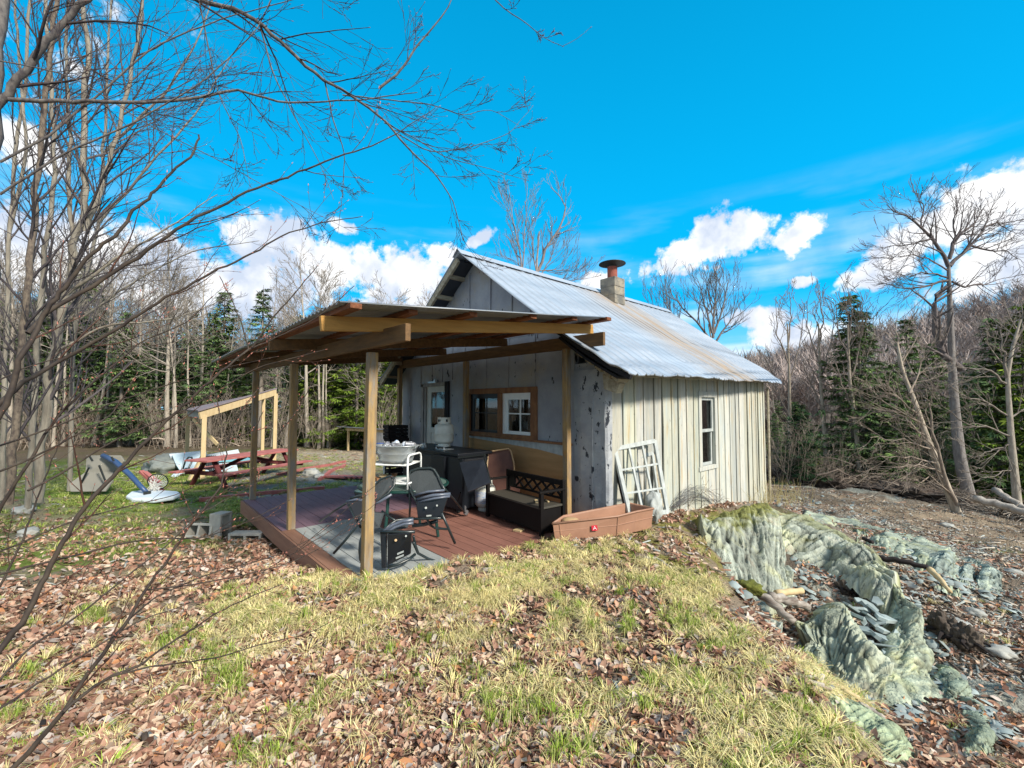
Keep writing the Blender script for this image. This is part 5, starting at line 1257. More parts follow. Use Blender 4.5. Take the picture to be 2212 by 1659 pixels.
ledge('tall smooth pale rock fin rising right of the broken slate', [(1936, 1258, 5.2), (1970, 1318, 4.7), (1997, 1375, 4.3), (2014, 1425, 3.95), (2014, 1480, 3.6)],
      [(1928, 1290, 5.0), (1945, 1345, 4.4), (1938, 1411, 3.8), (1925, 1475, 3.35), (1982, 1565, 2.95)], 4, .10, .05, 110, 60, (1.02, 1.05, .95))
ledge('low flat green-grey slab sloping down at the bottom right of the grassy mound', [(1755, 1488, 2.72), (1807, 1512, 2.62), (1881, 1538, 2.55), (1950, 1575, 2.42), (1990, 1640, 2.2)],
      [(1765, 1528, 2.32), (1800, 1560, 2.24), (1842, 1595, 2.14), (1885, 1632, 2.04), (1925, 1680, 1.9)], 5, .05, .03, 90, 40, (1.0, 1.1, .85))
ledge('small pale rock face under the birch logs', [(1612, 1305, 4.0), (1650, 1335, 3.9), (1690, 1348, 3.9)], [(1630, 1345, 3.65), (1660, 1378, 3.5), (1690, 1375, 3.6)], 6, .04, .04, 50, 26)
ledge('low blue-grey layered rock showing through the soil on the right slope', [(1990, 1210, 6.2), (2050, 1208, 6.4), (2100, 1216, 6.3), (2165, 1258, 5.7)], [(2010, 1243, 5.6), (2065, 1262, 5.3), (2110, 1275, 5.2), (2160, 1285, 5.2)], 7, .03, .07, 90, 30, (.88, .96, 1.02), flat=.09)
ledge('pale green flat rock patch on the slope below the tall rock fin', [(2020, 1440, 4), (2080, 1480, 4), (2130, 1560, 3), (2150, 1640, 3)], [(2000, 1490, 3), (2040, 1560, 3), (2080, 1620, 3), (2100, 1670, 3)], 9, .02, .05, 80, 40, (.8, .88, .8), flat=.05)
ledge('broad grey-green rock sheet showing through the soil above the layered ridge', [(1740, 1108, 9), (1850, 1128, 9), (1990, 1165, 8), (2060, 1195, 7)], [(1730, 1118, 9), (1840, 1145, 8), (1960, 1185, 7), (2030, 1212, 7)], 10, .02, .06, 90, 30, (.85, .9, .88), flat=.06)
ledge('low pale green rock strip between the ridge and the dark log', [(1850, 1150, 7.6), (1950, 1185, 7.0), (2010, 1215, 6.5)], [(1850, 1168, 7.1), (1930, 1205, 6.5), (1990, 1238, 6.0)], 8, .03, .05, 70, 22, (.9, .95, .9), flat=.07)
# broken slate pieces between the fins
rs_ = random.Random(11)
spots = [(1858, 1300), (1875, 1312), (1862, 1322), (1890, 1325), (1877, 1335), (1900, 1345), (1885, 1352), (1868, 1345), (1905, 1365), (1890, 1378), (1915, 1385), (1903, 1400), (1918, 1412), (1842, 1318), (1936, 1372), (1925, 1430), (1905, 1470), (1880, 1395), (1870, 1365), (1850, 1335), (1912, 1340), (1895, 1300)]
for i, (x, y) in enumerate(spots):
    d = float(np.interp(y, [1290, 1480], [4.75, 3.4])) + .05; p = at(x, y, d)
    s_ = rs_.uniform(.05, .13) * (1.3 if i in (3, 9, 11) else 1)
    n_ = rs_.randint(4, 6); pts = []
    for k in range(n_):
        a_ = 2 * math.pi * k / n_ + rs_.uniform(-.3, .3); pts.append(Vector((math.cos(a_) * s_, math.sin(a_) * s_ * .6, 0)))
    rt_ = (Matrix.Rotation(rs_.uniform(-.7, .7), 3, 'X') @ Matrix.Rotation(rs_.uniform(-.5, .9), 3, 'Y') @ Rz(rs_.uniform(0, 6.3)))
    t_ = rs_.uniform(.8, 1.15); b = MB(); b.prism([p + rt_ @ q for q in pts], rt_ @ Vector((0, 0, rs_.uniform(.015, .04))), (t_, t_ * 1.02, t_ * 1.03))
    tag(b.build('slate_piece', mt['shard'], None, loc=tuple(p), bevel=.003), 'broken flat slate piece lying between the two rock fins', 'stone', 'broken slate between the rock fins')
# logs and sticks
def logt(name, label, pts, r, mat, cat='log', n=12, ground=False):
    P = [at(*p) for p in pts]
    if ground:
        for p in P: p.z = hz(p.x, p.y) + (r if not isinstance(r, list) else r[0]) * .8
    b = MB(); K = resample(P, max(len(P) * 4, 8)); split_ = name == 'split_wood'; rr_ = r if isinstance(r, list) else [r, r * .8]
    rad = [rr_[0] + (rr_[-1] - rr_[0]) * i / (len(K) - 1) * 1.0 + .06 * rr_[0] * math.sin(i * 1.9) for i in range(len(K))]
    for i, k in enumerate(K): k += Vector((math.sin(i * 1.3), math.cos(i * 1.7), math.sin(i * 2.1))) * rr_[0] * (.06 if split_ else .2)
    return tag(b.tube(K, rad, n).build(name, mat, None, loc=tuple(K[0]), smooth=True), label, cat)
logt('log', 'mossy-ended birch log pointing down into the leafy gully, left of two', [(1632, 1276, 4.25), (1668, 1302, 4.1), (1711, 1342, 3.95)], [.045, .032], mt['birch'])
logt('log', 'birch log lying across the leafy gully, right of two', [(1660, 1290, 4.3), (1700, 1296, 4.35), (1742, 1310, 4.4)], [.05, .035], mt['birch'])
logt('split_wood', 'pale split piece of wood above the birch logs', [(1676, 1282, 4.4), (1732, 1276, 4.5)], [.035, .03], mt['newwood'], 'wood')
lump('moss_clump', mt['moss'], tuple(at(1618, 1268, 4.25)), (.13, .10, .06), 5, 3, .5, 'mossy earth clump at the head of the birch logs', 'moss')
logt('log', 'dark fallen log across the soil below the low pale rock strip', [(1894, 1205, 6.2), (1950, 1212, 6.0), (2010, 1228, 5.8)], [.04, .03], mt['crate'])
logt('split_wood', 'pale splintered wood at the lower end of the dark log', [(2008, 1230, 5.8), (2030, 1250, 5.5), (2052, 1278, 5.2)], [.04, .02], mt['newwood'], 'wood')
logt('split_wood', 'long pale wood slat on the edge of the grassy mound at the lower right', [(1782, 1466, 2.95), (1856, 1508, 2.85)], [.02, .012], mt['newwood'], 'wood')
logt('stick', 'grey stick below the pale slat at the lower right', [(1856, 1522, 2.75), (1880, 1532, 2.75), (1908, 1550, 2.7)], [.018, .013], mt['log'], 'stick')
logt('stick', 'long pale stick on the grassy mound in front of the red-brown deck', [(1043, 1226, 3.75), (1117, 1214, 4.0), (1199, 1203, 4.15)], [.018, .014], mt['log'], 'stick', ground=True)
logt('stick', 'thin pale stick in the grass in front of the plastic tray', [(1226, 1173, 4.75), (1324, 1158, 5.0)], [.014, .01], mt['log'], 'stick', ground=True)
logt('stick', 'short grey curved stick on the mossy part of the mound', [(1390, 1211, 4.2), (1420, 1210, 4.2), (1449, 1226, 4.0)], [.016, .012], mt['log'], 'stick', ground=True)
logt('stick', 'grey forked stick at the bottom middle of the picture', [(1312, 1652, 1.9), (1335, 1615, 1.98), (1351, 1590, 2.03)], [.007, .006], mt['log'], 'stick', ground=True)
logt('stick', 'pale stick among the leaves at the bottom left', [(190, 1655, 1.85), (225, 1590, 1.98), (243, 1565, 2.05)], [.008, .005], mt['log'], 'stick', ground=True)
logt('stick', 'pale thin stick lying on the leaves beside the deck', [(700, 1252, 4.0), (720, 1215, 4.4), (745, 1180, 4.9)], [.009, .006], mt['log'], 'stick', ground=True)
logt('log', 'grey broken log lying at the right edge beyond the dirt road, nearer of two', [(2104, 1078, 12), (2160, 1090, 11.6), (2230, 1112, 11)], [.10, .09], mt['log'])
logt('log', 'grey log slanting up at the right edge beyond the dirt road, farther of two', [(2148, 1058, 13.5), (2180, 1078, 13), (2232, 1108, 12.4)], [.09, .08], mt['log'])
logt('stick', 'small dark log on the soil just above the layered ridge', [(1865, 1163, 7.6), (1885, 1172, 7.4)], [.03, .03], mt['crate'], 'stick')
for i, (x, y, s_, lb) in enumerate(((2045, 1352, .17, 'dark earth-covered root stump on the right slope, left of two'), (2085, 1372, .15, 'dark root stump on the right slope with pale cut side, right of two'), (1822, 1255, .10, 'small dark root knob at the top of the hunched rock fin'))):
    p, d = ground_at(x, y + 25); o = lump('stump', mt['bark'], (p.x, p.y, p.z + s_ * .3), (s_ * .8, s_ * .7, s_ * .95), 20 + i, 5, .5, lb, 'stump', col=(.30, .26, .23), fr=2.2, rough=.10)
    for q in range(7): a__ = q * .9 + i; b__ = Vector((math.cos(a__), math.sin(a__), 0)); ro = MB().tube([b__ * s_ * .4 + Vector((0, 0, s_ * .1)), b__ * s_ * 1.0 + Vector((0, 0, .02)), b__ * s_ * (1.5 + .4 * math.sin(q * 3)) + Vector((.03 * q % .07, .04, -.03))], [.03, .018, .006], 6).build('root', mt['crate'], None); ro.parent = o
for i, (x, y, s_, lb) in enumerate(((2045, 1140, .14, 'pale stone on the soil near the dirt road, left one'), (2070, 1352, .1, 'grey stone beside the dark root stumps'), (2105, 1330, .1, 'blue-grey stone right of the dark root stumps'), (1960, 1268, .1, 'small pale stone right of the tall rock fin'), (2160, 1420, .12, 'pale stone low at the right edge of the picture'), (2190, 1240, .11, 'flat grey stone on the right slope below the road'))):
    p, d = ground_at(x, y); lump('stone', mt['stone'], (p.x, p.y, p.z + .02), (s_, s_ * .7, s_ * .45), 40 + i, 3, .5, lb, 'stone')

gs = np.random.default_rng(77); P_l = []
for (x0, y0, x1, y1, n_s) in ((1600, 1275, 1740, 1265, 40), (1700, 1240, 1830, 1235, 45), (1740, 1400, 1820, 1480, 35), (1840, 1480, 1990, 1560, 60), (1935, 1260, 2040, 1450, 60), (1660, 1290, 1800, 1320, 50), (1990, 1440, 2180, 1600, 90), (1900, 1250, 2100, 1290, 60), (1640, 1075, 1900, 1120, 80), (1950, 1200, 2200, 1330, 110)):
    for k in range(n_s):
        t = gs.random(); q = ground_at(x0 + (x1 - x0) * t + gs.normal(0, 16), y0 + (y1 - y0) * t + gs.normal(0, 14))[0]; P_l.append((q.x, q.y, q.z + .008))
SV = np.array([[1, 0, 0], [.4, .8, .05], [-.6, .7, 0], [-1, -.1, .04], [-.3, -.85, 0], [.65, -.6, .03], [.7, .05, .3], [.2, .5, .33], [-.5, .35, .3], [-.6, -.2, .34], [-.1, -.5, .3], [.4, -.4, .32]])
SF = [[0, 1, 7, 6], [1, 2, 8, 7], [2, 3, 9, 8], [3, 4, 10, 9], [4, 5, 11, 10], [5, 0, 6, 11], [6, 7, 8, 9], [9, 10, 11, 6]]
P_l = np.array(P_l); n = len(P_l)
V, F, C_ = scatter(SV, np.array(SF), P_l, euler_mats(gs.normal(0, .35, n), gs.normal(0, .35, n), gs.uniform(0, 6.28, n)), gs.uniform(.015, .075, n) ** 1.0, np.array([[1., 1., 1.]]) * gs.uniform(.6, 1.15, n)[:, None])
tag(npmesh('rubble', V, F, mt['shard'], C_), 'small broken stones scattered round the rock ledges', 'rubble', kind='stuff')
# ------------------------------------------------------------------ trees
rg_ = np.random.default_rng(21)
def tubes_np(polys, sides):
    """polys: list of (points (k,3), radii (k,)) -> V, F"""
    Vs, Fs = [], []; off = 0
    ang = np.arange(sides) * 2 * np.pi / sides; ca, sa = np.cos(ang), np.sin(ang)
    for P, r in polys:
        k = len(P); d = np.empty_like(P); d[1:-1] = P[2:] - P[:-2]; d[0] = P[1] - P[0]; d[-1] = P[-1] - P[-2]
        d /= np.linalg.norm(d, axis=1, keepdims=True) + 1e-9
        ref = np.array([.31, .17, .93]) if abs(d[0, 2]) < .8 else np.array([.93, .17, .31])
        u = np.cross(d, ref); u /= np.linalg.norm(u, axis=1, keepdims=True) + 1e-9; w = np.cross(d, u)
        V = P[:, None, :] + (u[:, None] * ca[None, :, None] + w[:, None] * sa[None, :, None]) * r[:, None, None]
        Vs.append(V.reshape(-1, 3))
        i = np.arange(k - 1)[:, None] * sides; j = np.arange(sides)[None]; j2 = (j + 1) % sides
        Fs.append(np.stack([i + j, i + j2, i + sides + j2, i + sides + j], -1).reshape(-1, 4) + off); off += k * sides
    return np.concatenate(Vs), np.concatenate(Fs)
def norm(v): return v / (np.linalg.norm(v) + 1e-9)
def grow(out, P0, D, L_, r, lev, g, maxlev=3, up=.15, kids=(7, 5, 4), ang=(.5, 1.0), wig=.12, lr=(.35, .6), start=.25, thick=.55, rmin=.0):
    k = 7 if lev < 2 else 5
    pts = [P0]; d = norm(D)
    for i in range(k - 1):
        d = norm(d + g.normal(0, wig, 3) + np.array([0, 0, up * .35])); pts.append(pts[-1] + d * L_ / (k - 1))
    P = np.array(pts); R_ = np.maximum(np.linspace(r, r * (.35 if lev else .3), k), rmin); out[min(lev, 3)].append((P, R_))
    if lev >= maxlev: return
    n = kids[min(lev, len(kids) - 1)]
    n = max(1, int(round(n * g.uniform(.75, 1.25))))
    for i in range(n):
        t = start + (1 - start) * (i + g.uniform(0, .9)) / n; t = min(t, .98)
        f_ = t * (k - 1); a = int(f_); p = P[a] + (P[min(a + 1, k - 1)] - P[a]) * (f_ - a); dd = norm(P[min(a + 1, k - 1)] - P[a])
        side = norm(np.cross(dd, g.normal(0, 1, 3))); an = g.uniform(*ang)
        nd = dd * math.cos(an) + side * math.sin(an)
        grow(out, p, nd, L_ * g.uniform(*lr) * (1.15 - .5 * t), r * (1 - .65 * t) * thick, lev + 1, g, maxlev, up, kids, ang, wig, lr, .2, thick, rmin)
def tree_obj(name, out, loc, mat, tcol=(1, 1, 1), ccol=(.8, .75, .7), label=None, cat='tree', group=None, sides=(8, 5, 4, 3), buds=None):
    t = thing(name, label, cat, loc, group)
    for nm, idx in (('trunk', [0]), ('crown', [1, 2, 3])):
        Vs, Fs, off = [], [], 0
        for i in idx:
            if not out[i]: continue
            V, F = tubes_np(out[i], sides[i]); Vs.append(V); Fs.append(F + off); off += len(V)
        if not Vs: continue
        V = np.concatenate(Vs); F = np.concatenate(Fs)
        o = npmesh(nm, V, F, mat, np.tile(np.array(tcol if nm == 'trunk' else ccol, float), (len(V), 1)), smooth=True); o.parent = t
    return t
def bare_proto(seed, h, r, clear=.45, spread=.5, nk=16, lab='x', group=None, tone=(1, 1, 1), maxlev=3, kids=(6, 5), up=.5, rmin=.009, lrr=.26, lean=.02):
    g = np.random.default_rng(seed); out = [[], [], [], []]
    k = 12; pts = [np.array([0., 0., -.3])]; d = np.array([0, 0, 1.])
    for i in range(k - 1):
        d = norm(d + g.normal(0, .035, 3) * [1, 1, 0] + [lean * .3, 0, .1]); pts.append(pts[-1] + d * h / (k - 1))
    P = np.array(pts); out[0].append((P, np.linspace(r, r * .12, k) * np.r_[1.3, np.ones(k - 1)]))
    for i in range(nk):
        t = clear + (1 - clear) * (i + g.uniform(0, .9)) / nk; f_ = t * (k - 1); a = min(int(f_), k - 2)
        p = P[a] + (P[a + 1] - P[a]) * (f_ - a); az = g.uniform(0, 6.28); e = g.uniform(.35, .9) if t > clear + .1 else g.uniform(0, .5)
        D = np.array([math.cos(az) * math.cos(e), math.sin(az) * math.cos(e), math.sin(e)])
        grow(out, p, D, h * lrr * (1.25 - .75 * t) * g.uniform(.7, 1.2), r * (1 - .8 * t) * .5, 1, g, maxlev, up * .4, (9, 6, 4), (.35, .8), .08, (.38, .65), .2, .5, rmin)
    # a few dead snags below
    for i in range(6):
        t = g.uniform(.15, clear); f_ = t * (k - 1); a = int(f_); p = P[a]; az = g.uniform(0, 6.28)
        grow(out, p, np.array([math.cos(az), math.sin(az), .1]), h * .06, r * .12, 2, g, 3, 0, (3, 3, 3), (.5, 1), .2, rmin=rmin)
    return out
def conifer_proto(seed, h, rb, dens=1.0, bare=.12, green=(.085, .15, .06), g2=(.20, .30, .09), droop=.25, sparse=0):
    """spruce/fir: trunk, whorled limbs, needle sprays made of many small faces"""
    g = np.random.default_rng(seed); out = [[], [], [], []]
    out[0].append((np.array([[0, 0, -.3], [.03, 0, h * .5], [0, 0, h]]), np.array([h * .016, h * .010, .01])))
    pos, rots, scl, col = [], [], [], []
    z = bare * h
    while z < h * .985:
        t = (z - bare * h) / (h * (1 - bare)); Rr = rb * (1 - t) ** .85 * (1 if t > .08 else .75) + .08
        nb = int(g.integers(5, 8)) if t < .9 else 4
        for q in range(nb):
            if g.random() < sparse: continue
            az = g.uniform(0, 6.28); Lb = Rr * g.uniform(.55, 1.15); dz = -droop * Lb * (1 - t * 1.3)
            c_, s_ = math.cos(az), math.sin(az)
            tip = np.array([c_ * Lb, s_ * Lb, z + dz]); b0 = np.array([0, 0, z]); mid = (b0 + tip) / 2 + [0, 0, -.04 * Lb + .02]
            out[1].append((np.array([b0, mid, tip]), np.array([.022, .014, .006]) * h / 9))
            m = max(3, int(Lb * 7.5 * dens))
            for w in range(m):
                f_ = (w + g.random()) / m; f_ = .12 + .9 * f_; p = b0 + (tip - b0) * f_ + [0, 0, -.05 * math.sin(f_ * 3.1) * Lb]
                spread = .30 * Lb * (1.05 - f_) + .07
                for sd in (-1, 1):
                    o_ = g.uniform(.0, 1) * spread
                    pos.append(p + np.array([-s_, c_, 0]) * o_ * sd + [0, 0, g.normal(0, .035) - .12 * o_])
                    rots.append((g.normal(0, .35), g.normal(.2, .3), az + sd * g.uniform(.3, 1.1))); scl.append(g.uniform(.75, 1.35) * (.13 + .016 * h))
                    k_ = g.random() ** 1.5; shade = g.uniform(.7, 1.25)
                    col.append([(green[i] * (1 - k_) + g2[i] * k_) * shade for i in range(3)])
        z += h * .028 * (1.2 - .5 * t) + .05
    TV = np.array([[0, 0, 0], [.55, .16, .03], [1.15, 0, -.05], [.5, -.17, .02], [.25, .38, -.03], [.85, .42, -.05], [.25, -.38, -.03], [.85, -.4, -.06]])
    TF = np.array([[0, 1, 2], [0, 2, 3], [0, 5, 4], [0, 6, 7]])
    e = np.array(rots); V, F, C_ = scatter(TV, TF, np.array(pos), euler_mats(e[:, 0], e[:, 1], e[:, 2]), np.array(scl), np.array(col))
    return out, V, F, C_
def conifer_obj(pr, label, group, loc=(0, 0, 0), name='spruce_tree', tone=(.8, .75, .7)):
    out, V, F, C_ = pr; t = thing(name, label, 'tree', loc, group)
    Vt, Ft = tubes_np(out[0] + [(p, r) for p, r in out[1]], 5)
    o = npmesh('trunk', Vt, Ft, mt['bark'], np.tile(np.array(tone), (len(Vt), 1)), smooth=True); o.parent = t
    o = npmesh('crown', V, F, mt['needle'], C_); o.parent = t
    return t
def place(root, x, y, z, s=1.0, rz=0.0, label=None, group=None, lean=(0, 0)):
    root.location = (x, y, z); root.scale = (s, s, s); root.rotation_euler = (lean[0], lean[1], rz)
    if label: root['label'] = label
    if group: root['group'] = group
used = set()
def inst(proto, key):
    if key not in used: used.add(key); return proto
    return copy_tree(proto)
def hz2(x, y):
    cx_ = x * RT.x + y * RT.y; cy_ = x * _fw.x + y * _fw.y; r = math.hypot(cx_, cy_); th = math.atan2(cx_, cy_)
    return hz(x, y) + float(hill(np.array([th]), np.array([r]))[0])
GREY = (1, 1, 1)
con = [conifer_obj(conifer_proto(31, 9.5, 2.1, 1.0, .10), 'a', 'b'), conifer_obj(conifer_proto(32, 11, 2.0, .8, .28, sparse=.2), 'a', 'b'),
       conifer_obj(conifer_proto(33, 8, 2.3, 1.0, .06, green=(.09, .16, .02), g2=(.24, .32, .04)), 'a', 'b'), conifer_obj(conifer_proto(34, 12, 1.7, .8, .35, sparse=.35), 'a', 'b'),
       conifer_obj(conifer_proto(35, 4.5, 1.7, 1.3, .03, green=(.03, .075, .035), g2=(.06, .12, .04)), 'a', 'b')]
bar = []
for i, (sd_, h, r, cl) in enumerate(((41, 13, .13, .42), (42, 11, .09, .5), (43, 14, .16, .35), (44, 9, .06, .3), (45, 12, .10, .55))):
    bar.append(tree_obj('bare_tree', bare_proto(sd_, h, r, cl, nk=18), (0, 0, 0), mt['bark'], (1.35, 1.3, 1.2), (1.0, .95, .9), 'a', 'tree', 'b'))
sap = []
for i in range(3):
    g = np.random.default_rng(60 + i); out = [[], [], [], []]
    for q in range(7):
        az = g.uniform(0, 6.28); grow(out, np.array([g.normal(0, .25), g.normal(0, .25), -.05]), np.array([math.cos(az) * .35, math.sin(az) * .35, 1]), g.uniform(1.6, 3.6), .016, 0 if q == 0 else 1, g, 3, .3, (8, 5, 4), (.4, .9), .12, (.3, .55), .15, .6, .005)
    sap.append(tree_obj('brush_sapling', out, (0, 0, 0), mt['bark'], (1, .9, .8), (1, .9, .8), 'a', 'bush', 'b', sides=(5, 4, 3, 3)))
rt2 = random.Random(77)
def pick(lst, key, i): return inst(lst[i], (key, i))
# hand placed first: (px, py of foot, depth, kind, index, scale, label)
def cpos(px, d):
    p = at(px, 900, d); return p.x, p.y
# ---- left forest
GL = 'trees of the left forest'; n_l = 0
def zl(px): return next(t for lim, t in ((130, 'behind the upright young trees'), (290, 'beyond the toppled hoop'), (400, 'left of the open shelter'), (600, 'behind the open shelter'), (790, 'seen between the porch posts'), (9999, 'hidden partly by the porch and cabin')) if px < lim)
def zr(px): return next(t for lim, t in ((1750, 'just right of the cabin'), (1900, 'around the twin pale trunks'), (2010, 'behind the leaning trunk'), (2110, 'behind the tallest tree'), (9999, 'by the right edge')) if px < lim)
ROWT = ('front row', 'middle row', 'back row')
lab_c = {0: 'full dark spruce in the left forest', 1: 'tall spruce with bare lower trunk in the left forest', 2: 'yellow-green young fir in the left forest', 3: 'thin ragged spruce in the left forest'}
for row, (d0_, d1_, n, mixc) in enumerate(((22.5, 26, 42, .34), (26, 33, 62, .5), (33, 46, 60, .55))):
    for k in range(n):
        px = -60 + 1060 * (k + rt2.uniform(.1, .9)) / n; d = rt2.uniform(d0_, d1_)
        x, y = cpos(px, d); z = hz(x, y)
        if rt2.random() < mixc:
            i = rt2.choice([0, 0, 1, 1, 3, 3, 2] if px < 640 else [2, 2, 0, 2, 1]); o = pick(con, 'c', i)
            s = rt2.uniform(.58, .86) if i in (0, 2) else rt2.uniform(.58, .84)
            if px > 420: s *= .86
            place(o, x, y, z, s, rt2.uniform(0, 6.28), lab_c[i].replace(' in the left forest', '') + ', ' + ROWT[row] + ', ' + zl(px), 'conifers of the left forest')
        else:
            i = rt2.choice([0, 1, 2, 4, 4, 3]); o = pick(bar, 'b', i); s = rt2.uniform(.65, .95)
            if px > 440: s *= .8
            place(o, x, y, z, s, rt2.uniform(0, 6.28), 'leafless grey tree, %s of the forest, %s' % (ROWT[row], zl(px)), 'leafless trees of the left forest', (rt2.uniform(-.05, .05), rt2.uniform(-.05, .05)))
# the dark spruce standing clear against the cloud and its neighbour
for px, d, ht, i, lb in ((478, 27, 9.6, 0, 'dark pointed spruce standing clear of the left forest against the clouds'), (632, 33, 9.4, 0, 'small spruce top showing just above the porch roof at its left'), (700, 24, 7.6, 2, 'yellow-green fir seen between the porch posts'), (770, 23.5, 8, 2, 'bright green fir seen left of the near porch post'), (180, 25, 10.5, 0, 'dark spruce behind the bare trunks at far left'),
                          (735, 25, 8.3, 0, 'dark fir behind the yellow-green firs between the porch posts'), (655, 25, 7.4, 2, 'yellow-green fir left of the middle of the porch opening')):
    x, y = cpos(px, d); base = con[i]; o = pick(con, 'c', i); place(o, x, y, hz(x, y), ht / (9.5 if i == 0 else 8), rt2.uniform(0, 6), lb, None)
    if 'group' in o: del o['group']
# pale trunks standing forward at the forest edge
for px, d, i, s, lb in ((205, 23, 1, 1.0, 'pale straight trunk at the left forest edge above the toppled hoop'), (285, 23.5, 4, .95, 'pale slightly leaning trunk left of the open shelter'), (118, 22.5, 1, .9, 'grey trunk at the far left of the forest edge'), (372, 24, 4, .8, 'grey trunk just left of the open shelter'), (690, 22.6, 4, .8, 'pale double-looking trunk in the middle of the porch opening'), (700, 22.9, 1, .8, 'thin pale trunk beside the double-looking one in the porch opening')):
    x, y = cpos(px, d); o = pick(bar, 'b', i); place(o, x, y, hz(x, y), s, rt2.uniform(0, 6), lb, None, (0, .02))
    if 'group' in o: del o['group']
for k in range(46):
    px = -40 + 1000 * (k + rt2.random()) / 46; d = rt2.uniform(21.5, 25); x, y = cpos(px, d); o = pick(sap, 's', rt2.randrange(3))
    place(o, x, y, hz(x, y), rt2.uniform(.5, 1.0), rt2.uniform(0, 6), 'leafless sapling clump at the forest edge, ' + zl(px), 'saplings at the left forest edge')
# ---- behind the cabin
for px, d, i, s, lb in ((860, 30, 2, .62, 'pale leafless tree above the porch roof, left of two'), (905, 34, 0, .66, 'pale leafless tree above the porch roof, right of two'), (800, 33, 4, .6, 'thin leafless tree above the left part of the porch roof')):
    x, y = cpos(px, d); o = pick(bar, 'b', i); place(o, x, y, hz(x, y), s, rt2.uniform(0, 6), lb, None)
    if 'group' in o: del o['group']
def traced(name, label, trunk, limbs, d, loc_px, seed, r0, kidn=10, kl=1.2, rmin=.010, tone=(1, 1, 1), ctone=(.7, .62, .58), up=.3, maxlev=3, kids=(7, 5, 3), spreadd=.5):
    g = np.random.default_rng(seed); out = [[], [], [], []]
    def W_(pts): return np.array([tuple(at(p[0], p[1], p[2] if len(p) > 2 else d)) for p in pts])
    T = np.array([tuple(v) for v in resample([Vector(v) for v in W_(trunk)], 14)]); out[0].append((T, np.linspace(r0, r0 * .25, 14)))
    for pts, ra, rb_ in limbs:
        P = np.array([tuple(v) for v in resample([Vector(v) for v in W_(pts)], 9)]); P[1:-1] += g.normal(0, .03, (7, 3))
        out[1].append((P, np.linspace(ra, rb_, 9)))
        n = kidn; Ltot = np.linalg.norm(np.diff(P, axis=0), axis=1).sum()
        for i in range(n):
            t = .15 + .85 * (i + g.random() * .8) / n; a = min(int(t * 8), 7); p = P[a] + (P[a + 1] - P[a]) * (t * 8 - a); dd = norm(P[a + 1] - P[a])
            side = norm(np.cross(dd, g.normal(0, 1, 3))); an = g.uniform(.4, .95); L_ = kl * g.uniform(.5, 1.1) * (1.2 - .5 * t)
            grow(out, p, dd * math.cos(an) + side * math.sin(an), L_, max(ra + (rb_ - ra) * t, rmin) * .55, 2, g, 2 + (maxlev - 1), up, kids, (.3, .75), .07, (.42, .7), .15, .5, rmin)
    base = T[0]; 
    for lst in out:
        for i_, (P, r) in enumerate(lst): lst[i_] = (P - base, r)
    return tree_obj(name, out, tuple(base), mt['bark'], tone, ctone, label, 'tree')
# grow() stores level >3 in slot 3
traced('bare_tree', 'leafless tree with two tall upright stems directly above the cabin ridge', [(1160, 900, 26), (1160, 640, 26), (1160, 560, 26), (1165, 500, 26)],
       [([(1128, 720, 26), (1128, 600, 26), (1122, 540, 26), (1110, 480, 26), (1098, 400, 26)], .09, .01), ([(1128, 590, 26), (1132, 520, 26), (1138, 450, 26), (1140, 395, 26)], .05, .01), ([(1126, 560, 26), (1105, 470, 26), (1092, 420, 26)], .04, .01),
        ([(1160, 590, 26), (1180, 530, 26), (1205, 500, 26), (1218, 470, 26), (1221, 440, 26), (1208, 425, 26), (1190, 405, 26)], .10, .02), ([(1160, 600, 26), (1150, 540, 26), (1150, 500, 26), (1158, 470, 26)], .05, .01),
        ([(1165, 600, 26), (1190, 560, 26), (1200, 520, 26)], .05, .01), ([(1165, 585, 26), (1210, 582, 26), (1250, 590, 26)], .04, .01), ([(1160, 620, 26), (1120, 570, 26), (1080, 545, 26)], .04, .01), ([(1170, 620, 26), (1210, 610, 26), (1262, 600, 26)], .04, .01)],
       26, None, 5, .14, 10, 1.9, .009, ctone=(.85, .8, .88), up=.5, tone=(1.2, 1.1, 1.05))
traced('bare_tree', 'broad fan-shaped leafless tree behind the right end of the cabin roof', [(1545, 950, 30), (1542, 760, 30), (1530, 700, 30)],
       [([(1540, 740, 30), (1500, 690, 30), (1460, 650, 30), (1430, 630, 30)], .10, .015), ([(1538, 720, 30), (1520, 650, 30), (1505, 600, 30)], .09, .015), ([(1540, 730, 30), (1545, 650, 30), (1548, 590, 30)], .10, .015), ([(1542, 720, 30), (1565, 650, 30), (1575, 600, 30)], .09, .015),
        ([(1545, 740, 30), (1580, 690, 30), (1600, 650, 30)], .08, .015), ([(1480, 740, 30), (1450, 690, 30), (1440, 650, 30), (1438, 610, 30)], .07, .012), ([(1470, 740, 30), (1430, 680, 30), (1400, 650, 30)], .06, .012), ([(1545, 700, 30), (1530, 640, 30), (1525, 600, 30)], .05, .012)],
       30, None, 6, .15, 11, 2.2, .010, ctone=(.6, .6, .65), up=.6)
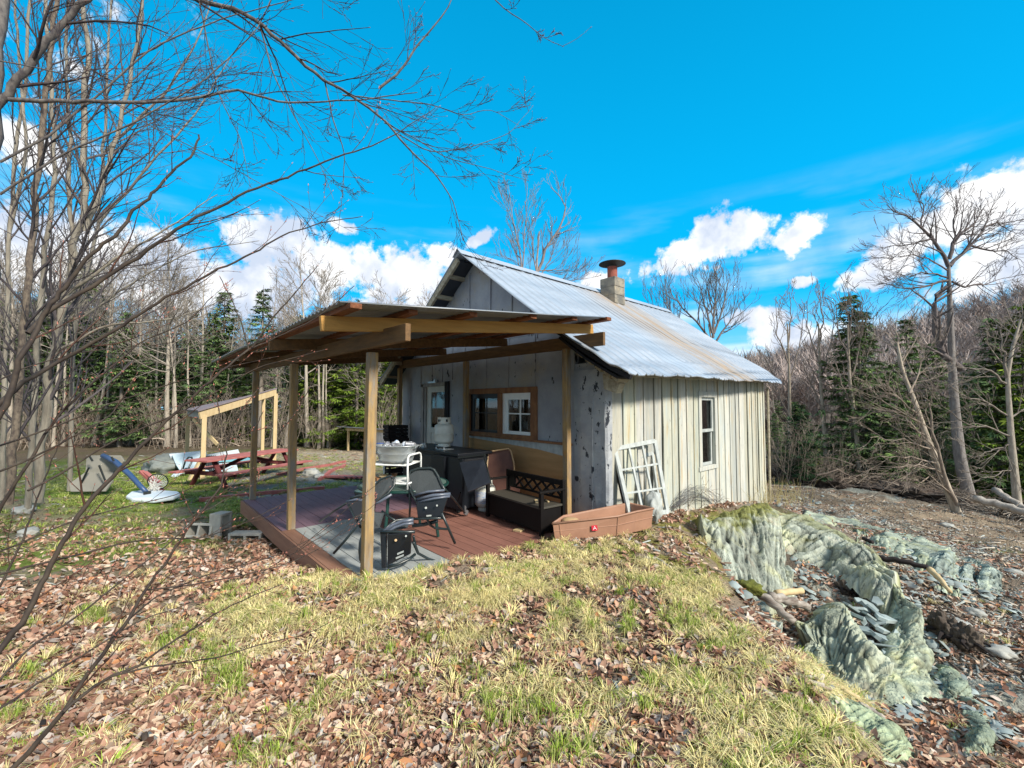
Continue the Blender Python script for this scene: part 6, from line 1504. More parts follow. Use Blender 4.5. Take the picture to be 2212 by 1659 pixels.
# ---- big trees on the right
traced('bare_tree', 'tallest leafless tree on the right with wide forked crown', [(2098, 1100, 15.5), (2090, 1060, 15.5), (2074, 998, 15.5), (2062, 880, 15.5), (2056, 780, 15.5), (2053, 680, 15.5), (2050, 610, 15.5), (2049, 570, 15.5)],
       [([(2049, 575), (2035, 540), (2015, 515), (1990, 490), (1960, 468), (1915, 442)], 0.072, 0.0096), ([(2052, 575), (2075, 550), (2100, 525), (2120, 497), (2140, 470)], 0.072, 0.0096), ([(2050, 560), (2056, 530), (2075, 505), (2102, 490), (2129, 442)], 0.0648, 0.0096),
        ([(2047, 606), (2020, 612), (1997, 620), (1950, 622), (1905, 612)], 0.0504, 0.008), ([(2049, 600), (2020, 590), (1980, 590), (1930, 602)], 0.036, 0.008), ([(2056, 608), (2088, 620), (2138, 611), (2170, 600)], 0.0432, 0.008), ([(2052, 560), (2062, 520), (2060, 470), (2075, 425)], 0.0432, 0.008),
        ([(2095, 530), (2130, 540), (2170, 540), (2200, 560)], 0.0432, 0.008), ([(2015, 515), (1990, 520), (1950, 530), (1905, 535)], 0.036, 0.008), ([(1990, 490), (1995, 450), (1985, 425)], 0.0288, 0.008), ([(2048, 585), (2010, 560), (1970, 550), (1920, 560)], 0.0288, 0.008), ([(2120, 497), (2150, 480), (2185, 500)], 0.036, 0.008),
        ([(2080, 800), (2040, 770), (2022, 720), (2020, 660), (2030, 625), (2045, 620)], 0.1152, 0.072), ([(2058, 790), (2090, 755), (2120, 750)], 0.036, 0.008), ([(2060, 860), (2030, 850), (1990, 830)], 0.0288, 0.008)],
       15.5, None, 7, .20, 13, 1.25, .0055, tone=(.75, .75, .8), ctone=(.5, .46, .5), up=.15)
traced('bare_tree', 'leaning pale trunk at the roadside with many long side branches to its left', [(2066, 1106, 12.3), (2040, 1040, 12.4), (2001, 943, 12.6), (1974, 861, 12.8), (1951, 807, 13), (1938, 740, 13.2)],
       [([(2000, 940, 12.6), (1950, 900, 12.4), (1880, 880, 12.3)], .03, .008), ([(2010, 970, 12.5), (1950, 950, 12.2), (1880, 945, 12)], .03, .008), ([(2020, 1000, 12.4), (1960, 985, 12), (1900, 985, 11.9)], .03, .008), ([(1985, 900, 12.7), (1930, 850, 12.4), (1890, 830, 12.3)], .03, .008),
        ([(1990, 915, 12.6), (1930, 880, 12.2), (1870, 850, 12)], .03, .008), ([(1965, 850, 12.8), (1990, 800, 13), (1995, 760, 13)], .03, .008), ([(1951, 807, 13), (1940, 760, 13.2), (1935, 700, 13.3)], .05, .01), ([(2070, 1106, 12.3), (2035, 1010, 12.2), (2012, 930, 12), (2006, 870, 12)], .06, .02), ([(2030, 1020, 12.4), (1985, 1000, 11.9), (1930, 1010, 11.6)], .025, .008)],
       12.6, None, 8, .11, 9, 1.2, .0045, tone=(1.3, 1.2, 1.05), ctone=(.9, .8, .72), up=.1)
traced('bare_tree', 'tall pale leafless tree at the right edge of the picture', [(2198, 1092, 13.5), (2184, 943, 13.5), (2176, 816, 13.5), (2188, 747, 13.5), (2205, 690, 13.5)],
       [([(2176, 830), (2140, 800), (2100, 800), (2060, 790)], .04, .01), ([(2180, 900), (2140, 870), (2090, 860), (2050, 830)], .035, .01), ([(2184, 943), (2140, 925), (2090, 920), (2040, 880)], .035, .01), ([(2186, 960), (2150, 970), (2110, 985)], .025, .008), ([(2176, 816), (2165, 760), (2160, 710)], .05, .01), ([(2188, 747), (2215, 700), (2230, 650)], .05, .01), ([(2185, 900), (2215, 880), (2240, 850)], .03, .01), ([(2190, 1010), (2140, 1030), (2100, 1040)], .02, .008)],
       13.5, None, 9, .11, 8, 1.1, .005, tone=(1.25, 1.2, 1.1), ctone=(.8, .75, .7), up=.1)
for (px0, px1, dd, sd_, lb) in ((1856, 1835, 18, 11, 'left of the twin pale trunks beyond the road'), (1869, 1858, 18.3, 12, 'right of the twin pale trunks beyond the road'), (1787, 1772, 19, 13, 'slim pale tree left of the twin trunks beyond the road'), (1712, 1705, 21, 14, 'slim tree just right of the cabin beyond the road')):
    traced('bare_tree', lb, [(px0, 1028, dd), (px0 - 6, 930, dd), (px1, 820, dd), (px1 - 4, 700, dd)],
           [([(px0 - 8, 900), (px0 - 40, 820), (px0 - 60, 760)], .04, .01), ([(px1, 820), (px1 + 25, 740), (px1 + 30, 680)], .04, .01), ([(px1, 790), (px1 - 25, 720), (px1 - 30, 650)], .04, .01), ([(px1 - 2, 740), (px1 + 5, 680), (px1, 630)], .04, .01), ([(px0 - 5, 940), (px0 + 30, 890), (px0 + 40, 840)], .03, .01)],
           dd, None, sd_, .11, 5, 1.4, .008, tone=(1.2, 1.12, 1.0), ctone=(.8, .72, .68), up=.3)
for px, d, ht, i, lb in ((1842, 18.6, 8.4, 0, 'tall dark spruce beyond the road, left of a pair'), (1872, 19.5, 8.0, 1, 'dark spruce beyond the road, right of a pair'), (1728, 17.5, 3.3, 4, 'low spreading dark fir just right of the cabin'), (1965, 20, 8.0, 1, 'dark spruce behind the leaning pale trunk'), (1935, 17.5, 5.2, 0, 'dark spruce low behind the leaning pale trunk'),
                          (2150, 16.5, 7.2, 0, 'large dark green fir right of the tallest leafless tree'), (2215, 16, 7.4, 2, 'yellow-green fir cut by the right edge of the picture'), (2020, 18.5, 6.6, 0, 'dark fir behind the tallest leafless tree'), (2100, 21, 6.6, 0, 'dark fir at the back between the two large right-hand trunks'), (1680, 26, 4.6, 1, 'small spruce behind the far corner of the cabin')):
    x, y = cpos(px, d); o = pick(con, 'c', i); place(o, x, y, hz(x, y), ht / (9.5, 11, 8, 12, 4.5)[i], rt2.uniform(0, 6), lb, None)
    if 'group' in o: del o['group']
for row, (d0_, d1_, n) in enumerate(((20, 25, 9), (25, 34, 20), (34, 52, 34))):
    for k in range(n):
        px = 1625 + 700 * (k + rt2.uniform(.1, .9)) / n; d = rt2.uniform(d0_, d1_); x, y = cpos(px, d); z = hz2(x, y)
        if rt2.random() < (.5 if row < 2 else .25):
            i = rt2.choice([0, 1, 0, 3, 2]); place(pick(con, 'c', i), x, y, z, rt2.uniform(.4, .62) * (1.1 if px > 1950 else .85), rt2.uniform(0, 6), lab_c[i].replace(' in the left forest', '') + ' in the wood, ' + ROWT[row] + ', ' + zr(px), 'conifers of the right-hand wood')
        else:
            i = rt2.randrange(5); place(pick(bar, 'b', i), x, y, z, rt2.uniform(.34, .52) * (1.25 if px > 1950 else 1), rt2.uniform(0, 6), 'leafless grey tree in the right-hand wood, %s, %s' % (ROWT[row], zr(px)), 'leafless trees of the right-hand wood', (rt2.uniform(-.06, .06), rt2.uniform(-.06, .06)))
for k in range(26):
    px = 1640 + 600 * (k + rt2.random()) / 26; d = rt2.uniform(16.5, 21); x, y = cpos(px, d); o = pick(sap, 's', rt2.randrange(3))
    place(o, x, y, hz(x, y), rt2.uniform(.35, .8), rt2.uniform(0, 6), 'leafless sapling clump beyond the dirt road, ' + zr(px), 'saplings beyond the dirt road')
# ---- the far hillside wood: thousands of small leafless crowns, nobody could count them
g = np.random.default_rng(5); n = 5200
th_ = g.uniform(.22, 1.15, n); r_ = 55 * (250 / 55) ** g.random(n) ** .8
cx_, cy_ = r_ * np.sin(th_), r_ * np.cos(th_); X_ = cx_ * RT.x + cy_ * _fw.x; Y_ = cx_ * RT.y + cy_ * _fw.y
Z_ = height(X_, Y_, False) + hill(th_, r_) * (1 + .25 * (fbm(X_ * .02, Y_ * .02, 4, 3) - .5))
TV = [[-.008, 0, -.05], [.008, 0, -.05], [0, 0, 1]]; TF = [[0, 1, 2]]
for i in range(26):
    az = g.uniform(0, 6.28); z0 = g.uniform(.3, .85); e = g.uniform(.5, 1.1); L_ = g.uniform(.14, .36); a = len(TV)
    D = np.array([math.cos(az) * math.cos(e), math.sin(az) * math.cos(e), math.sin(e)]) * L_; s_ = np.array([-math.sin(az), math.cos(az), 0]) * .009
    b0 = np.array([0, 0, z0]); TV += [list(b0 - s_), list(b0 + s_), list(b0 + D)]; TF.append([a, a + 1, a + 2])
    for q in range(2):
        a = len(TV); b1 = b0 + D * g.uniform(.4, .8); D2 = D * .5 + g.normal(0, .06, 3); TV += [list(b1 - s_ * .7), list(b1 + s_ * .7), list(b1 + D2)]; TF.append([a, a + 1, a + 2])
tone = g.uniform(.75, 1.2, n)[:, None]; base = np.array([[.35, .29, .265]]) * tone; base[g.random(n) < .3] *= np.array([1.25, 1.2, 1.15])
V, F, C_ = scatter(np.array(TV), np.array(TF), np.stack([X_, Y_, Z_], -1), euler_mats(g.normal(0, .04, n), g.normal(0, .04, n), g.uniform(0, 6.28, n)), g.uniform(6, 11, n), base)
tag(npmesh('far_wood', V, F, mt['vcol'], C_), 'leafless brown-grey wood covering the far hillside', 'wood', kind='stuff')
# far wood closing the view behind the left forest and the house
n = 900; th_ = g.uniform(-1.15, .25, n); r_ = g.uniform(46, 95, n); cx_, cy_ = r_ * np.sin(th_), r_ * np.cos(th_); X_ = cx_ * RT.x + cy_ * _fw.x; Y_ = cx_ * RT.y + cy_ * _fw.y
V, F, C_ = scatter(np.array(TV) * [1.4, 1.4, 1], np.array(TF), np.stack([X_, Y_, height(X_, Y_, False)], -1), euler_mats(g.normal(0, .04, n), g.normal(0, .04, n), g.uniform(0, 6.28, n)), g.uniform(7, 11, n), np.array([[.16, .135, .12]]) * g.uniform(.7, 1.2, n)[:, None])
tag(npmesh('distant_wood', V, F, mt['vcol'], C_), 'leafless wood far behind the left forest', 'wood', kind='stuff')

# ------------------------------------------------------------------ brush piles
def brush(label, a_, b_, n, h, wd, seed, tone, roots=0):
    g = np.random.default_rng(seed); P0 = ground_at(*a_)[0]; P1 = ground_at(*b_)[0]; polys = []
    for i in range(n):
        c = np.array(P0.lerp(P1, g.random())) + np.array(_fw) * g.normal(0, wd); c[2] = hz(c[0], c[1]) + abs(g.normal(0, h * .45))
        az = g.uniform(0, 6.28); L_ = g.uniform(.4, 1.8) * (1.6 if g.random() < .12 else 1); e = g.normal(0, .28)
        D = np.array([math.cos(az) * math.cos(e), math.sin(az) * math.cos(e), math.sin(e)]) * L_ / 2; k = 5
        t = np.linspace(-1, 1, k)[:, None]; P = c + D * t + np.array([0, 0, -.12]) * t ** 2 * g.uniform(0, 2) + g.normal(0, .04, (k, 3)); r = g.choice([.008, .012, .02, .045], p=[.45, .3, .17, .08])
        polys.append((P, np.linspace(r, r * .4, k)))
    V, F = tubes_np(polys, 4); t_ = g.uniform(.6, 1.3, n); C_ = np.repeat(t_, 20)[:, None] * np.array([tone]); c0 = V.mean(0)
    return tag(npmesh('brush_pile', V, F, mt['bark'], C_, loc=tuple(c0)), label, 'brush pile')
brush('low line of grey slash and branches along the left forest edge', (0, 962), (400, 958), 420, .45, .8, 1, (1.2, 1.0, .85))
brush('heap of dead branches at the forest edge behind the picnic table', (400, 960), (760, 960), 420, .5, .8, 2, (1.3, 1.15, 1.0))
brush('dark heap of slash and soil beside the far corner of the cabin', (1655, 1040), (1790, 1040), 420, .9, .9, 3, (.7, .6, .55))
brush('long dark heap of branches between the road and the right-hand wood', (1780, 1045), (2060, 1078), 620, .55, .8, 4, (.8, .7, .62))
brush('scatter of grey branches beyond the road near the fallen logs', (2070, 1100), (2230, 1125), 160, .3, .6, 5, (.8, .75, .7))
lump('soil_heap', mt['soil'], tuple(ground_at(1735, 1048)[0] + Vector((0, 0, .0))), (1.5, .7, .5), 6, 5, .6, 'dark heap of pushed-up soil beyond the road', 'soil heap', fr=3, rough=.3)
lump('soil_heap', mt['soil'], tuple(ground_at(1958, 1072)[0] + Vector((0, 0, .0))), (1.3, .6, .3), 8, 5, .6, 'low dark heap of soil and branches right of the twin trunks', 'soil heap', fr=3, rough=.3)

# ------------------------------------------------------------------ near tree and shrub on the left
def branchset(name, label, cat, limbs, seed, mat, tone, ctone, kidn=9, kl=.7, rmin=.0012, up=.1, kids=(6, 4, 3), maxd=3, budr=.0, budcol=(.9, .35, .3), parts=('stem', 'twigs', 'buds'), split=False):
    """limbs: (pts (px,py,d), r0, r1). Big limbs are traced, the fine twigs grow from them"""
    g = np.random.default_rng(seed); out = [[], [], [], []]; tips = []
    marks = []
    for item in limbs:
        marks.append([len(o_) for o_ in out])
        pts, ra, rb_ = item[:3]; kn = item[3] if len(item) > 3 else kidn; kll = item[4] if len(item) > 4 else kl
        n = max(8, len(pts) * 4); P = np.array([tuple(v) for v in resample([at(*p) for p in pts], n)])
        Pn = P.copy(); Pn[1:-1] = (P[:-2] + 2 * P[1:-1] + P[2:]) / 4 + g.normal(0, .25 * max(ra, .004), (n - 2, 3)); P = Pn
        out[0].append((P, np.linspace(ra, rb_, n))); tips.append(P[-1])
        Ll = np.linalg.norm(np.diff(P, axis=0), axis=1).sum()
        for i in range(kn):
            t = .1 + .9 * (i + g.random() * .9) / kn; a = min(int(t * (n - 1)), n - 2); p = P[a] + (P[a + 1] - P[a]) * (t * (n - 1) - a); dd = norm(P[a + 1] - P[a])
            side = norm(np.cross(dd, g.normal(0, 1, 3))); an = g.uniform(.35, .85)
            grow(out, p, dd * math.cos(an) + side * math.sin(an) + np.array([0, 0, up * .2]), kll * g.uniform(.5, 1.15) * (1.15 - .55 * t), max((ra + (rb_ - ra) * t) * .5, rmin * 1.5), 1, g, maxd, up, kids, (.3, .8), .075, (.4, .66), .15, .55, rmin)
    base = out[0][0][0][0].copy()
    t = thing(name, label, cat, tuple(base))
    if split:
        marks.append([len(o_) for o_ in out])
        for m0, m1 in zip(marks[:-1], marks[1:]):
            Vs, Fs, off = [], [], 0
            for i in range(4):
                if m1[i] > m0[i]:
                    V, F = tubes_np(out[i][m0[i]:m1[i]], (8, 4, 3, 3)[i]); Vs.append(V); Fs.append(F + off); off += len(V)
            V = np.concatenate(Vs); n0 = len(Vs[0]); C_ = np.tile(np.array(ctone, float), (len(V), 1)); C_[:n0] = tone
            o = npmesh('branch', V - base, np.concatenate(Fs), mat, C_, smooth=True); o.parent = t
    else:
      V, F = tubes_np(out[0], 8); o = npmesh(parts[0], V - base, F, mat, np.tile(np.array(tone, float), (len(V), 1)), smooth=True); o.parent = t
    Vs, Fs, off = [], [], 0
    for i in (1, 2, 3):
        if out[i] and not split:
            V, F = tubes_np(out[i], (4, 4, 3, 3)[i]); Vs.append(V); Fs.append(F + off); off += len(V)
    if not split: V = np.concatenate(Vs); F = np.concatenate(Fs); o = npmesh(parts[1], V - base, F, mat, np.tile(np.array(ctone, float), (len(V), 1)), smooth=True); o.parent = t
    if budr:
        ends = [P[-1] for i in (1, 2, 3) for P, r in out[i]] + tips; dirs = [norm(P[-1] - P[-2]) for i in (1, 2, 3) for P, r in out[i]] + [norm(P[-1] - P[-2]) for P, r in out[0]]
        mids = [(P[j] + .002 * g.normal(0, 1, 3), norm(norm(P[j + 1] - P[j]) + g.normal(0, .5, 3))) for i in (0, 1, 2) for P, r in out[i] for j in range(1, len(P) - 1) if g.random() < .45]
        ends += [m[0] for m in mids]; dirs += [m[1] for m in mids]
        TVb = np.array([[1, 0, 0], [-.5, .87, 0], [-.5, -.87, 0], [.75, 0, 2.2], [-.37, .65, 2.2], [-.37, -.65, 2.2], [0, 0, 5.2]]); TFb = np.array([[0, 1, 4], [0, 4, 3], [1, 2, 5], [1, 5, 4], [2, 0, 3], [2, 3, 5], [3, 4, 6], [4, 5, 6], [5, 3, 6]])
        E = np.array(ends); Dd = np.array(dirs); ref = np.tile(np.array([.3, .9, .2]), (len(E), 1)); u = np.cross(Dd, ref); u /= np.linalg.norm(u, axis=1, keepdims=True) + 1e-9; w = np.cross(Dd, u)
        V, F, C_ = scatter(TVb, TFb, E, np.stack([u, w, Dd], -1), g.uniform(.6, 1.2, len(E)) * budr, np.array([budcol]) * g.uniform(.6, 1.3, len(E))[:, None])
        o = npmesh(parts[2], V - base, F, mt['vcol'], C_, smooth=True); o.parent = t
    return t
# shrub right beside the camera: traced stems
D = lambda pts, d0, d1: [(x, y, d0 + (d1 - d0) * i / (len(pts) - 1)) for i, (x, y) in enumerate(pts)]
SH = [
 (D([(-40, 1720), (31, 1659), (137, 1538), (188, 1459), (275, 1341), (314, 1275), (381, 1181), (432, 1106), (479, 1051), (491, 950)], 1.5, 2.1), 0.009768, 0.00276, 6, 0.28),
 (D([(491, 950), (477, 915), (469, 862), (462, 832)], 2.1, 2.2), 0.002664, 0.00184, 1, 0.08), (D([(491, 950), (527, 878), (560, 838), (598, 812)], 2.1, 2.2), 0.002664, 0.00184, 1, 0.08), (D([(491, 950), (530, 938), (552, 922), (568, 890)], 2.1, 2.15), 0.002664, 0.00184, 1, 0.08),
 (D([(600, 940), (640, 890), (668, 840), (684, 800)], 2.15, 2.2), 0.003552, 0.00184, 1, 0.064),
 (D([(137, 1538), (196, 1487), (235, 1463), (306, 1436), (337, 1408), (377, 1385), (471, 1322), (565, 1279), (610, 1262)], 1.6, 2.2), 0.006216, 0.00184, 4, 0.24),
 (D([(235, 1463), (306, 1443), (392, 1432), (471, 1420), (549, 1396), (667, 1369), (740, 1330)], 1.65, 2.1), 0.003552, 0.001288, 3, 0.2),
 (D([(-30, 1440), (0, 1408), (59, 1330), (98, 1243), (145, 1153), (196, 1079), (244, 1031), (300, 970), (358, 911), (456, 820), (504, 781), (537, 755)], 1.5, 2.1), 0.010656, 0.0046, 7, 0.32),
 (D([(537, 755), (521, 693), (497, 640), (475, 598)], 2.1, 2.15), 0.003552, 0.00184, 1, 0.064), (D([(545, 750), (586, 690), (640, 630), (686, 574)], 2.1, 2.2), 0.00444, 0.00184, 1, 0.064), (D([(537, 755), (570, 742), (620, 718), (670, 695), (716, 662), (765, 618)], 2.1, 2.25), 0.003552, 0.00184, 1, 0.064),
 (D([(-20, 920), (20, 862), (49, 764), (75, 725), (101, 670), (146, 611), (194, 553), (255, 503), (282, 459), (332, 420), (362, 376), (415, 337), (425, 312), (429, 293)], 1.5, 2.0), 0.009768, 0.00368, 4, 0.32),
 (D([(-30, 900), (33, 839), (81, 807), (130, 780), (228, 725), (358, 644), (456, 589), (534, 553), (618, 504), (700, 480), (780, 468)], 1.6, 2.3), 0.00888, 0.00184, 7, 0.36),
 (D([(60, 720), (107, 667), (182, 631), (277, 569), (387, 492), (498, 432), (587, 393), (719, 343), (808, 315), (874, 277), (941, 232)], 1.8, 2.6), 0.009768, 0.00184, 8, 0.4),
 (D([(-20, 970), (0, 963), (98, 930), (212, 882), (325, 842), (488, 794), (600, 770)], 1.7, 2.3), 0.00444, 0.00138, 4, 0.32),
 (D([(0, 1018), (65, 992), (195, 924), (244, 895), (296, 807)], 1.7, 2.0), 0.00444, 0.001656, 3, 0.24),
 (D([(60, 1060), (130, 1025), (247, 950), (391, 891), (553, 794), (703, 755)], 1.7, 2.2), 0.00444, 0.00138, 4, 0.28),
 (D([(-20, 1200), (98, 1149), (176, 1118), (294, 1090), (380, 1070), (500, 1010)], 1.7, 2.2), 0.003552, 0.001288, 3, 0.24),
 (D([(0, 1240), (140, 1205), (235, 1181), (333, 1161), (431, 1165), (530, 1130), (628, 1079)], 1.7, 2.3), 0.00444, 0.00138, 4, 0.24),
 (D([(275, 1341), (333, 1290), (451, 1239), (588, 1204), (686, 1157), (720, 1130)], 1.8, 2.4), 0.003552, 0.001288, 3, 0.24),
 (D([(314, 1275), (420, 1262), (526, 1243), (628, 1216), (706, 1177), (780, 1110)], 1.9, 2.5), 0.003552, 0.001288, 3, 0.24),
 (D([(392, 1126), (450, 1100), (510, 1067), (577, 1031)], 1.9, 2.2), 0.002664, 0.001104, 1, 0.16),
 (D([(-20, 1130), (60, 1000), (120, 905), (190, 835), (244, 790), (300, 740), (400, 700), (460, 640)], 1.8, 2.3), 0.007104, 0.00184, 6, 0.36),
 (D([(-20, 1300), (40, 1190), (75, 1090), (110, 1000), (150, 900)], 2.0, 2.3), 0.005328, 0.00184, 3, 0.32),
 (D([(-30, 1500), (60, 1400), (170, 1330), (280, 1240), (360, 1180), (450, 1090), (560, 1000)], 1.5, 2.2), 0.00444, 0.00138, 4, 0.28),
 (D([(-30, 1550), (90, 1470), (220, 1390), (300, 1340), (420, 1300)], 1.5, 1.9), 0.00444, 0.00138, 3, 0.24),
 (D([(-20, 830), (60, 790), (180, 760), (330, 745), (450, 730)], 1.9, 2.5), 0.003552, 0.001288, 4, 0.32),
 (D([(640, 1190), (700, 1140), (760, 1090), (820, 1042), (845, 1030)], 2.3, 2.5), 0.001956, 0.001104, 2, 0.096), (D([(560, 1240), (660, 1180), (740, 1130), (800, 1100), (842, 1052)], 2.3, 2.6), 0.00222, 0.001104, 2, 0.096),
]
branchset('shrub', 'leafless red-brown shrub with swelling pink buds close to the camera on the left', 'bush', SH, 3, mt['shrub'], (1, 1, 1), (1.5, .95, .8), rmin=.0009, up=.12, kids=(3, 2, 2), maxd=2, budr=.0023, budcol=(.50, .20, .15), split=True)
# the near tree: trunk at the left edge, two big limbs across the sky
NT = [
 (D([(-90, 1500), (-62, 1200), (-45, 900), (-32, 600), (-22, 300), (-15, 60), (-25, -200)], 3.2, 3.4), 0.08075, 0.048, 0, 0.5),
 (D([(-20, 250), (40, 170), (100, 90), (150, 30), (230, -40)], 3.3, 3.4), 0.0289, 0.0192, 6, 0.8),
 (D([(100, -60), (300, -40), (430, 0), (520, 20), (600, 85), (680, 160), (760, 205), (840, 270), (900, 340), (960, 400), (985, 450), (1000, 520)], 3.3, 3.9), 0.0238, 0.0024, 19, 0.75),
 (D([(820, 190), (860, 160), (900, 100), (960, 30), (985, -20)], 3.4, 3.5), 0.0102, 0.0032, 3, 0.5),
 (D([(740, 205), (830, 215), (930, 225), (1000, 250), (1060, 235), (1120, 270)], 3.7, 4.0), 0.00595, 0.0016, 7, 0.45),
 (D([(830, 265), (900, 300), (960, 340), (1040, 360), (1140, 390)], 3.8, 4.0), 0.0051, 0.0016, 7, 0.45), (D([(860, 290), (930, 330), (1010, 320), (1100, 290), (1150, 230)], 3.8, 4.1), 0.0051, 0.0016, 6, 0.45),
 (D([(20, 215), (150, 220), (330, 220), (430, 212), (510, 190), (600, 222), (760, 218), (900, 200)], 3.0, 3.6), 0.0153, 0.0032, 10, 0.6),
 (D([(700, 170), (720, 260), (745, 330), (740, 420), (730, 500)], 3.6, 3.8), 0.00595, 0.0016, 6, 0.4), (D([(560, 50), (590, 160), (640, 260), (690, 350), (720, 430)], 3.5, 3.7), 0.00595, 0.0016, 6, 0.5), (D([(430, 0), (450, 100), (470, 200), (520, 300), (540, 400)], 3.4, 3.6), 0.00595, 0.0016, 6, 0.5),
 (D([(0, 350), (100, 300), (240, 180), (330, 100), (480, 40), (700, -20)], 3.0, 3.4), 0.0085, 0.0024, 9, 0.7),
 (D([(0, 420), (140, 330), (300, 260), (450, 170), (560, 60), (600, -40)], 2.8, 3.2), 0.00765, 0.0024, 9, 0.6),
 (D([(-10, 130), (150, 160), (320, 270), (480, 350), (640, 440), (760, 500)], 3.2, 3.8), 0.0051, 0.0012, 9, 0.5),
 (D([(1050, -20), (1090, 20), (1130, 45), (1180, 85), (1215, 100)], 3.3, 3.3), 0.00425, 0.0016, 3, 0.15), (D([(1215, 100), (1245, 85), (1275, 60)], 3.3, 3.3), 0.00187, 0.00096, 0, 0.1),
]
branchset('near_tree', 'near leafless tree at the left edge with long limbs reaching across the sky', 'tree', NT, 4, mt['barknear'], (.75, .75, .8), (.34, .30, .36), rmin=.0016, up=.05, kids=(6, 4, 3), maxd=3, budr=.0030, budcol=(.16, .07, .06), parts=('trunk', 'crown', 'buds'))
# stems of the young trees standing a few metres off at the left
MS = [
 ('young leafless tree with reddish bark, nearest of the upright stems at the far left', [(D([(18, 1090), (30, 950), (45, 800), (58, 640), (70, 520), (80, 380), (105, 150), (130, -60)], 5.2, 5.4), .042, .022, 20, 1.2)], 1),
 ('slender grey leafless tree behind the reddish-barked one at the far left', [(D([(60, 1100), (72, 900), (80, 720), (100, 520), (120, 380), (110, 150), (95, -60)], 7.2, 7.2), .045, .022, 24, 1.7)], 2),
 ('thicker grey leafless tree with forked trunk left of the forest gap', [(D([(80, 1085), (95, 900), (115, 760), (140, 640), (165, 520), (190, 430), (180, 330), (185, 150), (180, -60)], 7.6, 7.6), .075, .03, 26, 1.9), (D([(185, 500), (240, 340), (270, 220), (300, 80), (310, -60)], 7.6, 7.8), .04, .02, 18, 1.7), (D([(165, 560), (150, 450), (150, 300), (140, 100), (150, -60)], 7.6, 7.6), .035, .018, 16, 1.6), (D([(140, 640), (250, 560), (380, 480), (470, 420)], 7.6, 8), .03, .006, 10, 1.2), (D([(120, 760), (230, 700), (380, 690), (500, 640)], 7.6, 8), .025, .006, 10, 1.2)], 3),
 ('tall thin leafless tree third from the left among the upright stems', [(D([(5, 1080), (10, 800), (20, 500), (40, 300), (60, 100), (70, -60)], 8, 8), .04, .02, 18, 1.8), (D([(20, 500), (60, 330), (40, 130), (30, -40)], 8, 8), .03, .015, 12, 1.5)], 4),
 ('slim leafless tree farthest right of the upright stems on the left', [(D([(150, 1060), (155, 850), (160, 700), (215, 480), (225, 300), (235, 100), (240, -50)], 9.5, 9.5), .045, .018, 26, 2.2), (D([(215, 480), (330, 350), (420, 250), (500, 120)], 9.5, 9.8), .03, .008, 14, 1.7), (D([(160, 700), (300, 600), (420, 540), (560, 520)], 9.5, 10), .025, .006, 12, 1.4), (D([(225, 330), (360, 200), (430, 80), (470, -30)], 9.5, 9.8), .03, .008, 12, 1.7)], 5)]
for lb, limbs, sd_ in MS:
    branchset('young_tree', lb, 'tree', limbs, 70 + sd_, mt['bark'] if sd_ != 1 else mt['barknear'], (.9, .88, .8) if sd_ != 1 else (.9, .8, .7), (.36, .34, .40), rmin=.0021, up=.12, kids=(6, 5, 3), maxd=3, parts=('trunk', 'crown', 'buds'))

# ------------------------------------------------------------------ ground cover
gg = np.random.default_rng(9)
def cover_pts(n, r0, r1, th0=-1.1, th1=1.02, pw=1.0):
    th = gg.uniform(th0, th1, n); r = r0 * (r1 / r0) ** (gg.random(n) ** pw)
    cx_, cy_ = r * np.sin(th), r * np.cos(th); X = cx_ * RT.x + cy_ * _fw.x; Y = cx_ * RT.y + cy_ * _fw.y
    k = ~((X > -8.2) & (X < -3.46) & (Y > 1.48) & (Y < 4.7)) & ~((X > -8.9) & (X < -3.33) & (Y > 4.6) & (Y < 10.5))
    X, Y = X[k], Y[k]; Z = height(X, Y); px, py, w = project(X, Y, Z); return X, Y, Z, px, py, np.hypot(X, Y)
ROCKPX = [[(1500, 1120), (1600, 1090), (1660, 1090), (1810, 1140), (1885, 1187), (1945, 1245), (1928, 1275), (1850, 1232), (1728, 1205), (1712, 1240), (1665, 1268), (1610, 1262), (1530, 1190)],
          [(1750, 1375), (1806, 1305), (1826, 1300), (1858, 1372), (1906, 1445), (1912, 1478), (1832, 1470), (1782, 1428)], [(1936, 1258), (1997, 1375), (2016, 1480), (1982, 1565), (1925, 1475), (1945, 1345)],
          [(1755, 1488), (1881, 1538), (1950, 1575), (1990, 1640), (1960, 1680), (1925, 1680), (1842, 1595), (1765, 1528)]]
def in_rocks(px, py):
    m = np.zeros(len(px), bool)
    for P in ROCKPX:
        c = np.zeros(len(px), bool); j = len(P) - 1
        for i in range(len(P)):
            (xi, yi), (xj, yj) = P[i], P[j]; c ^= ((yi > py) != (yj > py)) & (px < (xj - xi) * (py - yi) / (yj - yi + 1e-9) + xi); j = i
        m |= c
    return m
def blobs(px, py, L_):
    m = np.zeros(len(px))
    for cx_, cy_, rx, ry, s_ in L_: m = np.maximum(m, np.clip((1 - ((px - cx_) / rx) ** 2 - ((py - cy_) / ry) ** 2) * 2.2, 0, 1) * s_)
    return m
GRASSY = [(1130, 1280, 600, 75, .9), (1480, 1370, 230, 110, .55), (1650, 1570, 300, 170, .8), (1100, 1500, 130, 50, .45), (950, 1375, 280, 50, .45), (1330, 1560, 120, 90, .5), (640, 1330, 220, 50, .7), (450, 1400, 150, 60, .5), (850, 1250, 150, 30, 1), (1200, 1185, 150, 25, .9)]
